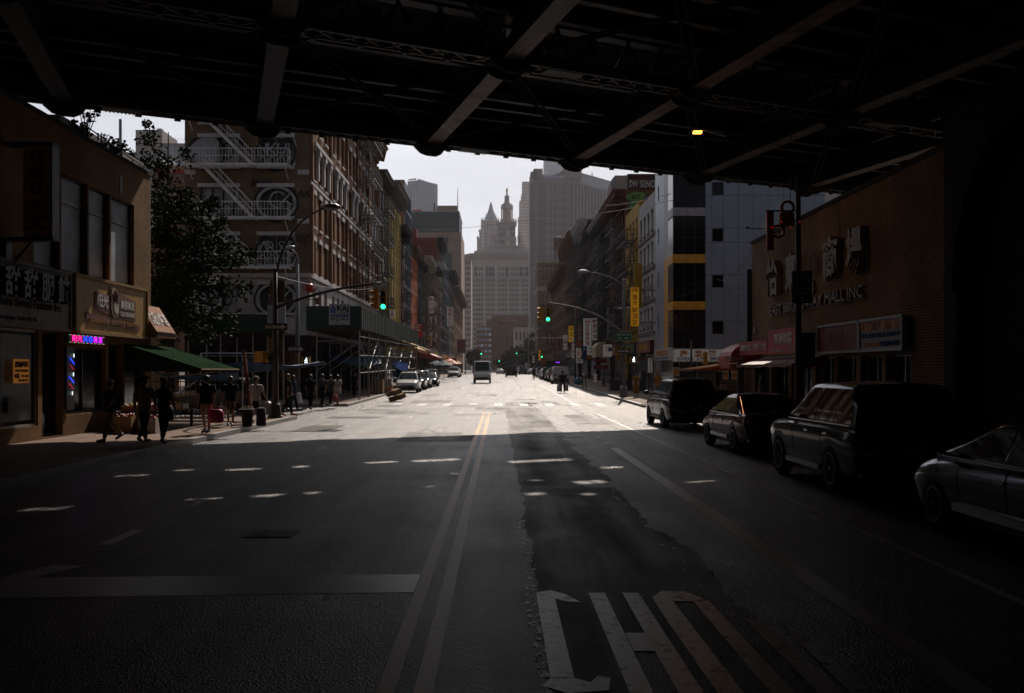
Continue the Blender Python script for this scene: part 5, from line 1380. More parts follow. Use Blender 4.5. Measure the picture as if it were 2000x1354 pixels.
# left near pole with mast arm and cobra lamp
XPl, YPl = -9.0, 40.0
Ap = lambda x, y, Y=YPl: P(x, y, Y)
pole('street_lamp', 'near left street lamp pole with long signal arm and high curved lamp arm', XPl, YPl, 6.1, .14, BRNZ, (.28, .62), BRNZ,
     arms=[([Ap(541, 600), Ap(600, 580), Ap(670, 563), Ap(745, 553)], .075), ([Ap(540, 530), Ap(556, 480), Ap(582, 440), Ap(615, 415), Ap(643, 405)], .06)], lamp=(Ap(648, 404.5), (1, 0, -.05)))
signal('green traffic light at the tip of the left signal arm, facing the viewer', Ap(749, 587, 39.8), 0, .78, group='traffic lights on the left signal arm')
signal('traffic light turned sideways next to the lit one on the left signal arm', Ap(734, 585, 40.1), R(-80), .78, lit=False, group='traffic lights on the left signal arm')
q = MB()
for (a, b, c, d) in ((527, 556, 590, 548), (523, 553, 697, 660)):
    A, B = Ap(a, c, 40.2), Ap(b, d, 40.2); q = MB(); q.box(A.x, B.x, 40.2, 40.23, A.z, B.z, mat('unpainted_sign_back', (.12, .085, .06), rough=.6)); q.bar(((A.x + B.x) / 2 - .1, 40.15, A.z + .1), ((A.x + B.x) / 2 - .1, 40.15, B.z - .1), .04, .06, POLEM)
    tag(q.build('sign_back'), 'brown back of the ' + ('upper' if c == 590 else 'lower') + ' road sign on the near left lamp pole', 'road sign')
oneway('dark one way arrow sign high on the near left lamp pole', Ap(539, 638.5, 39.84), .92, .27)
pedsig('yellow unlit pedestrian signal on the near left lamp pole', Ap(509, 697, 40), 1.0, False, R(150))
# second left pole
Bp = lambda x, y: P(x, y, 57.0)
pole('street_lamp', 'second grey street lamp pole on a white base at the far left corner', -11.55, 57, 8.2, .15, POLEM, (.3, .62), WPAINT, arms=[([Bp(583, 540), Bp(582, 505), Bp(573, 490), Bp(563, 485)], .05)], lamp=(Bp(561, 485), (-1, 0, -.2)))
oneway('one way arrow sign on the second left pole above the walk signal', Bp(579.5, 682) - Y_ * .2, .92, .34)
pedsig('yellow pedestrian signal showing the white walking figure, left corner', Bp(600, 705) - Y_ * .25, 1.0)
# right corner pole
Cp = lambda x, y: P(x, y, 68.0)
pole('street_lamp', 'grey lamp pole with signal arm on the right corner beside the green bridge sign', 8.5, 68, 8.2, .15, POLEM, (.33, .75), POLEM,
     arms=[([Cp(1216, 648), Cp(1170, 618), Cp(1125, 601), Cp(1064, 590)], .07), ([Cp(1217, 560), Cp(1200, 545), Cp(1170, 535), Cp(1143, 531)], .05), ([Cp(1204, 603), Cp(1233, 602)], .05)], lamp=(Cp(1138, 531), (-1, 0, 0)))
signal('green traffic light at the tip of the right signal arm, facing the viewer', Cp(1070, 615) - Y_ * .1, 0, .98, group='traffic lights on the right signal arm')
signal('traffic light turned sideways next to the lit one on the right signal arm', Cp(1057, 614), R(-75), .98, lit=False, group='traffic lights on the right signal arm')
t = empty('direction_sign', Cp(1217, 657.5), 'green direction sign reading Manhattan Br with white arrow', 'road sign'); c = Cp(1217, 657.5) - Y_ * .2
q = MB(); q.box(c.x - .54, c.x + .54, c.y - .01, c.y + .01, c.z - .31, c.z + .31, WHT); q.box(c.x - .52, c.x + .52, c.y - .014, c.y - .0101, c.z - .29, c.z + .29, GREENP); q.build('plate', t)
q = MB(); q.text('Manhattan', c + V((0, -.016, .06)), X_, Z_, .2, WHT, .01, .002, width=.86); q.text('Br', c + V((-.26, -.016, -.18)), X_, Z_, .2, WHT, .01, .002)
q.poly(c + V((.18, -.016, -.12)), X_, Z_, [(-.14, -.025), (.05, -.025), (.05, -.07), (.15, 0), (.05, .07), (.05, .025), (-.14, .025)], 0, .003, WHT); q.build('lettering', t)
t = empty('street_name_sign', Cp(1228, 676), 'small green street name sign below the bridge direction sign', 'road sign'); c = Cp(1228, 676) - Y_ * .2
q = MB(); q.box(c.x - .33, c.x + .33, c.y - .01, c.y + .01, c.z - .1, c.z + .1, GREENP); q.build('plate', t); q = MB(); q.text('E BROADWAY', c + V((0, -.013, -.05)), X_, Z_, .12, WHT, .0, .002, width=.56); q.build('lettering', t)
oneway('one way arrow sign on the right corner lamp pole', Cp(1217, 686) - Y_ * .22, .86, .28)
pedsig('yellow pedestrian signal showing the white walking figure, right corner', Cp(1236, 703) - Y_ * .25, 1.05)
# farther poles
def mast(label, x, Y, xt, zt0, zt1, ztop, m=POLEM, g=None):
    t = pole('signal_pole', label, x, Y, ztop, .11, m, (.25, .5), arms=[([(x, Y, zt0), ((x * .6 + xt * .4), Y, zt0 * .45 + zt1 * .55), (xt, Y, zt1)], .05)])
    return t
mast('grey signal pole with level arm reaching left over the street beyond the right corner', 8.4, 110, 2.6, 5.6, 5.65, 9.0)
mast('signal pole on the left kerb with curved arm by the parked cars', -8.7, 200, -4.0, 5.2, 6.8, 7.0)
mast('signal pole far down the left kerb', -8.7, 255, -1.2, 5.0, 6.0, 6.5)
mast('thin pole far down the right side before the trees', 6.8, 262, 3.5, 6.2, 6.2, 11)
mast('white street pole on the right in front of the trees', 8.4, 288, 6.0, 8, 8.2, 15, WPAINT)
for (x, y, Y, lb_) in ((940, 688, 199, 'over the left lane by the umbrellas'), (975, 703, 254, 'far down the street centre'), (1009, 688, 260, 'over the right lane before the trees'), (1058, 694, 200, 'small among the right hand shop signs'), (935, 687, 199.5, 'left of the one by the umbrellas'), (967, 704, 254.5, 'left of the far centre one')):
    signal('small distant traffic light ' + lb_, P(x, y, Y), 0, 1.0, lit=(x not in (935, 967)), group='distant traffic lights')
# dark pole at the right with bicycle sign
Dp = lambda x, y: P(x, y, 36.0)
pole('signal_pole', 'dark pole in front of the mall sign carrying a green bike route sign', Dp(1559, 700).x, 36, 9.0, .13, BLACK, (.25, .6))
t = empty('bike_route_sign', Dp(1563, 562), 'dark green bike route sign hiding part of the mall lettering', 'road sign'); c = Dp(1563, 562) - Y_ * .2
q = MB(); q.box(c.x - .36, c.x + .36, c.y - .01, c.y + .01, c.z - .58, c.z + .58, mat('dark_green_sheet', (.008, .05, .03), rough=.4)); q.build('plate', t)
q = MB(); q.text('Brooklyn', c + V((0, -.013, -.1)), X_, Z_, .15, WHT, 0, .002, width=.55); q.text('Bridge', c + V((0, -.013, -.26)), X_, Z_, .15, WHT, 0, .002, width=.45)
for s in (-.14, .14):
    for k in range(12): a, b = k * .5236, (k + 1) * .5236; q.bar(c + V((s + .08 * math.cos(a), -.013, .35 + .08 * math.sin(a))), c + V((s + .08 * math.cos(b), -.013, .35 + .08 * math.sin(b))), .012, .003, WHT, up=(0, 1, 0))
for a, b in (((-.14, .35), (-.04, .48)), ((-.04, .48), (.09, .47)), ((.09, .47), (.14, .35)), ((-.04, .48), (.0, .35)), ((.0, .35), (.09, .47)), ((-.14, .35), (0, .35))): q.bar(c + V((a[0], -.013, a[1])), c + V((b[0], -.013, b[1])), .014, .003, WHT, up=(0, 1, 0))
q.poly(c + V((0, -.013, -.44)), X_, Z_, [(-.02, -.1), (.02, -.1), (.02, .02), (.07, .02), (0, .11), (-.07, .02), (-.02, .02)], 0, .003, WHT); q.build('lettering', t)
c = Dp(1572, 680) - Y_ * .2; q = MB(); q.box(c.x - .3, c.x + .3, c.y - .01, c.y + .01, c.z - .6, c.z + .55, mat('grey_notice', (.10, .10, .11)));
tag(q.build('parking_sign'), 'dark grey parking notice low on the pole by the mall', 'road sign')
# fluted red sign on a dark pole near crossing right (traffic light from behind)
Ep = lambda x, y: P(x, y, 62.0)
pole('signal_pole', 'brown pole before the medical shop carrying signals seen from behind', Ep(1350, 700).x, 62, 3.9, .09, BRNZ, (.2, .4))
signal('yellow traffic light seen from behind before the medical shop', Ep(1377, 700), R(195), .75, lit=False)

# ================================================================ signs
SM = {}
def smat(nm, c, **k): return mat(nm, c, **k)
SW = smat('sign_white', (.50, .48, .47), rough=.5, var=.2); SY = emit('sun_glow_amber', (.80, .38, .01), .22); SR = smat('sign_red', (.36, .03, .03), rough=.5); SDR = smat('sign_maroon', (.16, .02, .02), rough=.5)  # SY emits weakly in place of sun shining through the plastic
SB = smat('sign_blue', (.03, .07, .22), rough=.5); SG = smat('sign_green', (.02, .16, .05), rough=.5); SK = smat('sign_black', (.02, .018, .018), rough=.5); SGY = smat('sign_grey', (.30, .30, .32), rough=.5); SO = smat('sign_orange', (.62, .22, .03), rough=.5)
LR = smat('letter_red', (.42, .03, .02)); LK = smat('letter_black', (.02, .02, .02)); LW = smat('letter_white', (.60, .58, .56)); LB_ = smat('letter_blue', (.03, .09, .28)); LY = smat('letter_gold', (.65, .36, .04)); LDR = smat('letter_dark_red', (.22, .015, .012)); LG_ = smat('letter_green', (.02, .22, .07))
SWB = emit('sun_glow_white', (.50, .46, .43), .13)  # white boards glow faintly, standing in for sunlight through them
def vsign(label, x0, x1, y0, y1, Y, text, bm, lm, th=.22, side='R', step=None, name='shop_sign', size=None, frame=None, group=None):
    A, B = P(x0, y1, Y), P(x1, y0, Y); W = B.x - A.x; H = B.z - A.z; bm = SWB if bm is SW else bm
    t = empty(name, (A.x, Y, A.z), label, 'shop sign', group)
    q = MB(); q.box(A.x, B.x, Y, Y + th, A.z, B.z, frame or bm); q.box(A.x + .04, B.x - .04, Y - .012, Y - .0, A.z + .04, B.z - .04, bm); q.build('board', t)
    q = MB(); st = H / (len(text) + .25); s = min(st * .98, W * 1.05)
    q.vtext(text, (A.x + W / 2, Y - .014, B.z - st * .12), X_, Z_, s, st, lm, .012, .006)
    q.build('lettering', t)
    q = MB(); xw = (XR if side == 'R' else XLf); e = B.x if side == 'R' else A.x
    if abs(xw - e) > .1:
        for z in (A.z + H * .1, B.z - H * .08): q.bar((e, Y + th / 2, z), (xw, Y + th / 2, z), .05, .05, IRON)
        q.build('bracket', t)
    return t
def hsign(label, x0, x1, y0, y1, Y, lines, bm, th=.15, side='R', frame=None, name='shop_sign', edges=True):
    """sign board facing the viewer; lines = (text, relative height centre, size, material, width fraction)"""
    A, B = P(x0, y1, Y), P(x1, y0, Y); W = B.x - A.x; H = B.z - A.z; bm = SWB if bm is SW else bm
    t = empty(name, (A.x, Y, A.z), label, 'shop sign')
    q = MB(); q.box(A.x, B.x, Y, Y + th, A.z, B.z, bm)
    if frame: 
        for (a, b, c, d) in ((A.x, B.x, A.z, A.z + .05), (A.x, B.x, B.z - .05, B.z), (A.x, A.x + .05, A.z + .05, B.z - .05), (B.x - .05, B.x, A.z + .05, B.z - .05)): q.box(a, b, Y - .03, Y - .001, c, d, frame)
    q.build('board', t); q = MB()
    for tx, hc, sz, m, wf in lines: q.text(tx, (A.x + W / 2, Y - .004, A.z + H * hc - sz * H * .36), X_, Z_, sz * H, m, .02, .005, width=W * wf)
    q.build('lettering', t)
    q = MB(); xw = (XR if side == 'R' else XLf); e = B.x if side == 'R' else A.x
    if abs(xw - e) > .1: q.bar((e, Y + th / 2, B.z - .1), (xw, Y + th / 2, B.z - .1), .05, .05, IRON); q.build('bracket', t)
    return t
def wsign(label, side, Y0, Y1, z0, z1, lines, bm, X=None, th=.2, frame=None, name='shop_sign', slope=0):
    """sign board lying along the street facade"""
    X = (XLf if side == 'L' else XR) if X is None else X
    n = X_ if side == 'L' else -X_; u = Y_ if side == 'L' else -Y_
    t = empty(name, (X, Y0, z0), label, 'shop sign'); q = MB()
    Xo = X + n.x * th
    q.box(min(X, Xo), max(X, Xo), Y0, Y1, z0, z1, bm); H = z1 - z0; W = Y1 - Y0
    if frame:
        for (a, b, c, d) in ((Y0, Y1, z0 - .04, z0 + .05), (Y0, Y1, z1 - .05, z1 + .04), (Y0 - .03, Y0 + .05, z0 + .05, z1 - .05), (Y1 - .05, Y1 + .03, z0 + .05, z1 - .05)): q.box(min(Xo, Xo + n.x * .05), max(Xo, Xo + n.x * .05), a, b, c, d, frame)
    q.build('board', t); q = MB(); c0 = V((Xo + n.x * .004, (Y0 + Y1) / 2, z0))
    for ln in lines:
        tx, uc, hc, sz, m, wf = ln[:6]; bold = ln[6] if len(ln) > 6 else .02; sh = ln[7] if len(ln) > 7 else 0
        q.text(tx, c0 + u * (uc * W) + Z_ * (H * hc - sz * H * .36), u, Z_, sz * H, m, bold, .006, width=W * wf, shear=sh)
    q.build('lettering', t); return t

# ---- left near shops
yy_ = lambda px_: 12.6 * F / (975 - px_)
t = empty('blade_sign', (-12.3, 25.2, 6.6), 'tall orange brown projecting sign with a red round emblem on the brick shop building', 'shop sign')
BRS = mat('sign_amber', (.72, .33, .11), rough=.5, scale=.8); q = MB()
q.box(-12.05, -11.32, 25.22, 25.62, 5.43, 7.78, mat('sign_cabinet', (.14, .14, .15), rough=.5)); q.box(-12.02, -11.36, 25.2, 25.219, 5.47, 7.74, BRS); q.box(-12.6, -11.3, 25.2, 25.64, 7.781, 7.84, IRON); q.box(-12.6, -11.3, 25.2, 25.64, 5.36, 5.429, IRON)
q.bar((-12.55, 25.4, 4.6), (-11.9, 25.4, 5.36), .06, .06, IRON); q.bar((-12.55, 25.4, 4.4), (-12.55, 25.4, 5.4), .3, .1, IRON); q.build('cabinet', t)
q = MB(); DRL = mat('letter_oxblood', (.12, .018, .01), rough=.6)
for ch, z in (('窈', 7.3), ('窕', 6.9), ('淑', 6.08), ('女', 5.72)): q.text(ch, (-11.69, 25.195, z - .02), X_, Z_, .42, DRL, .02, .004)
q.lathe([(.17, 25.194), (.17, 25.18)], (-11.69, 0, 6.67), DRL, 20, axis='y'); q.tube([(-11.71, 25.175, 6.77), (-11.66, 25.175, 6.7), (-11.72, 25.175, 6.63), (-11.68, 25.175, 6.56)], [.02, .035, .03, .015], BRS, 6)
q.text('SHAPELY LADY HEALTHY', (-11.47, 25.195, 6.35), -Z_, X_, .09, DRL, 0, .003); q.box(-11.98, -11.42, 25.19, 25.199, 5.62, 5.67, DRL); q.text('BEAUTY', (-11.69, 25.195, 5.5), X_, Z_, .08, DRL, 0, .003); q.build('lettering', t)
wsign('weathered white sign reading Chens Sweet Fashion Inc above the first shop', 'L', 21.5, 28.72, 3.2, 4.83, [('Chens Sweet Fashion Inc.', .16, .38, .20, LK, .52, .012, .15), ('75 E. Broadway Suite #115', .02, .13, .1, LK, .38, .0)], mat('sign_weathered_white', (.27, .255, .24), rough=.7, scale=1.5, var=.35), X=XL, th=.22, frame=CONC)
q = MB()
for k, ch in enumerate('甜甜服飾'): q.text(ch, (XL + .26, 24.95 + k * .98, 4.0), Y_, Z_, .78, BLACK, .03, .08)
tag(q.build('raised_characters'), 'four raised black characters above the white fashion sign', 'sign letters')
YSG = mat('sign_ochre', (.42, .235, .045), rough=.55, scale=1.2, var=.3)
t = wsign('mustard yellow beauty salon sign with a hair emblem', 'L', 28.85, 34.75, 3.18, 4.85, [], YSG, X=XL, th=.3, frame=mat('ochre_trim', (.30, .20, .08)))
q = MB(); c = V((XL + .31, 28.85, 3.18)); H = 1.67; W = 5.9
q.poly(c, Y_, Z_, [(1.4, .75), (2.6, .6), (4.75, .5), (4.75, 1.18), (3.3, 1.36), (2.95, 1.55), (2.6, 1.5), (2.4, 1.22), (1.4, 1.28)], 0, .02, DRL)
q.poly(c, Y_, Z_, [(.7, .42), (5.1, .2), (5.15, .38), (.7, .62)], 0, .02, DRL)
q.text('阳光', c + V((.025, 1.95, .86)), Y_, Z_, .44, LW, .03, .006); q.text('美容美发', c + V((.025, 4.0, .9)), Y_, Z_, .3, LW, .03, .006); q.text('SUNSHINE', c + V((.025, 4.0, .64)), Y_, Z_, .2, LW, .03, .006, width=1.25)
q.text('SUNSHINE  BEAUTY  SALON', c + V((.025, 2.95, .335)), Y_, Z_, .17, YSG, .01, .006, width=3.9)
blob(q, c + V((.03, 0, 0)), Y_, Z_, 2.88, 1.05, .33, .46, mat('emblem_hair', (.34, .27, .2)), 0, .015, wob=.08, seed=3); blob(q, c + V((.05, 0, 0)), Y_, Z_, 2.98, .92, .18, .25, LW, 0, .01, wob=.1, seed=5)
for k in range(5): q.tube([c + V((.07, 2.66 + k * .05, 1.15 - k * .03)), c + V((.07, 2.85 + k * .05, 1.42 - k * .03)), c + V((.07, 3.08, 1.2 - k * .05))], .012, DRL, 4)
q.build('emblem', t)
t = empty('led_sign', (XL, 29.2, 2.9), 'lit led sign with magenta and blue characters under the yellow salon sign', 'led sign')
q = MB(); q.box(XL + .02, XL + .14, yy_(125), yy_(197), 2.86, 3.12, BLACK); q.build('housing', t)
q = MB(); EM = emit('led_magenta', (1, .02, .35), 1.6); EB = emit('led_blue', (.02, .06, 1), 1.8); EP = emit('led_violet', (.7, .02, 1), 1.6); EG = emit('led_green', (.02, 1, .1), 1.1)
y0_ = yy_(131); dy = (yy_(192) - y0_) / 6
for k, (ch, m) in enumerate(zip('阳光美容美发', (EM, EM, EB, EB, EP, EP))): q.text(ch, (XL + .145, y0_ + dy * (k + .5), 2.92), Y_, Z_, .2, m, .015, .003, width=dy * .9)
for k in range(26):
    yy = yy_(126) + (yy_(196) - yy_(126)) * k / 26
    for z in (2.875, 3.095): q.box(XL + .141, XL + .146, yy, yy + .06, z - .008, z + .008, (EG, EM, LW)[k % 3])
q.build('characters', t)
t = empty('barber_light', (XL + .2, yy_(132), 2), 'neon barber stripes hanging in the salon window', 'neon light'); q = MB(); q.box(XL + .05, XL + .1, yy_(124), yy_(139), .9, 2.75, BLACK); q.build('panel', t)
q = MB(); Yq_ = 28.95; zq_ = lambda y: CAMH - (y - 724) * Yq_ / F; WB = emit('neon_white', (.8, .95, 1), 1.6); NR = emit('neon_red', (.6, .01, .05), .5)
for (xa1, ya1, xb1, yb1, m) in ((136, 691, 136, 698, WB), (128, 699, 137, 711, EB), (128, 713, 136, 722, NR), (135, 728, 135, 735, WB), (127, 736, 136, 748, EB), (126, 749, 135, 760, NR), (133, 765, 133, 772, WB)):
    q.tube([(XL + .13, yy_(xa1), zq_(ya1)), (XL + .13, yy_(xb1), zq_(yb1))], .014, m, 5)
q.build('stripes', t)
def poster(label, Y0, Y1, z0, z1, m, lines, X=XL + .02, side='L'):
    t = wsign(label, side, Y0, Y1, z0, z1, lines, m, X=X, th=.012, name='poster'); t['category'] = 'poster'; return t
poster('bright orange rental notice with black writing in the display window', yy_(21), yy_(52), 1.72, 2.35, emit('self_lit_orange_paper', (.9, .33, .03), .10), [('店面出租', 0, .78, .26, LK, .85, .04), ('DON\'T PAY BROKER', 0, .52, .13, LK, .8), ('電話', -.3, .3, .2, LK, .3), ('917-288', .2, .3, .13, LK, .45), ('917-287-777', .1, .12, .13, LK, .6)], X=XL + .06)  # the paper itself emits a little so it looks lit
poster('white diamond shaped paper low in the display window', yy_(14), yy_(38), .95, 1.35, mat('paper_grey', (.20, .18, .17)), [])
poster('brown photo collage panel filling the display window', yy_(6), yy_(66), .72, 3.0, mat('collage_board', (.05, .045, .042), rough=.4, scale=3, var=.7), [], X=XL - .08)
# sloped awning sign
def awning(label, X0, Y0, Y1, z0, X1, z1, m, m2=None, text=None, val=.18, side='L', name='awning', frame=IRON, lm=LW, size=.4, stripes=0, cat='awning'):
    t = empty(name, (X0, Y0, z1), label, cat); q = MB(); th = .03
    n = 10
    for k in range(n):
        a, b = Y0 + (Y1 - Y0) * k / n, Y0 + (Y1 - Y0) * (k + 1) / n; s_ = .012 * (k % 2)
        m_ = m if (not stripes or k % 2 == 0) else (m2 or m)
        q.face([(X0, a, z0), (X0, b, z0), (X1, b, z1 - s_), (X1, a, z1 - s_)], m_)
        q.face([(X1, a, z1 - s_), (X1, b, z1 - s_), (X1, b, z1 - val - .02 * (k % 2)), (X1, a, z1 - val - .02 * (k % 2))], m2 or m)
    for yv in (Y0, Y1): q.face([(X0, yv, z0), (X1, yv, z1), (X1, yv, z1 - val), (X0, yv, z1 - val)], m)
    q.build('canopy', t)
    f = MB(); f.bar((X1, Y0, z1 - .02), (X1, Y1, z1 - .02), .04, .05, frame)
    for yv in (Y0 + .05, Y1 - .05): f.bar((X0, yv, z1 - .3), (X1, yv, z1 - .05), .03, .03, frame)
    f.build('frame', t)
    if text:
        q = MB(); u = Y_ if side == 'L' else -Y_; v = (V((X0, 0, z0)) - V((X1, 0, z1))); L_ = v.length; v.normalize()
        c = V(((X0 + X1) / 2, (Y0 + Y1) / 2, (z0 + z1) / 2)); q.text(text, c - v * size * .36, u, v, size, lm, .02, .01, width=(Y1 - Y0) * .86); q.build('lettering', t)
    return t
awning('small pale terracotta awning with white characters beside the yellow salon sign', XL, 34.85, 36.9, 4.38, -11.98, 3.42, mat('terracotta_canvas', (.36, .20, .13), rough=.8), mat('terracotta_valance', (.14, .05, .03)), '徐記小吃店', .2, size=.62)
aw = awning('green canvas awning sloping over the fruit stall with pale front bar', XL, 33.4, 38.2, 2.95, -10.0, 2.12, mat('green_canvas', (.022, .045, .024), rough=.95, spec=0), mat('grey_canvas', (.03, .03, .035), rough=.95, spec=0), None, .1, frame=mat('pale_bar', (.45, .36, .26)))
t = empty('stall_bulb', P(338, 708, 34.5), 'glowing bare bulb under the green awning', 'lamp'); c = P(338, 708, 34.5)
q = MB(); q.lathe([(.01, .05), (.035, .02), (.035, -.02), (.01, -.04)], c, emit('bulb_glow', (1, .72, .4), 14), 8); q.build('bulb', t); q = MB(); q.tube([c + Z_ * .04, c + Z_ * .35], .008, BLACK, 4); q.build('cord', t)

# mall raised letters and signs
LMET = mat('sign_letter_metal', (.22, .21, .20), rough=.6)
nX = XR - .03
def mallchar(ch, xa, xb, label, size=1.35, z=5.42):
    ya_, yb_ = 12.3 * F / (xa - 975), 12.3 * F / (xb - 975)
    q = MB(); q.text(ch, (nX, (ya_ + yb_) / 2, z + .12), -Y_, Z_, size * 1.18, LMET, .035, .12, width=(ya_ - yb_)); tag(q.build('raised_character'), label, 'sign letters')
mallchar('怡', 1508, 1530, 'raised grey character on the mall wall nearest the street corner')
mallchar('東', 1545, 1566, 'raised grey character partly hidden behind the dark pole')
mallchar('商', 1620, 1649, 'raised grey character right of the round logo on the mall wall')
mallchar('場', 1666, 1698, 'raised grey character at the right end of the mall sign')
q = MB(); yl0 = 12.3 * F / (1591 - 975)
for k in range(3):
    for s in (-1, 1):
        pts = [(nX - .03, yl0 + s * .3 + (.1 * k + .08) * math.cos(a), 6.35 + (.1 * k + .08) * 1.2 * math.sin(a)) for a in [math.pi * j / 10 for j in range(11)]]
        pts = [(nX - .03, pts[0][1], 5.75)] + pts + [(nX - .03, pts[-1][1], 5.75)]; q.tube(pts, .022, LMET, 5)
q.text('B', (nX, yl0, 5.05), -Y_, Z_, .75, LMET, .03, .05); tag(q.build('mall_logo'), 'arched line logo over a letter between the raised characters', 'sign logo')
q = MB(); q.text('EAST BROADWAY MALL INC', (nX, (44.86 + 33.3) / 2, 4.53), -Y_, Z_, .60, LMET, .012, .06, width=11.5); q.bar((nX - .01, 44.9, 4.5), (nX - .01, 33.3, 4.5), .02, .03, LMET); tag(q.build('raised_lettering'), 'raised metal words East Broadway Mall Inc on the tan brick wall', 'sign letters')
wsign('maroon fashion shop sign with white brush characters', 'R', 37.8, 41.85, 2.72, 3.72, [('阿原时装', .05, .6, .5, LW, .6, .03), ('#142', .35, .14, .16, LW, .13), ('A Yuan Fashion Shop', -.18, .14, .14, LW, .42)], SR, X=11.5, th=.2)
wsign('long low red sign with two groups of white characters', 'R', 41.95, 46.9, 2.75, 3.36, [('阿徽食雜店', .25, .55, .5, LW, .4), ('婚姻介紹', -.25, .55, .5, LW, .38), ('phone cards', .28, .14, .14, LY, .2)], SR, X=11.5, th=.2)
wsign('dark brown blank sign panel between red and white mall signs', 'R', 33.35, 37.6, 2.7, 3.7, [('千里行', 0, .5, .5, SDR, .5)], SDR, X=12.25, th=.2, frame=STEEL)
wsign('white herbal shop sign with orange and blue characters under the mall wall', 'R', 29.7, 33.25, 2.7, 3.7, [('旺加鴻參茸燕窩莊', 0, .78, .3, SO, .95, .03), ('專營 花旗參批發 海味參茸', 0, .48, .16, LB_, .92), ('零售批發中藥補品', .22, .2, .16, LB_, .45), ('212-226-6333', -.2, .2, .18, SO, .36)], mat('sign_dull_white', (.22, .22, .24), rough=.5), X=12.25, th=.2, frame=STEEL)
t = empty('dome_awning', (11.4, 48, 2.5), 'red ribbed dome awning at the corner of the mall', 'awning'); q = MB(); SAL = mat('salmon_vinyl', (.42, .075, .05), rough=.5)
n = 8
for k in range(n):
    a0, a1 = math.pi / 2 * k / n, math.pi / 2 * (k + 1) / n
    f = lambda a, yv: (12.25 - 1.35 * math.sin(a), yv, 2.45 + .95 * math.cos(a) ** .7 if a < 1.57 else 2.45)
    for j in range(6): ya_, yb_ = 47 + j * .42, 47 + (j + 1) * .42; q.face([f(a0, ya_), f(a0, yb_), f(a1, yb_), f(a1, ya_)], SAL)
q.face([(10.9, 47, 2.45), (10.9, 49.5, 2.45), (10.9, 49.5, 1.85 + .3), (10.9, 47, 2.15)], SAL)
q.face([f(math.pi / 2 * k / n, 47) for k in range(n + 1)] + [(12.25, 47, 2.45)], SAL); q.build('canopy', t)
q = MB(); q.text('美味小吃', (11.1, 46.99, 2.5), X_, Z_, .24, LW, .01, .003, width=.9); q.build('lettering', t)
awning('bright orange low awning over the stall at the mall corner', 11.8, 49.2, 53.5, 2.42, 9.6, 2.12, mat('orange_vinyl', (.60, .22, .05), rough=.6), SR, None, .08, side='R')
awning('wide maroon awning under the fashion shop sign', 11.9, 36, 44.5, 2.65, 10.6, 2.3, SDR, SDR, None, .1, side='R')
# medical shop sign on the blue block
Kp = 70.15
t = hsign('white medical shop sign with large orange characters and blue lettering', 1314, 1436, 681, 707.5, Kp, [], SW, side='R', frame=STEEL)
q = MB(); A = P(1314, 707.5, Kp); kk = Kp / F
for ch, x in (('康', 1335), ('樂', 1364), ('醫', 1391), ('科', 1422)): q.text(ch, (A.x + (x - 1314) * kk, Kp - .02, A.z + .36), X_, Z_, .56, SO, .03, .006)
q.text('KANG  LA    MEDICAL', (A.x + (1378 - 1314) * kk, Kp - .02, A.z + .17), X_, Z_, .22, LB_, .03, .005, width=112 * kk)
q.text('70 E. BROADWAY      TEL:212-334-1888', (A.x + (1378 - 1314) * kk, Kp - .02, A.z + .04), X_, Z_, .13, LK, .0, .005, width=110 * kk); q.build('shop_name', t)
wsign('white corner sign with four orange characters on the street side of the blue block', 'R', 70.4, 78.3, gz(74) + 2.65, gz(74) + 3.55, [('康樂醫科', 0, .6, .5, SO, .75, .03), ('KANG LA MEDICAL', 0, .2, .2, LB_, .8)], SW, X=XR, th=.12)
for (a, b, c, d, lb_) in ((1315, 1327, 735, 718, 'orange food poster at the left of the medical shop door'), (1401, 1413, 725, 704 + 20, 'small poster on the stall wall'), (1411, 1423, 741, 724, 'white and orange price poster beside the medical shop'), (1428, 1440, 741, 724, 'orange picture poster near the stall')):
    Yz = 69.9; A, B = P(a, c, Yz), P(b, d, Yz); q = MB(); q.box(A.x, B.x, Yz, Yz + .05, min(A.z, B.z), max(A.z, B.z) + .02, SW); q.box(A.x + .05, B.x - .05, Yz - .01, Yz - .001, min(A.z, B.z) + .08, max(A.z, B.z) - .08, SO if 'orange' in lb_ else SGY); tag(q.build('poster'), lb_, 'poster')
q = MB(); cc = P(1305, 727, 71)
for k in range(7): q.lathe([(.02, -.03), (.07, 0), (.02, .03)], P(1291 + 4 * (k % 4) + k, 722 + 7 * (k // 4), 70.6 + .5 * (k % 3)) + X_ * .9, emit('shop_ceiling_light', (.8, .9, 1), 3), 6)
tag(q.build('shop_lights'), 'row of small cool ceiling lights glowing inside the medical shop', 'ceiling lights')

# hanging vertical signs, right side
vsign('large amber vertical sign with red brush characters by the whitewashed building', 1231.5, 1248.5, 561, 638, 78.2, '閩惠海鮮酒家', SY, LR, frame=mat('sign_amber_edge', (.5, .25, .05)))
vsign('faded yellow vertical sign behind and above the amber one', 1238, 1254, 514, 600, 84, '廣州居煲仔店', mat('faded_yellow', (.45, .30, .04)), LY)
t = vsign('tall white vertical sign beginning with the number 60', 1139.5, 1155, 622, 676, 112, ' 號怡豐商場', SW, LR)
q = MB(); A, B = P(1139.5, 676, 112), P(1155, 622, 112); q.text('60', ((A.x + B.x) / 2, 111.98, B.z - .5), X_, Z_, .5, LR, .03, .005, width=.62); q.build('number', t)
vsign('narrow white vertical sign with dark red characters right of the number 60 sign', 1156.5, 1166, 622, 664, 113, '樹豐商場', SW, LDR)
vsign('grey white vertical pharmacy sign with black characters crossed by the signal arm', 1187, 1199.5, 602, 663, 95, '開心大藥房', SGY, LK)
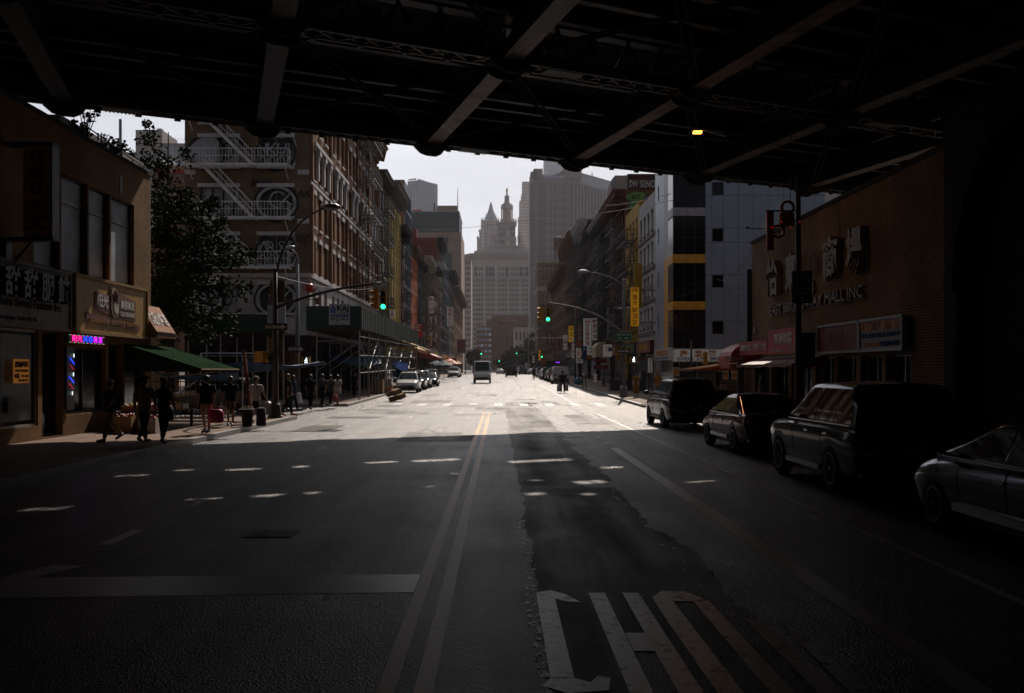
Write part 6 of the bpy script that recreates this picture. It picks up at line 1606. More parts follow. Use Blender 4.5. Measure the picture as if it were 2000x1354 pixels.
vsign('yellow vertical sign with green black characters left of the number 60 sign', 1111, 1120.5, 637, 668, 140, '華盛頓', SY, LG_)
vsign('dark maroon vertical sign left of the number 60 sign', 1126, 1137, 632, 666, 125, '京都大酒', SDR, LW)
vsign('brown vertical sign far left of the hanging signs', 1068, 1079, 650, 675, 190, '福連堂', SDR, LW)
vsign('dusty pink vertical sign with white characters', 1083, 1093, 658, 683, 160, '東北人家', mat('sign_pink', (.30, .07, .08)), LW)
vsign('slim white vertical sign beside the dusty pink one', 1100, 1108, 655, 683, 150, '美華行', SW, LK)
vsign('white vertical sign with red characters under the yellow one', 1117, 1124, 664, 700, 133, '福州魚丸', SW, LR)
vsign('white vertical banner behind the dark sign pole', 1125.5, 1134, 680, 700, 130, '大酒樓', SW, LR)
t = hsign('white square sign with red script and blue corner', 1178, 1195.5, 673, 697, 96, [('麵包', .62, .5, LR, .5)], SW)
q = MB(); A, B = P(1188.5, 686, 96), P(1195.3, 679, 96); q.box(A.x, B.x, 95.97, 95.985, A.z, B.z, SB); q.build('blue_panel', t)
hsign('yellow and blue banner sign beside the right corner lamp pole', 1201, 1214.5, 672, 705, 88, [('百味', .8, .3, LK, .6), ('酒家', .2, .3, LK, .7)], mat('sign_mustard', (.55, .30, .03)), frame=SB)
t = empty('arched_awning', P(1164, 683, 100), 'tall cream arched awning between the hanging signs', 'awning'); A = P(1158, 698, 100); q = MB(); CRM = mat('cream_vinyl', (.55, .48, .30), rough=.6)
for k in range(8):
    a0, a1 = math.pi / 2 * k / 8, math.pi / 2 * (k + 1) / 8
    f = lambda a, x: (x, 100 - 0 + 0, A.z)
    xo, zo = lambda a: 10.6 - 1.0 * math.sin(a) * 1.0, lambda a: A.z + .9 + .7 * math.cos(a)
    q.face([(xo(a0), 99.2, zo(a0)), (xo(a1), 99.2, zo(a1)), (xo(a1), 103, zo(a1)), (xo(a0), 103, zo(a0))], CRM)
q.face([(10.6, 99.2, A.z)] + [(xo(math.pi / 2 * k / 8), 99.2, zo(math.pi / 2 * k / 8)) for k in range(9)] + [(9.6, 99.2, A.z)], CRM); q.face([(9.6, 99.2, A.z), (9.6, 103, A.z), (9.6, 103, A.z + .9), (9.6, 99.2, A.z + .9)], CRM); q.build('canopy', t)
hsign('dark red box sign right of the arched awning', 1171, 1176, 668, 690, 101, [('茶', .5, .3, LW, .6)], SDR)
hsign('white shop sign with green and red characters below the number 60 sign', 1147, 1160, 676, 693, 116, [('金豐', .7, .3, LG_, .6), ('商店', .3, .3, LR, .6)], SW)
hsign('blue round parking sign board among the right shop signs', 1137, 1146, 677, 699, 120, [('P', .75, .4, LW, .4)], SB)
hsign('red shop sign with gold characters over the middle right shops', 1146, 1163, 694, 703, 108, [('海鮮大酒樓', .5, .6, LY, .85)], SR)
hsign('long white and red sign over the shop behind the grey pole', 1159, 1187, 713, 722, 92, [('福州海鮮酒樓專賣', .5, .75, LR, .95)], mat('sign_rose', (.25, .16, .15)))
hsign('dark brown sign with red characters over the corner shops', 1161, 1186, 701, 709, 93, [('新金都大酒樓', .5, .6, LR, .9)], SDR)
hsign('white sign with black characters left of the grey pole shops', 1125, 1138, 702, 709, 118, [('光華行', .5, .7, LK, .8)], SW)
hsign('row of pale menu panels on the corner shop', 1246, 1275, 697, 727, 79, [('粉麵飯粥 湯類 小炒 點心', .8, .14, LR, .9)], mat('menu_grey', (.20, .21, .23)), frame=SDR)
vsign('narrow white strip sign with red characters right of the menu panels', 1266, 1274, 700, 728, 78.9, '福州小吃店', SW, LR)
hsign('purple neon sign strip above the far right parked vans', 1084.5, 1094, 706.5, 709.5, 165, [('OPEN BAR', .5, .8, emit('neon_purple', (.35, .05, 1), 2.5), .9)], BLACK)
hsign('pale canopy signboard above the purple neon', 1080, 1106, 692, 705, 168, [('大', .5, .6, LR, .2)], SGY)
hsign('lit red and gold hanging sign far down the right row', 1056, 1066, 701, 714, 215, [('酒家', .5, .6, LY, .8)], SR)
vsign('slim yellow vertical sign far down the right row', 1052, 1055.5, 684, 704, 240, '當押', SY, LR)
vsign('small orange vertical sign at the end of the right row', 1040, 1044, 695, 709, 280, '茶莊', SW, SO)
hsign('small white sign with red writing low on the corner shop front', 1160, 1166, 731, 746, 90, [('外賣', .7, .3, LR, .8), ('菜單', .3, .3, LR, .8)], SW)
hsign('red and gold lantern shop sign behind the dark sign pole', 1126, 1135, 664, 678, 122, [('藥', .5, .7, LY, .5)], SR)
# left side hanging signs
vsign('tall white vertical sign with four red characters far down the left row', 873, 885, 600, 637, 205, '福華傢俬', SW, LR, side='L')
vsign('white vertical sign with red characters high on the left row', 837.5, 846.5, 579, 612, 150, '新中國', SW, LR, side='L')
vsign('small white sign with red characters above the green shed', 761, 771, 606, 620, 104, '百草', SW, LR, side='L')
vsign('slim grey vertical sign beyond the flags on the left', 846, 850, 606, 663, 158, '粵東會館', SGY, LK, side='L')
vsign('dark red vertical sign deep on the left row', 868, 873, 646, 664, 210, '書局', SDR, LW, side='L')
hsign('large dark red sign board deep on the left row', 893, 909, 663, 690, 262, [('大餐廳', .6, .4, LR, .8)], SDR, side='L')
hsign('red banner sign over the left umbrellas', 873, 891, 699, 706, 172, [('水果', .5, .7, LY, .5)], SR, side='L')
awning('yellow awning with dark red underside below the flags', XLf, 118, 134, 5.9, -9.6, 4.6, mat('yellow_canvas', (.42, .27, .05), rough=.7), SR, None, .3)
awning('cream awning beyond the yellow one on the left row', XLf, 135, 150, 5.8, -9.8, 4.9, CREAM, SDR, None, .3)
awning('dark red awning far down the left row', XLf, 152, 172, 5.2, -9.6, 4.2, SR, SDR, None, .3)
for k, (a, b, m, lb_) in enumerate(((177, 190, SG, 'green'), (191, 204, SB, 'blue'), (206, 222, SO, 'orange'), (224, 236, SR, 'crimson'), (238, 258, SW, 'white'))):
    wsign('%s shop fascia far down the left row of fronts' % lb_, 'L', a, b, gz(a) + 3.5, gz(a) + 4.4, [('大發商行', 0, .5, .7, LY if m is not SW else LR, .6)], m, th=.4)
for k, (a, b, m, lb_, tx) in enumerate(((79, 87, SDR, 'maroon', '川味火鍋'), (88, 96, SK, 'black', '福臨門酒樓'), (97, 110, SR, 'red', '東方海鮮'), (111, 126, SG, 'green', '華人藥房'), (127, 138, SW, 'white', '新美髮廊'), (140, 153, SO, 'orange', '金星珠寶'), (155, 183, SB, 'blue', '中央書店'), (186, 230, SDR, 'brown red', '長樂旅行社'))):
    wsign('%s shop fascia along the right row with gilt or dark characters' % lb_, 'R', a, b, gz(a) + 3.3, gz(a) + 4.3, [(tx, 0, .5, .7, LR if m is SW else LY, .6)], m, th=.35)
# ================================================================ sidewalk shed with green hoarding
HOARD = mat('hoarding_green', (.012, .045, .03), rough=.55, scale=1.2, var=.25); HOARD2 = mat('hoarding_grey_green', (.028, .04, .038), rough=.6, scale=1.2, var=.25)
sh = empty('sidewalk_shed', (-10.3, 62, gz(62)), 'dark green sidewalk shed on steel pipe posts wrapping the corner building', 'scaffold')
q = MB(); zt0, zb0 = 6.06, 4.66
q.box(-12.0, -8.6, 61.9, 61.98, zb0, zt0, HOARD); q.box(-12.0, -8.6, 61.95, 62.1, zb0 - .12, zb0 - .001, IRON); q.build('front_hoarding', sh)
for k in range(10):
    y0, y1 = 62 + k * 4.4, 62 + (k + 1) * 4.4 - .03; q = MB(); zz0 = zb0 + k * .02
    q.box(-8.68, -8.6, y0, y1, zz0, zz0 + 1.4, HOARD2)
    for j in range(5): q.box(-8.6, -8.57, y0 + .1 + j * .9, y0 + .16 + j * .9, zz0 + .002, zz0 + 1.398, HOARD)
    q.build('side_hoarding', sh)
q = MB(); q.box(-12.0, -8.69, 62.11, 106, zb0 - .1, zb0 + .02, mat('shed_planks', (.07, .05, .035), rough=.9)); q.build('deck', sh)
for k in range(10):
    q = MB(); y = 62.2 + k * 4.8
    for x in (-8.75, -11.4): q.tube([(x, y, gz(y) + .15), (x, y, zb0 - .11)], .05, STEEL, 6)
    q.tube([(-8.75, y, 3.9), (-11.4, y, 3.9)], .035, STEEL, 6); q.build('post_frame', sh)
q = MB()
for z in (1.9, 3.0, 4.2): q.tube([(-8.75, 62.2, z), (-8.75, 105, z + .4)], .035, STEEL, 6)
for k in range(0, 9):
    y = 62.2 + k * 4.8
    q.tube([(-8.78, y, 1.9), (-8.78, y + 4.8, 4.2)] if k % 2 else [(-8.78, y, 4.2), (-8.78, y + 4.8, 1.9)], .03, STEEL, 6)
    q.tube([(-11.4, y, 2.0), (-8.75, y, 3.9)], .03, STEEL, 6)
for k in range(22): y = 62.4 + k * 1.9; q.tube([(-8.7 - .02 * (k % 3), y, gz(y) + .15), (-8.7 + .03 * (k % 2), y + .2 * (k % 3 - 1), 4.5)], .022, STEEL, 5)
q.build('bracing', sh)
sh2 = empty('sidewalk_shed', (-15, 58.5, gz(58)), 'lower dark green shed across the side street front of the corner building', 'scaffold')
q = MB(); q.box(-18.5, -12.6, 58.4, 58.5, 4.25, 5.35, HOARD); q.box(-18.5, -12.7, 58.51, 62.4, 4.2, 4.3, mat('shed_planks', (.07, .05, .035))); q.box(-13.6, -12.55, 58.35, 58.6, 4.7, 5.9, SGY); q.build('front_hoarding', sh2)
for x in (-18.3, -16.4, -14.5, -12.7):
    q = MB(); q.tube([(x, 58.6, gz(58) + .15), (x, 58.6, 4.25)], .05, STEEL, 6); q.tube([(x, 62.3, gz(58) + .15), (x, 62.3, 4.2)], .05, STEEL, 6); q.build('post_frame', sh2)
q = MB(); q.tube([(-18.3, 58.55, 2.9), (-12.7, 58.55, 2.9)], .035, STEEL, 6); q.tube([(-18.3, 58.55, .4), (-14.5, 58.55, 2.9)], .03, STEEL, 6); q.build('bracing', sh2)
t = empty('contractor_sign', P(662, 613, 61.8), 'white contractor board reading KAJ with phone number on the green shed', 'sign'); A, B = P(642.5, 634.5, 61.8), P(683, 593.5, 61.8)
q = MB(); q.box(A.x, B.x, 61.82, 61.86, A.z, B.z, SW); q.build('board', t); q = MB(); W, H = B.x - A.x, B.z - A.z; c = V((A.x, 61.815, A.z))
q.text('KAJ', c + V((W * .67, 0, H * .66)), X_, Z_, H * .36, LK, .04, .004, width=W * .56); q.box(A.x + W * .37, A.x + W * .95, 61.808, 61.812, A.z + H * .575, A.z + H * .585, LK)
q.poly(c, X_, Z_, [(W * .08, H * .56), (W * .32, H * .56), (W * .32, H * .8), (W * .25, H * .84), (W * .25, H * .95), (W * .15, H * .9), (W * .15, H * .82), (W * .08, H * .8)], 0, .004, LB_)
for k in range(4): q.box(A.x + W * .17, A.x + W * .24, 61.805, 61.809, A.z + H * (.6 + .07 * k), A.z + H * (.63 + .07 * k), SW)
q.box(A.x + W * .05, A.x + W * .95, 61.808, 61.812, A.z + H * .37, A.z + H * .5, LB_); q.text('SIDEWALK SHED PIPE SCAFFOLD', c + V((W * .5, -.008, H * .4)), X_, Z_, H * .1, SW, .0, .003, width=W * .86)
q.text('347-221-6610', c + V((W * .5, 0, H * .2)), X_, Z_, H * .2, LK, .03, .004, width=W * .9); q.text('LICENSED INSURED BONDED', c + V((W * .5, 0, H * .06)), X_, Z_, H * .06, LK, 0, .003, width=W * .7); q.build('lettering', t)
t = empty('lantern_ornament', P(605, 562, 62.8), 'red lobed lantern ornament on the corner building above the shed', 'ornament'); c = P(605, 563, 62.6); LAC = mat('red_lacquer', (.40, .02, .02), rough=.4)
q = MB(); q.lathe([(.1, -.3), (.22, -.25), (.27, 0), (.22, .22), (.08, .3), (.06, .45)], c, LAC, 12)
for s in (-1, 1):
    for k in range(10): a, b = k * .628, (k + 1) * .628; q.bar(c + V((s * .33 + .15 * math.cos(a), 0, .05 + .15 * math.sin(a))), c + V((s * .33 + .15 * math.cos(b), 0, .05 + .15 * math.sin(b))), .06, .06, LAC, up=(0, 1, 0))
q.build('lantern', t)
hsign('small framed sign with a red character above the green shed', 616, 627, 582, 594.5, 62.6, [('新', .5, .8, LR, .75)], mat('lit_cream_sheet', (.50, .40, .30)), frame=SK, side='L')

# ================================================================ vehicles
TYRE = mat('tyre_rubber', (.014, .014, .014), rough=.85); RIM = mat('alloy_rim', (.60, .60, .61), rough=.35, metal=.2)
CGL = mat('car_glass', (.008, .009, .011), rough=.03, var=.05, spec=.6); CHROME = mat('chrome_trim', (.38, .38, .39), rough=.2, metal=1.0, var=.05)
TAIL = mat('tail_lamp_red', (.30, .012, .01), rough=.15); HEADL = mat('headlamp_glass', (.35, .37, .40), rough=.08, metal=.5); PLATE = mat('licence_plate', (.50, .40, .16), rough=.5); PLTW = mat('licence_plate_white', (.5, .5, .48), rough=.5)
def carpaint(nm, c, metal=.35): return mat('car_paint_' + nm, c, rough=.13, metal=metal, var=.04)
def interp(tab, x):
    if x <= tab[0][0]: return tab[0][1]
    for (a, p), (b, q_) in zip(tab[:-1], tab[1:]):
        if x <= b:
            t = (x - a) / (b - a); t = t * t * (3 - 2 * t) if b - a < .45 else t
            return p + (q_ - p) * t
    return tab[-1][1]
def car(label, L, W, H, belt, pt, hood, gh, wb=2.75, wr=.36, cat='car', zb=.26, name='parked_car', spokes=7, group=None, rails=False, van=False, text=None, plate=PLATE, tail=None, facing=1, trim=False, detail=True):
    """car along +Y (nose forward) at the origin; hood: table (y, z) of the body top; gh: greenhouse (y_rear_base, y_rear_top, y_front_top, y_front_base)"""
    t = empty(name, (0, 0, 0), label, cat, group)
    h2, w2 = L / 2, W / 2
    N = 26; ys = [-h2 + L * (.5 - .5 * math.cos(math.pi * i / (N - 1))) * 1.0 for i in range(N)]
    ys = sorted(set([round(-h2 + L * i / (N - 1), 4) for i in range(N)] + [-h2 + .04, -h2 + .12, h2 - .05, h2 - .14, h2 - .3]))
    def hw(y):
        e = min(1, (h2 - abs(y)) / (.75 if not van else .4)); k0 = .73 if y > 0 else .90; return w2 * (k0 + (1 - k0) * math.sqrt(max(0, 1 - (1 - e) ** 2)))
    vs, ring = [], 0
    for y in ys:
        w = hw(y); zt = interp(hood, y); b = zb + (.08 if abs(y) > h2 - .35 else 0); e = max(0, 1 - (h2 - abs(y)) / .16); zt2 = zt - .10 * e * e
        half = [(0, b), (w * .82, b), (w * .93, b + .05), (w * .965, b + .20), (w * .982, (b + zt2) * .5 + .02), (w, zt2 - .20), (w * .965, zt2 - .07), (w * .88, zt2), (w * .6, zt2 + .025), (0, zt2 + .035)]
        full = half + [(-x, z) for x, z in half[-2:0:-1]]
        ring = len(full); vs += [(x, y, z) for x, z in full]
    fs = []
    for i in range(len(ys) - 1):
        for k in range(ring): fs.append((i * ring + k, (i + 1) * ring + k, (i + 1) * ring + (k + 1) % ring, i * ring + (k + 1) % ring))
    fs.append(tuple(range(ring))); fs.append(tuple((len(ys) - 1) * ring + k for k in range(ring))[::-1])
    q = MB(); q.mesh(vs, fs, pt)
    body = q.build('body', t, smooth=True)
    # wheel wells cut out
    cut = MB()
    for yw in (-wb / 2, wb / 2):
        yw += (.05 if not van else .2)
        for s in (-1, 1): cut.lathe([(wr + .07, s * (w2 - .30)), (wr + .07, s * (w2 + .2))], (0, yw, wr), BLACK, 24, axis='x')
    co = cut.build('wheel_well_cutter')
    md = body.modifiers.new('b', 'BOOLEAN'); md.object = co; md.solver = 'EXACT'; md.operation = 'DIFFERENCE'
    dg = bpy.context.evaluated_depsgraph_get(); dg.update()
    me = bpy.data.meshes.new_from_object(body.evaluated_get(dg)); body.modifiers.clear(); body.data = me
    bpy.data.objects.remove(co)
    if len(me.materials) < 2: me.materials.append(BLACK)
    bm = bmesh.new(); bm.from_mesh(me)
    for e in bm.edges:
        if len(e.link_faces) == 2 and e.calc_face_angle(0) > .6: e.smooth = False
    bm.to_mesh(me); bm.free()
    # greenhouse
    yrb, yrt, yft, yfb = gh
    wbt, wtp = w2 * .93, w2 * (.70 if not van else .86)
    hwz = lambda z: wbt + (wtp - wbt) * (z - belt) / (H - belt)
    top = [(yrb, belt), (yrb + (yrt - yrb) * .9, H - .07), (yrt, H - .035), ((yrt + yft) / 2, H), (yft, H - .03), (yft + (yfb - yft) * .12, H - .075), (yfb, belt)]
    gy = [yrb, yrb + (yrt - yrb) * .5, yrb + (yrt - yrb) * .9, yrt, yrt + .25, (yrt + yft) / 2, yft - .25, yft, yft + (yfb - yft) * .12, yft + (yfb - yft) * .55, yfb]
    gy = sorted(set(round(a, 4) for a in gy)); vs = []
    def gtop(y):
        for (a, p), (b, r_) in zip(top[:-1], top[1:]):
            if a <= y + 1e-6 and y <= b + 1e-6: return p + (r_ - p) * (y - a) / (b - a)
        return belt
    for y in gy:
        z = max(belt + .001, gtop(y)); w = hwz(z); c = .03 if yrt - .01 <= y <= yft + .01 else .0
        half = [(0, belt - .1), (hwz(belt), belt - .1), (hwz(belt), belt), (hwz((belt + z) / 2), (belt + z) / 2), (hwz(z - .0), z - min(.05, (z - belt) * .4)), (w - .05, z - .005), (w - .14, z + c * .4), (0, z + c)]
        full = half + [(-x, zz) for x, zz in half[-2:0:-1]]; ring = len(full); vs += [(x, y, zz) for x, zz in full]
    fs = []
    for i in range(len(gy) - 1):
        for k in range(ring): fs.append((i * ring + k, (i + 1) * ring + k, (i + 1) * ring + (k + 1) % ring, i * ring + (k + 1) % ring))
    fs.append(tuple(range(ring))); fs.append(tuple((len(gy) - 1) * ring + k for k in range(ring))[::-1])
    q = MB(); q.mesh(vs, fs, pt); ro = q.build('cabin', t, smooth=True)
    bm = bmesh.new(); bm.from_mesh(ro.data)
    for e in bm.edges:
        if len(e.link_faces) == 2 and e.calc_face_angle(0) > .7: e.smooth = False
    bm.to_mesh(ro.data); bm.free()
    # side windows
    zw0, zw1 = belt + .03, H - .10
    lineF = lambda z: yfb + (yft - yfb) * (z - belt) / (H - .05 - belt); lineR = lambda z: yrb + (yrt - yrb) * (z - belt) / (H - .05 - belt)
    gf, gr_ = .16, .16
    spans = []
    tot = (lineF((zw0 + zw1) / 2) - gf) - (lineR((zw0 + zw1) / 2) + gr_)
    if van: cuts = [(.0, .0), (.78, 1.0)][1:]
    elif L > 4.75 and H > 1.6: cuts = [(0, .24), (.26, .62), (.64, 1)]
    else: cuts = [(0, .16), (.18, .54), (.56, 1)]
    for s in (-1, 1):
        for a, b in cuts:
            pts = []
            for (f, z) in ((a, zw0), (b, zw0), (b, zw1), (a, zw1)):
                y0_, y1_ = lineR(z) + gr_, lineF(z) - gf
                ym0, ym1 = lineR((zw0 + zw1) / 2) + gr_, lineF((zw0 + zw1) / 2) - gf
                yy = y0_ if (f == 0) else y1_ if f == 1 else ym0 + (ym1 - ym0) * f
                pts.append((s * (hwz(z) + .006), yy, z))
            q = MB(); q.face(pts if s > 0 else pts[::-1], CGL); q.face([(p[0] - s * .02, p[1], p[2]) for p in (pts[::-1] if s > 0 else pts)], CGL); q.build('side_window', t)
        q = MB(); q.bar((s * (hwz(belt) + .012), lineR(belt) + .2, belt + .005), (s * (hwz(belt) + .012), lineF(belt) - .2, belt + .005), .02, .02, CHROME if trim else BLACK); q.build('window_trim', t)
    def screen(nm, ya, yb, inset):
        q = MB(); p = []; A = V((0, ya, belt)); B = V((0, ya + (yb - ya) * (.88 if ya > 0 else .9), H - (.075 if ya > 0 else .07)))
        d = (B - A).normalized(); nn = V((0, d.z, -d.y)) * (1 if ya > 0 else -1)
        for f in (.06, .95):
            C_ = A.lerp(B, f) + nn * .014; wv = hwz(C_.z) - inset
            p.append([(x * wv, C_.y + nn.y * .012 * (1 - abs(x)), C_.z + nn.z * .012 * (1 - abs(x))) for x in (-1, -.5, 0, .5, 1)])
        q.mesh(p[0] + p[1], [(i, i + 1, 6 + i, 5 + i) for i in range(4)], CGL); q.build(nm, t, smooth=True)
    screen('windshield', yfb, yft, .09)
    if not van: screen('rear_window', yrb, yrt, .10)
    # wheels
    for yw in (-wb / 2, wb / 2):
        yw += (.05 if not van else .2)
        for s in (-1, 1):
            x = s * (w2 - .11); q = MB(); k_ = s
            q.lathe([(wr * .64, x - k_ * .1), (wr * .9, x - k_ * .11), (wr, x - k_ * .08), (wr, x + k_ * .07), (wr * .93, x + k_ * .10), (wr * .66, x + k_ * .1)], (0, yw, wr), TYRE, 28, axis='x')
            wo = q.build('wheel', t, smooth=True)
            q = MB(); q.lathe([(wr * .67, x - k_ * .02), (wr * .67, x + k_ * .095), (wr * .62, x + k_ * .1), (wr * .6, x + k_ * .03), (wr * .05, x + k_ * .02)], (0, yw, wr), BLACK if detail else RIM, 24, axis='x')
            q.lathe([(wr * .60, x + k_ * .085), (wr * .68, x + k_ * .085), (wr * .68, x + k_ * .108), (wr * .60, x + k_ * .108)], (0, yw, wr), RIM, 24, axis='x') if False else None
            if detail:
                for j in range(spokes):
                    a = 2 * math.pi * j / spokes
                    for da in (-.12, .12): q.bar((x + k_ * .075, yw, wr), (x + k_ * .09, yw + wr * .64 * math.cos(a + da), wr + wr * .64 * math.sin(a + da)), .035, .02, RIM, up=(1, 0, 0))
                n = 24
                for j in range(n):
                    a, b = 2 * math.pi * j / n, 2 * math.pi * (j + 1) / n; q.bar((x + k_ * .095, yw + wr * .64 * math.cos(a), wr + wr * .64 * math.sin(a)), (x + k_ * .095, yw + wr * .64 * math.cos(b), wr + wr * .64 * math.sin(b)), .014, .014, RIM, up=(1, 0, 0))
            q.lathe([(wr * .15, x + k_ * .07), (wr * .1, x + k_ * .1)], (0, yw, wr), RIM, 10, axis='x'); q.build('rim', wo)
    # lights, grille, mirrors, handles
    zf, zr = interp(hood, h2 - .1), interp(hood, -h2 + .1)
    for s in (-1, 1):
        q = MB(); q.box(min(s * w2 * .42, s * w2 * .72), max(s * w2 * .42, s * w2 * .72), h2 - .20, h2 - .025, zf - .26, zf - .12, HEADL); q.build('headlight', t)
        q = MB()
        if tail == 'tall': q.box(min(s * w2 * .80, s * w2 * .89), max(s * w2 * .80, s * w2 * .89), -h2 - .012, -h2 + .24, zr - .48, zr - .12, TAIL); [q.lathe([(.04, -h2 - .013), (.03, -h2 - .03)], (s * w2 * .845, 0, zz), mat('lamp_ring', (.35, .08, .07), rough=.2), 12, axis='y') for zz in (zr - .22, zr - .38)]
        else: q.box(min(s * w2 * .5, s * w2 * .9), max(s * w2 * .5, s * w2 * .9), -h2 - .012, -h2 + .2, zr - .22, zr - .10, TAIL)
        q.build('tail_light', t)
        q = MB(); yb_ = yfb - .28; xx = s * (w2 + .02)
        q.bar((s * (w2 - .1), yb_, belt + .02), (s * (w2 + .06), yb_ + .0, belt + .07), .06, .05, BLACK); m0 = s * (w2 + .15)
        q.lathe([(.03, -.07), (.10, -.05), (.12, .0), (.10, .06), (.04, .1)], (m0, yb_, belt + .12), pt, 12, axis='y', flat=.7); q.face([(m0 - .08, yb_ - .075, belt + .06), (m0 + .08, yb_ - .075, belt + .06), (m0 + .08, yb_ - .075, belt + .17), (m0 - .08, yb_ - .075, belt + .17)], CGL); q.build('side_mirror', t)
        for yh in (yft - .75 + .2, yft - 1.75 + .2):
            q = MB(); q.bar((s * (w2 + .012), yh, belt - .17), (s * (w2 + .012), yh + .2, belt - .17), .03, .03, CHROME if trim else pt); q.build('door_handle', t)
        q = MB(); q.bar((s * (w2 - .015), -wb / 2 + .55, zb + .12), (s * (w2 - .015), wb / 2 - .5, zb + .12), .05, .09, CHROME if trim else BLACK)
        for yd in (yft + (yfb - yft) * .5 - .05, (yft + yrt) / 2 - .05):
            zt_ = interp(hood, yd); q.tube([(s * w2 * .967, yd, zb + .20), (s * w2 * .984, yd, (zb + zt_) * .5 + .02), (s * w2 * 1.002, yd, zt_ - .20), (s * w2 * .968, yd, zt_ - .07)], .006, BLACK, 4)
        q.build('side_trim', t)
        if rails: q = MB(); q.tube([(s * (wtp - .07), yrt + .1, H - .02), (s * (wtp - .07), yrt + .25, H + .05), (s * (wtp - .07), yft - .3, H + .05), (s * (wtp - .07), yft - .12, H - .03)], .022, CHROME if trim else BLACK, 6); q.build('roof_rail', t)
    q = MB(); q.box(-w2 * .50, w2 * .50, h2 - .06, h2 + .006, zf - .36, zf - .16, BLACK)
    for k in range(3): q.box(-w2 * .48, w2 * .48, h2 + .0065, h2 + .012, zf - .34 + k * .06, zf - .325 + k * .06, CHROME if k == 1 else IRON)
    q.box(-w2 * .60, w2 * .60, h2 - .06, h2 + .003, zb + .06, zb + .24, BLACK); q.build('grille', t)
    q = MB(); q.box(-.16, .16, h2 + .013, h2 + .02, zb + .24, zb + .33, plate); q.build('licence_plate', t)
    q = MB(); q.box(-w2 * .86, w2 * .86, -h2 - .02, -h2 + .1, zb + .08, zb + .30, BLACK if H > 1.6 else pt); q.bar((-w2 * .6, -h2 - .01, zr - .26), (w2 * .6, -h2 - .01, zr - .26), .02, .025, CHROME); q.build('rear_bumper', t)
    q = MB(); zpl = zr - .42; q.box(-.16, .16, -h2 - .02, -h2 - .008, zpl, zpl + .12, plate); q.text('KPT 7186' if plate is PLTW else 'JHD 4827', (0, -h2 - .022, zpl + .03), X_, Z_, .08, LK, 0, .001, width=.26); q.build('licence_plate', t)
    q = MB(); q.box(-w2 * .8, w2 * .8, -h2 + .4, h2 - .4, zb - .06, zb - .002, BLACK); q.build('underbody', t)
    if text: q = MB(); q.text(text, (0, -h2 - .014, zr - .14), X_, Z_, .09, CHROME, .0, .003, width=W * .5); q.build('badge_lettering', t)
    return t
def place(t, x, Y, rz=0.0, sc=1.0):
    t.location = (x, Y, gz(Y) + .004); t.rotation_euler = (R(0), 0, rz); t.scale = (sc, sc, sc); return t

SUVH = lambda h2: [(-h2, .98), (-h2 + .1, 1.06), (-1.2, 1.09), (.9, 1.07), (1.15, 1.03), (h2 - .5, .93), (h2 - .12, .80), (h2, .64)]
DPNT = carpaint('near_black', (.010, .010, .012), 0); BURG = carpaint('burgundy', (.085, .016, .012), .5); BLKP = carpaint('black', (.006, .006, .007), 0); SILV = carpaint('slate_silver', (.10, .11, .14), .6); WHTP = carpaint('white', (.78, .77, .76), .0); GRYP = carpaint('grey', (.20, .205, .21), .5); CHAR = carpaint('charcoal', (.04, .042, .045), .5); REDP = carpaint('dark_red', (.16, .015, .012), .4); BLUP = carpaint('navy', (.02, .03, .06), .4)
XP = 6.62
a = car('black three row suv parked nearest the corner on the right', 4.95, 1.93, 1.76, 1.10, DPNT, SUVH(2.475), (-2.42, -1.85, .12, 1.22), wb=2.79, wr=.38, cat='suv', rails=False); place(a, XP + .12, 37.0, R(1.5))
a = car('burgundy sedan parked between two dark suvs on the right', 4.9, 1.86, 1.45, .95, BURG, [(-2.45, .85), (-2.3, .98), (-1.5, 1.0), (.9, .94), (1.2, .90), (1.9, .80), (2.3, .70), (2.45, .6)], (-2.05, -.70, .12, 1.38), wb=2.85, wr=.35, cat='sedan', spokes=5, trim=True, plate=PLTW); place(a, XP + .05, 26.05, R(1.0))
a = car('big black boxy luxury suv with chrome side line and tailgate lettering', 5.05, 2.02, 1.84, 1.15, BLKP, [(-2.52, 1.0), (-2.4, 1.12), (-1.2, 1.14), (.9, 1.13), (1.1, 1.11), (2.1, 1.06), (2.4, .96), (2.52, .8)], (-2.44, -2.0, .18, 1.12), wb=2.95, wr=.40, cat='suv', spokes=10, trim=True, text='R A N G E   R O V E R', plate=PLTW, tail='tall'); place(a, XP - .08, 18.2, R(.6))
a = car('slate silver sedan cut off by the right edge of the picture', 4.85, 1.85, 1.47, .97, SILV, [(-2.42, .85), (-2.3, .98), (-1.5, 1.0), (.9, .97), (1.25, .95), (1.9, .86), (2.25, .72), (2.42, .58)], (-2.05, -.8, .2, 1.45), wb=2.78, wr=.34, cat='sedan', spokes=6, plate=PLTW, trim=True); place(a, XP - .12, 11.35, R(.6))
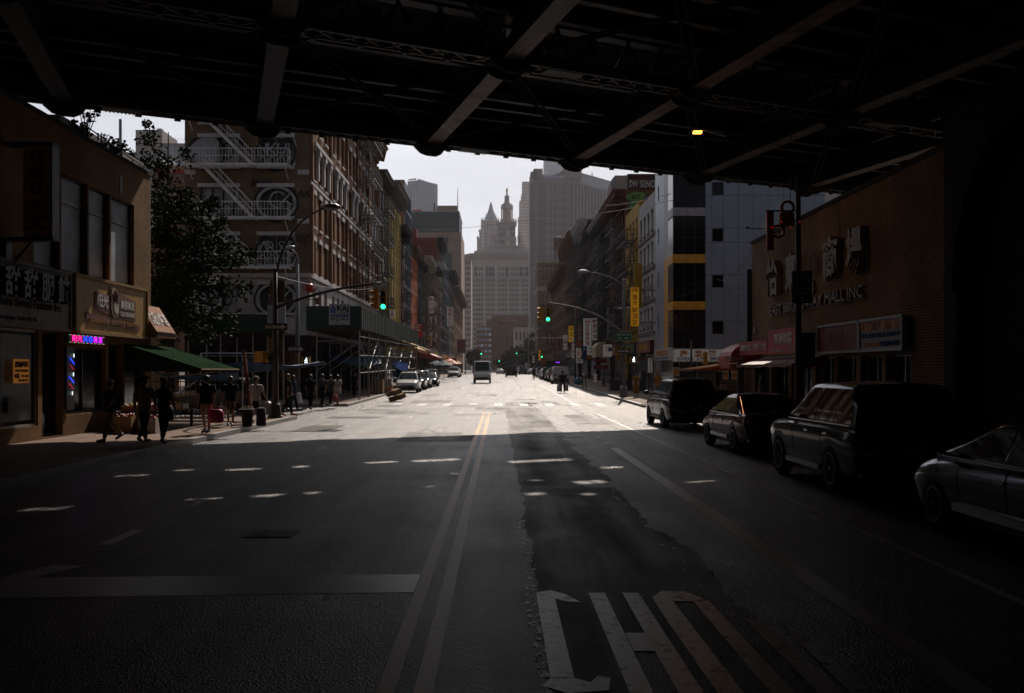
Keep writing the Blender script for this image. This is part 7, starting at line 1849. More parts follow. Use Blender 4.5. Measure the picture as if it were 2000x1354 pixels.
# left parked line facing the viewer
GL = 'cars parked along the left kerb'; GR = 'cars parked along the right kerb'
suvw = car('white compact suv parked nearest on the left kerb beyond the side street', 4.6, 1.86, 1.70, 1.06, WHTP, SUVH(2.3), (-2.25, -1.85, .25, .95), wb=2.69, wr=.37, cat='suv', rails=True, group=GL); place(suvw, -7.55, 83.3, R(180))
def gen(label, paint, kind, group=GL, name='parked_car'):
    if kind == 'suv': return car(label, 4.7, 1.88, 1.72, 1.08, paint, SUVH(2.35), (-2.28, -1.9, .28, 1.0), wb=2.7, wr=.36, cat='suv', detail=False, group=group, name=name)
    if kind == 'sedan': return car(label, 4.7, 1.82, 1.46, .95, paint, [(-2.35, .85), (-2.2, .97), (-1.5, .98), (.9, .94), (1.2, .90), (1.9, .80), (2.2, .70), (2.35, .6)], (-1.9, -.95, .30, 1.25), wb=2.75, wr=.33, cat='sedan', detail=False, group=group, name=name)
    if kind == 'van': return car(label, 5.2, 1.98, 1.95, 1.15, paint, [(-2.6, 1.0), (-2.5, 1.14), (1.2, 1.14), (1.7, 1.10), (2.3, .98), (2.6, .7)], (-2.55, -2.42, 1.0, 1.95), wb=3.0, wr=.35, cat='van', van=True, detail=False, group=group, name=name)
for k, (lb_, pt, kd, x, Y) in enumerate((('dark minivan parked right behind the white compact suv', CHAR, 'suv', -7.6, 91), ('grey suv parked third on the left kerb', GRYP, 'suv', -7.55, 97), ('small dark sedan parked fourth on the left kerb', BLKP, 'sedan', -7.2, 103.5),
        ('grey tall suv parked fifth on the left kerb', CHAR, 'suv', -7.6, 110), ('silver suv parked just beyond the orange umbrellas', WHTP, 'suv', -7.3, 160), ('second pale car beyond the orange umbrellas', GRYP, 'sedan', -7.3, 168))):
    place(gen(lb_, pt, kd), x, Y, R(180))
# delivery van driving towards us
tv = car('white high roof passenger van driving towards the viewer in the left lane', 5.6, 2.06, 2.62, 1.40, WHTP, [(-2.8, 1.3), (-2.7, 1.39), (1.5, 1.39), (1.9, 1.30), (2.5, 1.12), (2.8, .75)], (-2.76, -2.68, 1.15, 1.98), wb=3.3, wr=.36, cat='van', van=True, name='delivery_van', zb=.42); place(tv, -2.0, 118.5, R(180))
pk = car('dark suv with bright rear window driving away in the right lane', 5.0, 2.0, 1.85, 1.15, DPNT, SUVH(2.5), (-2.42, -2.1, .35, 1.05), wb=2.9, wr=.38, cat='suv', name='driving_car', detail=False); place(pk, 2.0, 166)
# right kerb line beyond the corner
for k, (lb_, pt, kd, x, Y) in enumerate((('white cargo van parked first on the right kerb past the corner', WHTP, 'van', 7.1, 117), ('dark red hatchback parked ahead of the white cargo van', REDP, 'suv', 7.0, 125.5), ('dark sedan parked second ahead of the cargo van', BLKP, 'sedan', 6.9, 132),
        ('white and grey pickup style suv parked fourth on the right kerb', GRYP, 'suv', 6.9, 140), ('pale sedan parked fifth on the right kerb', WHTP, 'sedan', 6.9, 150), ('silver suv parked sixth on the right kerb', GRYP, 'suv', 6.9, 160), ('dark blue sedan parked seventh on the right kerb', BLUP, 'sedan', 6.9, 171))):
    place(gen(lb_, pt, kd, GR), x, Y, 0)
GD = 'distant traffic at the end of the street'
far0 = gen('small distant pale car in the far traffic', WHTP, 'sedan', GD, 'distant_car'); place(far0, 2.6, 232, R(180))
far1 = gen('small distant dark suv in the far traffic', CHAR, 'suv', GD, 'distant_car'); place(far1, 5.6, 238, R(0))
lst = [('first', .2, 250, 0), ('second', 8.0, 245, 0), ('third', 10.8, 250, 0), ('fourth', 13.5, 246, 1), ('fifth', 4.6, 262, 0), ('sixth', 7.4, 258, 1), ('seventh', 16.2, 252, 0), ('eighth', -3.4, 240, 1), ('ninth', 10, 224, 0), ('tenth', 12.6, 230, 1)]
for nm_, x, Y, kd in lst:
    dup(far1 if kd else far0, (x, Y, gz(Y)), R(180) if kd else 0, ('dark' if kd else 'pale') + ' far car, ' + nm_ + ' of the cluster where the street ends', GD)
# ================================================================ people
SKIN = mat('skin', (.30, .165, .11), rough=.55, var=.06)
def cloth(nm, c): return mat('cloth_' + nm, c, rough=.9, var=.15, scale=9)
HAIRB = mat('hair_black', (.012, .01, .009), rough=.5); HAIRG = mat('hair_blond', (.34, .20, .08), rough=.5)
def skinmesh(name, verts, edges, radii, m, parent, sub=2, root=0):
    me = bpy.data.meshes.new(name); me.from_pydata([tuple(v) for v in verts], edges, [])
    o = bpy.data.objects.new(name, me); COL.objects.link(o)
    sk = o.modifiers.new('s', 'SKIN'); sk.use_smooth_shade = True; sk.branch_smoothing = .5
    for i, sv in enumerate(me.skin_vertices[0].data):
        r = radii[i]; sv.radius = (r, r) if not isinstance(r, tuple) else r; sv.use_root = (i == root)
    sb = o.modifiers.new('u', 'SUBSURF'); sb.levels = sub; sb.render_levels = sub
    dg = bpy.context.evaluated_depsgraph_get(); dg.update()
    me2 = bpy.data.meshes.new_from_object(o.evaluated_get(dg)); o.modifiers.clear(); o.data = me2; bpy.data.meshes.remove(me)
    me2.name = name; me2.materials.clear(); me2.materials.append(m)
    for p in me2.polygons: p.use_smooth = True; p.material_index = 0
    o.parent = parent; return o
def rot(v, a):    # swing in the walking plane: positive = forward (+Y)
    return V((v[0], v[1] * math.cos(a) - v[2] * math.sin(a), v[1] * math.sin(a) + v[2] * math.cos(a)))
def person(label, x, Y, h, face, stride=.35, arms=(-.3, .3), shirt=None, legs=None, shorts=False, skirt=None, hat=None, hair=HAIRB, longhair=False, mask=False, elbows=(.25, .25), lean=0.0, pack=None, z=None, shoes=None, wide=1.0, sleeve=.5, fingers=False):
    t = empty('person', (0, 0, 0), label, 'person')
    hipz = .525 * h; d = V((0, 0, -1))
    J = {}
    J['pel'] = V((0, 0, hipz + .01 * h)); up = rot((0, 0, 1), -lean)
    J['wst'] = J['pel'] + up * .10 * h; J['ch'] = J['pel'] + up * .215 * h; J['nk'] = J['pel'] + up * .315 * h; J['hd0'] = J['pel'] + up * .355 * h; J['hd1'] = J['pel'] + up * .395 * h + V((0, .008 * h, 0)); J['hd2'] = J['pel'] + up * .445 * h
    J['chin'] = J['hd0'] + V((0, .05 * h, 0)); J['nose'] = J['hd1'] + V((0, .062 * h, 0))
    L = [('pel', 'wst'), ('wst', 'ch'), ('ch', 'nk'), ('nk', 'hd0'), ('hd0', 'hd1'), ('hd1', 'hd2')]
    rad = {'pel': (.085 * wide, .062), 'wst': (.078 * wide, .056), 'ch': (.092 * wide, .062), 'nk': .034, 'hd0': .038, 'hd1': (.047, .054), 'hd2': (.042, .046)}
    for s, nm, st, ar, el in ((-1, 'l', stride, arms[0], elbows[0]), (1, 'r', -stride, arms[1], elbows[1])):
        J['hip' + nm] = V((s * .052 * h * wide, 0, hipz - .02 * h)); kb = .1 + (.75 * abs(st) if st < 0 else .12 * abs(st))
        J['kn' + nm] = J['hip' + nm] + rot(d, st) * .235 * h; J['an' + nm] = J['kn' + nm] + rot(d, st - kb) * .235 * h
        J['he' + nm] = J['an' + nm] + V((0, -.018 * h, -.022 * h)); J['to' + nm] = J['an' + nm] + rot((0, .125 * h, -.030 * h), (st - kb) * .5 if st < 0 else .12 * st)
        J['sh' + nm] = J['ch'] + up * .065 * h + V((s * .105 * h * wide, 0, 0))
        J['el' + nm] = J['sh' + nm] + (rot(d, ar) * .165 + V((s * .028, 0, 0))) * h; J['wr' + nm] = J['el' + nm] + rot(d, ar + el) * .145 * h
        J['ha' + nm] = J['wr' + nm] + rot(d, ar + el) * .045 * h
        L += [('pel', 'hip' + nm), ('hip' + nm, 'kn' + nm), ('kn' + nm, 'an' + nm), ('an' + nm, 'to' + nm), ('ch', 'sh' + nm), ('sh' + nm, 'el' + nm), ('el' + nm, 'wr' + nm), ('wr' + nm, 'ha' + nm)]
        rad.update({'hip' + nm: .052, 'kn' + nm: .033, 'an' + nm: .022, 'to' + nm: (.016, .014), 'sh' + nm: .036, 'el' + nm: .024, 'wr' + nm: .016, 'ha' + nm: (.020, .012)})
        hd = rot(d, ar + el)
        for fi in range(4):
            J['f%d' % fi + nm] = J['ha' + nm] + hd * (.030 + .004 * (1.5 - abs(fi - 1.5))) * h + V((0, (fi - 1.5) * .011 * h, 0)) + V((-s * .012 * h, 0, 0)); L.append(('ha' + nm, 'f%d' % fi + nm)); rad['f%d' % fi + nm] = .0048
        J['th' + nm] = J['wr' + nm] + hd * .035 * h + rot((0, .028 * h, 0), ar); L.append(('wr' + nm, 'th' + nm)); rad['th' + nm] = .006
    lo = min(J['hel'].z, J['her'].z, J['tol'].z, J['tor'].z) - .012 * h
    for k in J: J[k] = J[k] - Z_ * lo
    names = [k for k in J if k not in ('chin', 'nose', 'hel', 'her')]; idx = {k: i for i, k in enumerate(names)}
    scl = lambda r: (r[0] * h, r[1] * h) if isinstance(r, tuple) else r * h
    skinmesh('body', [J[k] for k in names], [(idx[a], idx[b]) for a, b in L], [scl(rad[k]) for k in names], SKIN, t, 2, idx['pel'])
    f = MB(); hc = J['hd1']
    f.lathe([(.004 * h, -.012 * h), (.010 * h, -.006 * h), (.007 * h, .012 * h), (.003 * h, .02 * h)], hc + V((0, .056 * h, 0)), SKIN, 6)
    for s in (-1, 1): f.lathe([(.004 * h, -.003), (.006 * h, 0), (.003 * h, .004)], hc + V((s * .018 * h, .049 * h, .012 * h)), mat('eye_dark', (.02, .015, .012), rough=.3), 6, axis='y'); f.lathe([(.006 * h, -.014 * h), (.011 * h, 0), (.006 * h, .015 * h)], hc + V((s * .05 * h, 0, 0)), SKIN, 6)
    f.box(-.014 * h, .014 * h, hc.y + .048 * h, hc.y + .052 * h, hc.z - .026 * h, hc.z - .022 * h, mat('lips', (.25, .08, .06)))
    f.build('face', t, smooth=True)
    if mask: q = MB(); q.lathe([(.02 * h, -.045 * h), (.046 * h, -.03 * h), (.05 * h, -.005 * h), (.04 * h, .002 * h)], hc + V((0, .012 * h, 0)), mat('face_mask', (.12, .22, .32), rough=.8), 14); q.build('face_mask', t, smooth=True)
    if hair:
        q = MB(); c = J['hd2'] - V((0, .012 * h, .012 * h)); r0 = .058 * h
        q.lathe([(r0 * .93, -.035 * h), (r0 * 1.02, -.01 * h), (r0 * .98, .015 * h), (r0 * .75, .038 * h), (r0 * .35, .05 * h), (.002, .053 * h)], c, hair, 14)
        if longhair: q.lathe([(.012 * h, -.19 * h), (.05 * h, -.15 * h), (.058 * h, -.06 * h), (.05 * h, .0)], c - V((0, .018 * h, 0)), hair, 12, flat=.6)
        q.build('hair', t, smooth=True)
    if hat:
        q = MB(); c = J['hd2'] + V((0, 0, .008 * h)); r0 = .060 * h
        q.lathe([(r0 * 1.04, -.012 * h), (r0 * 1.04, .01 * h), (r0 * .8, .038 * h), (r0 * .3, .05 * h), (.002, .052 * h)], c, hat, 16)
        q.mesh([c + V((a * r0, b * r0, -.008 * h + (.006 if b < 1.4 else -.008) * h)) for a, b in ((-.95, .3), (-.8, 1.3), (-.4, 1.75), (.4, 1.75), (.8, 1.3), (.95, .3))], [(0, 1, 2, 3, 4, 5)], hat); q.build('cap', t, smooth=True)
    if shirt:
        q = MB(); ax = J['nk'] - J['pel']; vs = []; n = 16
        rg = [(-.10, .099, .074), (0, .097, .073), (.25, .092, .069), (.5, .097, .072), (.72, .108, .074), (.86, .112, .068), (.93, .092, .058), (.99, .055, .046), (1.04, .040, .040)]
        for f, a, b in rg:
            c = J['pel'] + ax * f; a *= wide
            for k in range(n): tt = 2 * math.pi * k / n; vs.append(c + V((a * h * math.cos(tt) * (1 + .03 * math.sin(5 * tt + f * 9)), b * h * math.sin(tt), 0)))
        fs = [(i_ * n + k, i_ * n + (k + 1) % n, (i_ + 1) * n + (k + 1) % n, (i_ + 1) * n + k) for i_ in range(len(rg) - 1) for k in range(n)] + [tuple(range(n))[::-1]]
        q.mesh(vs, fs, shirt)
        for nm, s in (('l', -1), ('r', 1)):
            a = J['sh' + nm]; pts = [a - V((s * .03 * h * wide, 0, -.012 * h)), a + V((s * .004 * h, 0, 0)), a.lerp(J['el' + nm], .35), a.lerp(J['el' + nm], max(.2, min(1, sleeve * 1.35)))]; rs = [.036 * h, .046 * h, .042 * h, .041 * h]
            if sleeve >= .3: q.tube(pts, rs, shirt, 10)
        q.build('shirt', t, smooth=True)
    if legs:
        vv = [J['pel'] - Z_ * .0, J['pel'] + up * .04 * h]; rr_ = [(.092 * wide * h, .069 * h), (.084 * wide * h, .062 * h)]; E_ = [(0, 1)]
        for nm in ('l', 'r'):
            vv.append(J['hip' + nm]); rr_.append(.059 * h); E_.append((0, len(vv) - 1))
            if shorts: vv.append(J['hip' + nm].lerp(J['kn' + nm], .85)); rr_.append(.052 * h); E_.append((len(vv) - 2, len(vv) - 1))
            else:
                vv.append(J['kn' + nm]); rr_.append(.044 * h); E_.append((len(vv) - 2, len(vv) - 1)); vv.append(J['kn' + nm].lerp(J['an' + nm], .95)); rr_.append(.036 * h); E_.append((len(vv) - 2, len(vv) - 1))
        skinmesh('shorts' if shorts else 'trousers', vv, E_, rr_, legs, t, 2, 0)
    if skirt:
        q = MB(); ln = skirt[1]; c = J['pel']; zl = -ln * h; nn = [(0.086, .06), (.100, 0), (.115, -ln * .5), (.135, -ln)]
        q.lathe([(a * h, b * h) for a, b in nn], c, skirt[0], 18, flat=.8); q.build('skirt', t, smooth=True)
    for nm in ('l', 'r'):
        q = MB(); a = J['he' + nm]; b = J['to' + nm]; dd = (b - a); sm = shoes or BLACK
        q.tube([a - dd * .12 + Z_ * .018 * h, a + Z_ * .016 * h, a + dd * .5 + Z_ * .012 * h, b + Z_ * .006 * h, b + dd * .13], [.012 * h, .027 * h, .026 * h, .022 * h, .01 * h], sm, 8); q.build('shoe', t, smooth=True)
    t.location = (x, Y, (gz(Y) + .155) if z is None else z); t.rotation_euler = (0, 0, face)
    t['_j'] = 1; del t['_j']
    M_ = Matrix.LocRotScale(t.location, t.rotation_euler, None)
    return t, {k: M_ @ J[k] for k in J}
def bag(name, label, top, w, d, h, m, rz=0.0, handle=True):
    t = empty(name, top - Z_ * (h + .12), label, 'bag'); q = MB(); c = top - Z_ * (h + .12)
    pr = [(w * .40, 0), (w * .5, h * .12), (w * .48, h * .7), (w * .36, h)]
    q.lathe(pr, c, m, 12, flat=d / w); o = q.build('bag_body', t, smooth=True)
    if handle: q = MB(); q.tube([c + V((-w * .2, 0, h)), top + V((-.02, 0, 0)), top + V((.02, 0, 0)), c + V((w * .2, 0, h))], .012, m, 5); q.build('handle', t)
    return t
gp = lambda x, y, z=.155: (lambda Y: ((x - 975) * Y / F, Y))((CAMH - z) * F / (y - 724))
B_ = BLACK; NAVY = cloth('navy', (.02, .025, .045)); KHA = cloth('khaki', (.24, .17, .11)); TAN = cloth('tan', (.40, .30, .17)); BLK = cloth('black', (.015, .015, .016)); WHI = cloth('white', (.55, .52, .50)); GRY = cloth('grey', (.10, .10, .11)); DKB = cloth('dark_blue', (.03, .05, .11)); PNK = mat('pink_plastic', (.55, .04, .10), rough=.4)
x, y = gp(215, 862); p1, j = person('man in beige cap, mask and khaki trousers walking left in front of the salon', x, y, 1.66, R(150), .42, (.5, -.35), NAVY, KHA, hat=cloth('beige', (.45, .36, .24)), mask=True, wide=1.05)
x, y = gp(282, 865); p2, j = person('man in pale shirt and dark trousers walking away before the green awning', x, y, 1.74, R(-12), .36, (-.25, .3), TAN, BLK, hat=BLK, wide=1.12, elbows=(.5, .5), shoes=cloth('shoe_pale', (.3, .26, .2)))
x, y = gp(320, 866); p3, j = person('blond woman in sleeveless black top and long black trousers walking away', x, y, 1.70, R(-8), .22, (-.15, .2), BLK, BLK, hair=HAIRG, sleeve=.15)
bag('handbag', 'dark shoulder bag at the hip of the blond woman', j['her'] + V((.18, 0, .95)), .3, .14, .3, BLACK)
x, y = gp(403, 846); p4, j = person('heavy set person in black top by the fruit stall holding a pink bag', x, y, 1.70, R(170), .12, (.1, -.05), BLK, KHA, shorts=True, mask=True, wide=1.3)
bag('shopping_bag', 'bright pink plastic shopping bag held beside the fruit stall', j['hal'] + V((.12, -.1, .02)), .5, .3, .4, PNK)
x, y = gp(450, 832); p5, j = person('man in dark shirt and long brown shorts facing the viewer near the fruit stall', x, y, 1.66, R(185), .18, (.1, .1), BLK, cloth('olive_brown', (.10, .075, .05)), shorts=True, mask=True, hair=HAIRB, wide=1.15)
bag('shopping_bag', 'white plastic bag carried by the man in long brown shorts', j['har'], .28, .16, .3, WHI); 
x, y = gp(500, 826); p6, j = person('man in white t-shirt, white cap and black shorts walking to the corner', x, y, 1.68, R(-25), .4, (-.2, .45), WHI, BLK, shorts=True, hat=WHI, wide=1.15)
x, y = gp(563, 812); p7, j = person('tall man in black shirt and trousers at the near kerb beside the lamp pole', x, y, 1.75, R(-60), .3, (.3, -.3), BLK, BLK, shoes=cloth('brick', (.3, .06, .03)), wide=1.1)
x, y = gp(574, 803); p8, j = person('person in blue t-shirt half hidden behind the tall man in black', x, y, 1.66, R(-70), .3, (.2, -.3), DKB, NAVY)
x, y = gp(607, 806, 0); p9, j = person('person with backpack in black crossing the side street', x, y, 1.68, R(-15), .25, (.1, -.2), BLK, BLK, wide=1.2)
q = MB(); q.lathe([(.14, -.2), (.19, -.1), (.18, .12), (.08, .24)], j['ch'] + V((0, -.2, 0)), BLK, 12, flat=.6); tag(q.build('backpack', smooth=True), 'black backpack on the first person crossing the side street', 'backpack')
x, y = gp(630, 801, 0); p10, j = person('second person in black with grey backpack crossing the side street', x, y, 1.70, R(-20), .28, (.2, -.25), BLK, BLK)
q = MB(); q.lathe([(.13, -.2), (.18, -.1), (.17, .12), (.08, .22)], j['ch'] + V((0, -.2, 0)), GRY, 12, flat=.6); tag(q.build('backpack', smooth=True), 'grey backpack on the second person crossing the side street', 'backpack')
x, y = gp(646, 800, 0); p11, j = person('person in charcoal shirt beside the woman in the white dress', x, y, 1.66, R(-18), .3, (.15, -.15), GRY, BLK, shoes=WHI)
bag('shopping_bag', 'red and white plastic bag carried across the side street', j['har'], .34, .2, .34, mat('red_white_plastic', (.55, .12, .10), rough=.4, scale=14, var=.6))
x, y = gp(660, 797, 0); p12, j = person('woman with long black hair in a short white dress crossing the side street', x, y, 1.60, R(-12), .2, (.05, -.1), WHI, None, skirt=(WHI, .17), longhair=True, wide=.95)
x, y = gp(1099, 766, gz(90)); p13, j = person('person in black carrying white bags walking up the middle of the road', x, y, 1.72, R(0), .12, (.05, -.05), BLK, BLK, hat=BLK, wide=1.25, z=gz(y) + .01)
bag('shopping_bag', 'white bag in the left hand of the person walking up the road', j['hal'], .42, .25, .6, WHI); bag('shopping_bag', 'pale bag in the right hand of the person walking up the road', j['har'], .4, .25, .55, mat('pale_plastic', (.5, .46, .42), rough=.4))
x, y = gp(1242, 779); p14, j = person('woman in open white coat and ochre dress standing on the right corner', x, y, 1.62, R(175), .08, (.6, .25), cloth('ochre', (.28, .15, .03)), None, skirt=(cloth('ochre', (.28, .15, .03)), .36), mask=True, hat=DKB, elbows=(1.2, .5))
q = MB(); q.lathe([(.20, -.55), (.21, -.3), (.19, 0), (.14, .12)], j['ch'] + V((.02, .06, -.05)), WHI, 14, flat=.75); o = q.build('coat', None, smooth=True); tag(o, 'loose white coat worn open over the ochre dress on the right corner', 'coat')
x, y = gp(1285, 782); p15, j = person('person with orange cap half hidden behind the black suv', x, y, 1.66, R(180), .05, (.1, .1), cloth('orange', (.4, .16, .03)), BLK, hat=cloth('orange_cap', (.6, .15, .02)))
x, y = gp(1487, 801 + 6); p16, j = person('man in pale blue shirt standing before the mall stalls', x, min(y, 46), 1.72, R(60), .05, (.1, .1), cloth('pale_blue', (.20, .23, .28)), BLK)
x, y = gp(1063, 742, gz(150)); p17, j = person('pedestrian in grey striding across the street far down on the right', 6.0, 134, 1.72, R(-90), .5, (.3, -.4), GRY, GRY, z=gz(134))
p18, j = person('small dark pedestrian standing in the road far down on the right', 4.9, 141, 1.72, R(0), .1, (.1, -.1), BLK, BLK, z=gz(141))
for k, (x, y, h) in enumerate(((-9.6, 66, 1.65), (-10.2, 71, 1.6), (-9.4, 78, 1.7), (-10.4, 85, 1.62), (11.0, 84, 1.66), (10.2, 97, 1.7))):
    person(('dim figure in dark clothes under the green shed, nearest to the corner', 'dim figure with red jacket under the green shed', 'dim figure in grey walking under the green shed', 'dim figure farthest along under the green shed', 'shopper in dark clothes by the corner shop menu panels', 'shopper in grey by the white and red shop sign')[k], x, y, h, R(k * 60), .25, (.2, -.2), (BLK, cloth('red', (.25, .02, .02)), GRY, NAVY, BLK, GRY)[k], BLK)

# ================================================================ trees and plants
BARK = mat('bark', (.05, .038, .03), rough=.95, bump=.5)
def leafmat(nm, c):
    m, t, b = _base(nm); b.inputs['Roughness'].default_value = .85; b.inputs['Specular IOR Level'].default_value = .2
    tcn = t.nodes.new('ShaderNodeTexCoord'); n = t.nodes.new('ShaderNodeTexNoise'); n.inputs['Scale'].default_value = 1.6; n.inputs['Detail'].default_value = 5
    t.links.new(tcn.outputs['Object'], n.inputs['Vector'])
    r_ = t.nodes.new('ShaderNodeValToRGB'); r_.color_ramp.elements[0].position = .3; r_.color_ramp.elements[0].color = (c[0] * .5, c[1] * .5, c[2] * .5, 1); r_.color_ramp.elements[1].position = .7; r_.color_ramp.elements[1].color = (c[0] * 1.5, c[1] * 1.4, c[2] * 1.2, 1)
    t.links.new(n.outputs['Fac'], r_.inputs[0]); t.links.new(r_.outputs[0], b.inputs['Base Color']); return m
LEAF = leafmat('ginkgo_leaf', (.018, .036, .012)); LEAF2 = leafmat('far_leaf', (.04, .06, .05))
def leaves(q, c, r, n, s, m, rn, flat=1.0):
    vs, fs = [], []
    for i in range(n):
        d = V((rn.gauss(0, 1), rn.gauss(0, 1), rn.gauss(0, 1) * flat)).normalized() * r * rn.random() ** .45
        p = c + d; a = V((rn.gauss(0, 1), rn.gauss(0, 1), rn.gauss(0, .6))).normalized(); b = a.cross(V((rn.gauss(0, 1), rn.gauss(0, 1), rn.gauss(0, 1)))).normalized(); k = s * (.6 + .8 * rn.random()); j = len(vs)
        vs += [p - a * k * .5, p + b * k * .45 + a * k * .1, p + a * k * .6, p - b * k * .45 + a * k * .1]; fs.append((j, j + 1, j + 2, j + 3))
    q.mesh(vs, fs, m)
def street_tree():
    rn = random.Random(21); bx_, by = -14.6, 44.0
    t = empty('ginkgo_tree', (bx_, by, .1), 'dark leafy street tree with spiky branches between brick shop and corner building', 'tree')
    q = MB(); q.tube([(bx_, by, .1), (bx_ + .1, by, 3), (bx_ - .05, by, 6), (bx_ - .05, by, 9), (bx_ - .02, by, 12.6)], [.22, .18, .14, .08, .02], BARK, 9)
    cr_ = MB(); tip = lambda x_, y_, dy=0: P(x_, y_, by + dy)
    br = [((300, 330), (240, 282), .0), ((305, 320), (362, 300), .4), ((302, 300), (300, 240), 0), ((310, 360), (370, 375), -.5), ((305, 420), (425, 392), .5), ((300, 470), (455, 480), 1), ((310, 520), (500, 496), .6), ((305, 540), (440, 560), -.8), ((300, 580), (415, 620), .5),
          ((300, 460), (270, 430), -1), ((300, 540), (300, 600), 1.4), ((320, 560), (370, 640), -1), ((310, 400), (380, 430), 1.2), ((310, 500), (400, 530), 1.5), ((310, 600), (400, 660), 0), ((330, 470), (440, 430), -.6), ((300, 620), (330, 670), .8)]
    for (a, b, dy) in br:
        A, B = tip(a[0], a[1]), tip(b[0], b[1], dy * 1.5); mid = (A + B) / 2 - Z_ * .15
        q.tube([V((bx_, by, A.z - .4)), A.lerp(B, .1), mid, B], [.06, .05, .035, .012], BARK, 6)
        L_ = (B - A).length; n = max(4, int(L_ / .28))
        for k in range(n + 1):
            f = k / n; c = A.lerp(B, f) - Z_ * .15 * math.sin(math.pi * f) + V((rn.gauss(0, .1), rn.gauss(0, .3), rn.gauss(0, .1)))
            leaves(cr_, c, .22 + .42 * (1 - f) ** .7 + .1 * rn.random(), 70, .13, LEAF, rn, .8)
    for k in range(42):
        c = V((bx_ + rn.gauss(.9, 1.1), by + rn.gauss(0, 1.0), rn.uniform(3.6, 9.6))); c.x = max(-16.0, min(c.x, bx_ + 3.2))
        leaves(cr_, c, .65, 130, .14, LEAF, rn, .8)
    q.build('trunk', t, smooth=True); cr_.build('crown', t)
street_tree()
def far_tree(label, x0, y0, rx, rz_, n, seed, m=LEAF2, Y=300):
    rn = random.Random(seed); c = P(x0, y0, Y); t = empty('park_tree', (c.x, Y, gz(Y)), label, 'tree'); q = MB(); q.tube([(c.x, Y, gz(Y)), (c.x, Y, c.z)], [.35, .15], BARK, 7); q.build('trunk', t)
    q = MB()
    for k in range(n): d = V((rn.gauss(0, .45) * rx, rn.gauss(0, .4) * rx, rn.gauss(0, .42) * rz_)); leaves(q, c + d, rx * .32, 60, .55, m, rn)
    q.build('crown', t)
for k, (x, y, rx, rz_, Y, lb_) in enumerate(((1040, 672, 3.4, 3.4, 330, 'highest dark tree at the end of the street beside the loft building'), (1020, 690, 4.0, 3.2, 320, 'broad dark tree in the middle of the far trees'), (1000, 702, 3.2, 2.6, 310, 'lower dark tree left in the far group'), (1048, 705, 3.0, 3.2, 300, 'dark tree right behind the parked cars at the street end'), (985, 711, 2.6, 1.8, 318, 'small tree left of the far tree group'), (925, 700, 2.2, 2.6, 300, 'small tree at the end of the left row'))):
    far_tree(lb_, x, y, rx, rz_, 34, k + 3, Y=Y)
def plant(label, c, r, n, seed, h=.5):
    rn = random.Random(seed); t = empty('roof_plant', c, label, 'plant'); q = MB(); cr_ = MB()
    for k in range(n):
        d = V((rn.gauss(0, .5) * r, rn.gauss(0, .5) * r, h * rn.random() + .1)); q.tube([c, c + d * .6, c + d], [.02, .015, .006], BARK, 4); leaves(cr_, c + d, .16, 26, .1, LEAF, rn)
    q.build('stem', t); cr_.build('foliage', t)
plant('bushy weed growing on the brick parapet nearest the viewer', V((-12.9, 31.0, 9.15)), .5, 16, 2, 1.1); plant('low weed growing farther along the brick parapet', V((-12.9, 33.2, 9.1)), .5, 14, 4, .45)

# ================================================================ stalls, tarps, boxes, umbrellas
TARP = mat('blue_tarp', (.012, .07, .18), rough=.6, scale=3, var=.3); CARD = mat('cardboard', (.30, .19, .10), rough=.85); PLWH = mat('plastic_wrap', (.42, .38, .35), rough=.35, scale=6, var=.4, bump=.8)
def tarp(label, pts, sag=.25, m=TARP, n=10):
    A, B, C_, D = [V(p) for p in pts]; q = MB(); vs = []
    rn = random.Random(len(label))
    for i in range(n + 1):
        for j in range(n + 1):
            u, v = i / n, j / n; p = A.lerp(B, u).lerp(D.lerp(C_, u), v); p = p - Z_ * sag * 4 * u * (1 - u) * (1 - .6 * v) + V((0, 0, rn.uniform(-.03, .03))); vs.append(p)
    q.mesh(vs, [(i * (n + 1) + j, (i + 1) * (n + 1) + j, (i + 1) * (n + 1) + j + 1, i * (n + 1) + j + 1) for i in range(n) for j in range(n)], m); return tag(q.build('tarp', smooth=True), label, 'tarp')
tarp('large blue tarp hung behind the green awning toward the leaning pole', [P(330, 704, 42), P(480, 704, 41.5), P(560, 722, 47), P(400, 726, 47)], .2)
tarp('long sagging blue tarp over the stalls beyond the lamp pole', [P(480, 703, 44), P(632, 704, 54), P(640, 712, 58), P(500, 722, 49)], .25)
tarp('low blue tarp hanging at the left behind the walkers', [P(300, 726, 38.6), P(460, 728, 38.6), P(470, 742, 40), P(330, 740, 40)], .12)
tarp('blue tarp sheet draped over a stall under the green shed', [P(640, 700, 66), P(745, 710, 72), P(740, 695, 78), P(650, 690, 70)], .3)
tarp('bright blue and white tarp corner beside the boxes at the shed end', [P(768, 738, 84), P(780, 742, 84), P(786, 706, 86), P(766, 704, 86)], .1, mat('cyan_tarp', (.01, .16, .30), rough=.9, spec=0))
tarp('white and navy tarp flap hanging off the shed near the parked suv', [P(768, 712, 84), P(797, 722, 84), P(799, 710, 86), P(770, 703, 86)], .25, mat('navy_tarp', (.04, .06, .16), rough=.9, spec=0))
t = empty('leaning_pole', (-10.4, 40, 0), 'rusty red pole leaning at the corner of the stalls', 'pole'); A, B = P(489, 792, 38.5), P(476, 688, 40); q = MB(); q.tube([A, B], .07, mat('rusty_red', (.14, .035, .02), rough=.8), 8); q.tube([B, B + Z_ * .1], [.09, .09], IRON, 8); q.build('shaft', t)
t = empty('pipe_rack', P(474, 760, 43), 'pale pipe rack of the market stall behind the leaning pole', 'rack'); q = MB()
for x_, Y in ((392, 43), (474, 43)): a = P(x_, 690, Y); q.tube([(a.x, Y, .15), a], .035, LTGREY, 6)
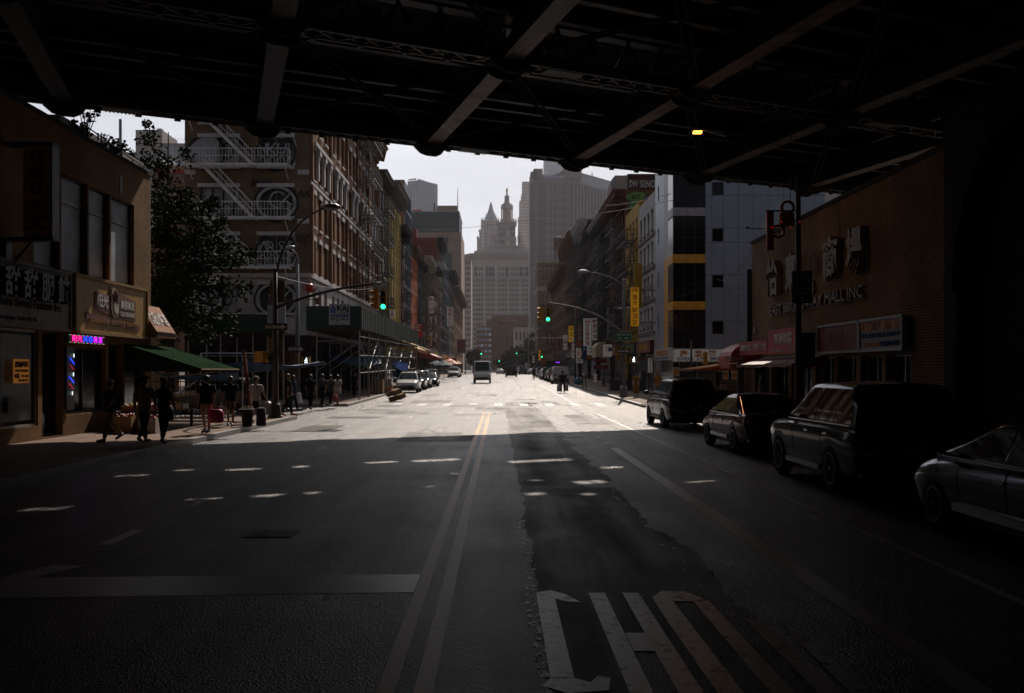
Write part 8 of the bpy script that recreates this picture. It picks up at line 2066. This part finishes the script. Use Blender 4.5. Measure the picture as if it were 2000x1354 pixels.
q.tube([P(392, 690, 43), P(474, 690, 43), P(520, 690, 43)], .03, LTGREY, 6); q.build('pipes', t)
def crate(label, x, Y, z, w, d, h, m, fill=None, rz=0, seed=1, n=26, fr=.045):
    t = empty('fruit_crate', (x, Y, z), label, 'crate'); q = MB()
    q.box(x - w / 2, x + w / 2, Y - d / 2, Y + d / 2, z, z + .03, m)
    for a, b, c, e in ((x - w / 2, x + w / 2, Y - d / 2, Y - d / 2 + .02), (x - w / 2, x + w / 2, Y + d / 2 - .02, Y + d / 2), (x - w / 2, x - w / 2 + .02, Y - d / 2 + .021, Y + d / 2 - .021), (x + w / 2 - .02, x + w / 2, Y - d / 2 + .021, Y + d / 2 - .021)): q.box(a, b, c, e, z + .031, z + h, m)
    q.build('box', t)
    if fill:
        rn = random.Random(seed); q = MB()
        for k in range(n): q.lathe([(.004, -fr), (fr * .8, -fr * .5), (fr, 0), (fr * .8, fr * .5), (.004, fr)], (x + rn.uniform(-.42, .42) * w, Y + rn.uniform(-.42, .42) * d, z + h + rn.uniform(-.02, .07)), fill, 7)
        tag(q.build('fruit', t, smooth=True), kind='stuff')
    return t
FR = mat('fruit_red', (.35, .05, .03), rough=.4, var=.5, scale=9); FY = mat('fruit_yellow', (.55, .36, .05), rough=.4, var=.4, scale=9); FGn = mat('fruit_green', (.12, .22, .04), rough=.4); BOXW = mat('white_carton', (.42, .38, .35), rough=.7)
t = empty('fruit_stand', (-11, 32, .15), 'dark wooden fruit stand table under the green awning', 'table'); q = MB(); q.box(-12.1, -10.5, 30.6, 34.4, .72, .78, mat('stand_wood', (.05, .035, .025))); q.build('table_top', t)
for x in (-12.0, -10.6):
    for y in (30.7, 34.3): q = MB(); q.box(x - .04, x + .04, y - .04, y + .04, .15, .719, mat('stand_wood', (.05, .035, .025))); q.build('leg', t)
for k, (x, y, m, f, lb_) in enumerate(((-10.75, 30.95, BOXW, FR, 'white carton of red fruit at the near end of the stand'), (-10.75, 31.7, BOXW, FR, 'second white carton of red fruit on the street side of the stand'), (-10.75, 32.5, CARD, FY, 'cardboard tray of yellow fruit on the street side of the stand'), (-10.75, 33.3, BOXW, FGn, 'white carton of green fruit on the street side of the stand'), (-11.4, 31.0, CARD, FY, 'cardboard tray of yellow fruit at the near inner corner'), (-11.4, 31.9, CARD, FR, 'cardboard tray of red fruit in the middle of the inner row'), (-11.4, 32.8, BOXW, FR, 'white carton of red fruit at the far inner corner'))): crate(lb_, x, y, .785, .55, .6, .16, m, f, seed=k)
crate('carton of red fruit on the pavement before the stand', -10.6, 30.2, .16, .5, .45, .45, BOXW, FR, seed=22); crate('dark crate stack base beside the carton on the pavement', -11.3, 30.1, .16, .5, .45, .5, CARD, FR, seed=23)
t = empty('planter_bin', (-8.9, 33.4, .15), 'dark bin with a tray of yellow flowers near the kerb', 'bin'); x, y = gp(483, 833); q = MB(); q.lathe([(.17, .155), (.2, .6)], (x, y, 0), BLACK, 10); q.box(x - .28, x + .22, y - .2, y + .2, .601, .74, IRON); q.build('bin', t); q = MB(); rn = random.Random(4)
for k in range(22): q.lathe([(.004, -.03), (.035, 0), (.004, .03)], (x + rn.uniform(-.24, .18), y + rn.uniform(-.16, .16), .76 + rn.random() * .08), (FY, WHI, FGn)[k % 3], 6)
tag(q.build('flowers', t), kind='stuff'); q = MB(); q.lathe([(.13, .155), (.17, .2), (.16, .75), (.1, .78)], (x + .4, y + .3, 0), GRY, 10); tag(q.build('rubbish_bag', smooth=True), 'grey cylindrical rubbish bin beside the flower tray', 'bin')
x, y = gp(524, 805); q = MB(); q.lathe([(.1, 0), (.24, .1), (.22, .35), (.06, .5)], (x, y, .16), PLWH, 12); tag(q.build('rubbish_bag', smooth=True), 'white rubbish bag on the pavement behind the lamp pole base', 'bag')
# railing behind the stalls
t = empty('iron_fence', (-11.5, 41.3, .15), 'dark iron picket fence behind the fruit stall', 'fence'); q = MB()
for k in range(26): q.bar((-16 + k * .2, 40.6, .15), (-16 + k * .2, 40.6, 1.75), .025, .025, IRON)
q.bar((-16, 40.6, 1.6), (-11, 40.6, 1.6), .04, .04, IRON); q.bar((-16, 40.6, .4), (-11, 40.6, .4), .04, .04, IRON); q.build('pickets', t)
# parked car glimpsed behind the stalls
c_ = gen('dim pale car glimpsed parked on the side street behind the stalls', GRYP, 'suv', None); place(c_, -14.2, 48.5, R(90))
# wrapped cartons by the shed end
def stack(label, x0, x1, yb, yt, Y, m, m2=None, dz=.0):
    A, B = P(x0, yb, Y), P(x1, yt, Y); t = empty('wrapped_pallet', (A.x, Y, gz(Y)), label, 'pallet'); q = MB(); rn = random.Random(int(x0)); nx = 2
    zb_ = gz(Y) + .3; q.box(A.x, B.x, Y, Y + 1.0, zb_ - .14, zb_ - .01, WOOD)
    H_ = (B.z - zb_) / 3
    for i in range(nx):
        for k in range(3): q.box(A.x + (B.x - A.x) * i / nx + .01, A.x + (B.x - A.x) * (i + 1) / nx - .01, Y + rn.uniform(0, .05), Y + .95, zb_ + k * H_ + .005, zb_ + (k + 1) * H_ - .005, m)
    q.build('cartons', t)
    q = MB(); vs = []; n = 8
    for k in range(n + 1):
        z = zb_ + (B.z - zb_ + .05) * k / n
        for (a, b) in ((A.x - .05, Y - .05), ((A.x + B.x) / 2, Y - .09), (B.x + .05, Y - .05), (B.x + .06, Y + 1.0)): vs.append((a + rn.uniform(-.05, .05), b + rn.uniform(-.03, .03), z))
    return t, q
stack('pallet of brown cartons with plastic wrap beside the shed post', 724, 748, 776, 742, 74, CARD); 
stack('second pallet of wrapped cartons right of the first one', 750, 765, 776, 739, 76, PLWH)
q = MB(); A = P(736, 740, 73.9); q.box(A.x - .35, A.x + .35, 73.8, 73.95, A.z - .05, A.z + .25, BLACK); [q.box(A.x - .3 + .15 * k, A.x - .22 + .15 * k, 73.79, 73.799, A.z + .02, A.z + .16, WHT) for k in range(4)]; tag(q.build('plastic_crate'), 'black plastic crate lying on top of the brown cartons', 'crate')
x, y = gp(771, 783, gz(70)); t = empty('carton_pile', (x, y, gz(y)), 'heap of flattened cartons and a cone on the road before the white suv', 'carton'); q = MB()
for k, (dx, dy_, a, s_) in enumerate(((0, 0, .3, .7), (.3, .3, 1.0, .6), (-.3, .2, .1, .5), (.1, -.2, .6, .5))): c = V((x + dx, y + dy_, gz(y) + .2 + .14 * k)); u_ = V((math.cos(a), math.sin(a), .3)).normalized(); q.bar(c - u_ * s_ / 2, c + u_ * s_ / 2, .5, .3, CARD)
q.build('cartons', t); q = MB(); q.tube([(x - .5, y - .3, gz(y) + .75), (x - .1, y - .3, gz(y) + .98)], [.09, .04], mat('cone_orange', (.7, .12, .02)), 8); q.build('cone', t)
x, y = gp(1129, 756, gz(95)); q = MB(); q.lathe([(.2, .0), (.42, .15), (.4, .5), (.15, .72), (.06, .8)], (x, y, gz(y) + .15), mat('blue_bag', (.05, .20, .40), rough=.3, bump=.6), 12); tag(q.build('rubbish_bag', smooth=True), 'bright blue rubbish bag on the right pavement by the kerb', 'bag')
t = empty('fire_hydrant', (9.0, 96, gz(96)), 'thin black bicycle rack post beside the blue bag', 'bike rack'); t.name = 'bike_rack'; q = MB(); x, y = gp(1138, 760, gz(90) + .1); q.tube([(x, y, gz(y) + .15), (x, y, 1.7), (x + .25, y, 1.75), (x + .3, y, gz(y) + .15)], .05, BLACK, 6); q.build('post', t)
# market umbrellas
def umbrella(label, xc, ytop, yrim, Y, half, m, m2=None):
    c = P(xc, ytop, Y); r = half * Y / F; z1 = P(xc, yrim, Y).z; t = empty('market_umbrella', (c.x, Y, gz(Y) + .15), label, 'umbrella'); q = MB(); n = 8
    for k in range(n):
        a, b = 2 * math.pi * k / n, 2 * math.pi * (k + 1) / n; m_ = m if (k % 2 or not m2) else m2
        A, B = V((c.x + r * math.cos(a), Y + r * math.sin(a), z1)), V((c.x + r * math.cos(b), Y + r * math.sin(b), z1)); mid = (A + B) / 2 + Z_ * .06
        q.face([c, A, mid], m_); q.face([c, mid, B], m_); q.face([A, A - Z_ * .15, mid - Z_ * .15, mid], m_); q.face([mid, mid - Z_ * .15, B - Z_ * .15, B], m_)
    q.build('canopy', t); q = MB(); q.tube([(c.x, Y, gz(Y) + .15), (c.x, Y, c.z + .12)], .03, STEEL, 6); q.build('pole', t)
UB = mat('umbrella_blue', (.06, .10, .15), rough=.7); UO = mat('umbrella_orange', (.75, .25, .04), rough=.6); UR = mat('umbrella_red', (.65, .11, .05), rough=.6)
umbrella('slate blue market umbrella over the left pavement', 866, 703, 714, 125, 22, UB); umbrella('second blue umbrella just behind the slate blue one', 852, 704, 711, 132, 16, UB)
umbrella('orange market umbrella right of the blue ones', 884, 703, 711, 136, 14, UO, UR); umbrella('red market umbrella highest of the group', 878, 700, 706, 144, 13, UR); umbrella('small orange umbrella farthest right of the group', 893, 704, 711, 152, 10, UR, UO)
# flags
def flag(label, base, tip_, cl, w, h, stripes=None):
    t = empty('flag', base, label, 'flag'); q = MB(); q.tube([base, tip_], .025, STEEL, 5); q.build('staff', t); q = MB(); n = 7
    for k in range(n):
        z0, z1 = tip_.z - h * k / n, tip_.z - h * (k + 1) / n; wv = .12 * math.sin(k * 1.4); m_ = stripes[k % len(stripes)] if stripes else cl
        q.face([(tip_.x - w * .5 + wv, tip_.y, z0), (tip_.x + w * .5 + wv, tip_.y + .15, z0), (tip_.x + w * .5 + .12 * math.sin((k + 1) * 1.4), tip_.y + .15, z1), (tip_.x - w * .5 + .12 * math.sin((k + 1) * 1.4), tip_.y, z1)], m_)
    q.build('cloth', t)
flag('flag with red and white stripes on a staff over the left pavement', P(806, 640, 118), P(815, 632, 116), None, .7, 1.0, [LR, WHT]); flag('plain red flag on a staff next to the striped one', P(812, 640, 121), P(820, 634, 119), mat('flag_red', (.60, .02, .06)), .6, 1.5)
# lantern strings and gilt ornaments across the street
GLT = mat('gilt', (.42, .26, .05), rough=.4, metal=.5)
def gilt(label, x_, y_, Y, s_, red=False):
    c = P(x_, y_, Y); t = empty('street_ornament', c, label, 'ornament'); q = MB(); m = LAC if red else GLT
    for k in range(6):
        a = k * math.pi / 3
        for j in range(8): b0, b1 = j * .785, (j + 1) * .785; cc = c + V((s_ * .5 * math.cos(a), 0, s_ * .5 * math.sin(a))); q.bar(cc + V((s_ * .28 * math.cos(b0), 0, s_ * .28 * math.sin(b0))), cc + V((s_ * .28 * math.cos(b1), 0, s_ * .28 * math.sin(b1))), .06 * s_, .06 * s_, m, up=(0, 1, 0))
    q.bar(c - Z_ * s_ * .8, c - Z_ * s_ * 2.0, .12 * s_, .12 * s_, m, up=(0, 1, 0)); q.lathe([(s_ * .1, -.1 * s_), (s_ * .25, 0), (s_ * .1, .1 * s_)], c, GLT, 8, axis='y'); q.build('knot', t)
gilt('large gilt knot ornament hanging over the far street', 979, 631, 235, 1.0); gilt('smaller gilt knot ornament lower over the far street', 981, 680, 270, 1.0); gilt('red and gold diamond ornament on the left row', 885, 656, 210, .6, True); gilt('gilt figure ornament on the left row above the yellow awning', 841, 660, 140, .55)
gilt('red and gold star ornament beside the signal arm on the right', 1128, 603, 112, .5, True)
t = empty('dragon_ornament', Dp(1540, 430), 'red and gold lantern ornament hanging beside the dark pole above the mall', 'ornament'); c = Dp(1538, 430); q = MB()
for (dx, dz, r_) in ((.0, .45, .22), (-.35, -.42, .22)):
    for j in range(10): b0, b1 = j * .628, (j + 1) * .628; q.bar(c + V((dx + r_ * math.cos(b0), 0, dz + r_ * math.sin(b0))), c + V((dx + r_ * math.cos(b1), 0, dz + r_ * math.sin(b1))), .09, .1, LAC, up=(0, 1, 0))
q.box(c.x - .28, c.x + .22, c.y - .1, c.y + .1, c.z - .22, c.z + .25, mat('lantern_amber', (.30, .12, .02))); q.box(c.x - .75, c.x - .5, c.y - .04, c.y + .04, c.z - 1.1, c.z + .3, LAC); q.bar(c + V((-.8, 0, .33)), c + V((.4, 0, .33)), .05, .05, IRON); q.bar(c + V((.1, 0, .6)), c + V((.1, 0, 3.2)), .02, .02, IRON)
for k in range(4): q.box(c.x - .6 + k * .33, c.x - .56 + k * .33, c.y - .12, c.y - .105, c.z - .3 + .2 * (k % 2), c.z - .26 + .2 * (k % 2), emit('red_led', (1, .02, .06), .35))
q.build('lantern', t)
t = empty('satellite_dish', P(1497, 445, 47), 'dark round satellite dish with arm on the mall roof corner', 'satellite dish'); c = P(1497, 447, 47); q = MB(); q.lathe([(.02, .05), (.25, .0), (.42, -.1)], c, BLACK, 18, axis='x', flat=1); q.bar(c, c + V((-.9, 0, .0)), .03, .03, IRON); q.lathe([(.05, -.05), (.09, 0), (.05, .05)], c + V((-.9, 0, .05)), IRON, 8); q.bar(c, c - Z_ * 1.1, .06, .06, IRON); q.build('dish', t)
t = empty('flood_lamp', P(1480, 648, 47.2), 'small box floodlight on a bent bracket at the mall corner', 'lamp'); c = P(1478, 645, 47.6); q = MB(); q.box(c.x - .12, c.x + .12, c.y - .12, c.y + .12, c.z - .1, c.z + .14, LTGREY); q.tube([c - Z_ * .1, c - Z_ * .3, c + V((.2, 0, -.38)), c + V((.75, .2, -.36))], .03, IRON, 6); q.build('lamp_box', t)
t = empty('teal_drainpipe', (12.2, 48.8, 2), 'teal strip panel at the mall wall edge', 'panel'); q = MB(); q.box(12.1, 12.35, 48.55, 48.62, 2.6, 7.0, mat('teal_strip', (.02, .09, .12))); q.build('strip', t); t.name = 'edge_panel'
# overhead wires
def wire(label, pts, r=.02, sag=.0):
    q = MB(); out = []
    for a, b in zip(pts[:-1], pts[1:]):
        for k in range(12): f = k / 12; p = V(a).lerp(V(b), f); p.z -= sag * 4 * f * (1 - f); out.append(p)
    out.append(V(pts[-1])); q.tube(out, r, BLACK, 4); tag(q.build('overhead_wire'), label, 'wire')
wire('thin overhead wire running from the left row up to the blue block', [P(800, 450, 128), P(1045, 428, 112), P(1320, 390, 70)], .022, .3)
wire('second overhead wire just below the first on the right side', [P(1045, 432, 112), P(1180, 402, 96), P(1320, 375, 70)], .02, .2)
wire('wire from the near left pole across to the corner building corner', [P(541, 540, 40), P(740, 560, 90)], .015, .4)
wire('sagging wire from the mall corner to the hanging signs', [P(1480, 460, 47.5), P(1400, 545, 62), P(1250, 570, 79)], .012, .8)
wire('slack wire from mall corner down to its orange awning', [P(1475, 640, 47), P(1390, 722, 49)], .012, .1)
# cast iron furniture on the right corner
t = empty('metal_barrier', P(1215, 752, 80), 'grey metal cellar barrier on the right corner pavement', 'barrier'); q = MB(); z = gz(78) + .15
for k in range(9): q.bar((8.8 + k * .38, 80, z), (8.8 + k * .38, 80, z + 1.0), .04, .04, POLEM)
q.bar((8.8, 80, z + 1.0), (11.84, 80, z + 1.0), .06, .06, POLEM); q.bar((8.8, 80, z + .1), (11.84, 80, z + .1), .05, .05, POLEM); q.box(8.9, 11.8, 80.05, 80.07, z + .12, z + .95, mat('barrier_sheet', (.10, .10, .10))); q.build('panel', t)
q = MB(); x, y = 10.6, 55.5
# food cart near the mall corner
t = empty('street_cart', (10.4, 51, .15), 'white stall counter with boxes under the orange awning', 'stall'); q = MB(); q.box(9.9, 11.6, 50.2, 52.6, .16, 1.05, mat('cart_dark', (.04, .04, .042))); q.box(9.85, 11.65, 50.1, 52.7, 1.06, 1.1, STEEL); q.build('counter', t)
for k in range(4): q = MB(); q.box(10.0 + .4 * k, 10.3 + .4 * k, 50.2, 50.5, 1.105, 1.3 + .05 * (k % 2), (CARD, BOXW)[k % 2]); q.build('box', t)
# haze: closed box of thin bright air
hz = MB(); hz.box(-930, 930, -160, 2230, -1.2, 560, GRND); ho = hz.build('haze'); ho['kind'] = 'stuff'
hm = bpy.data.materials.new('haze_air'); hm.use_nodes = True; n_ = hm.node_tree; n_.nodes.clear(); out = n_.nodes.new('ShaderNodeOutputMaterial'); vp = n_.nodes.new('ShaderNodeVolumePrincipled')
vp.inputs['Density'].default_value = .00009; vp.inputs['Color'].default_value = (.88, .90, 1.0, 1); vp.inputs['Anisotropy'].default_value = .45
n_.links.new(vp.outputs[0], out.inputs['Volume']); ho.data.materials.clear(); ho.data.materials.append(hm); hm.cycles.homogeneous_volume = True if hasattr(hm, 'cycles') and hasattr(hm.cycles, 'homogeneous_volume') else None
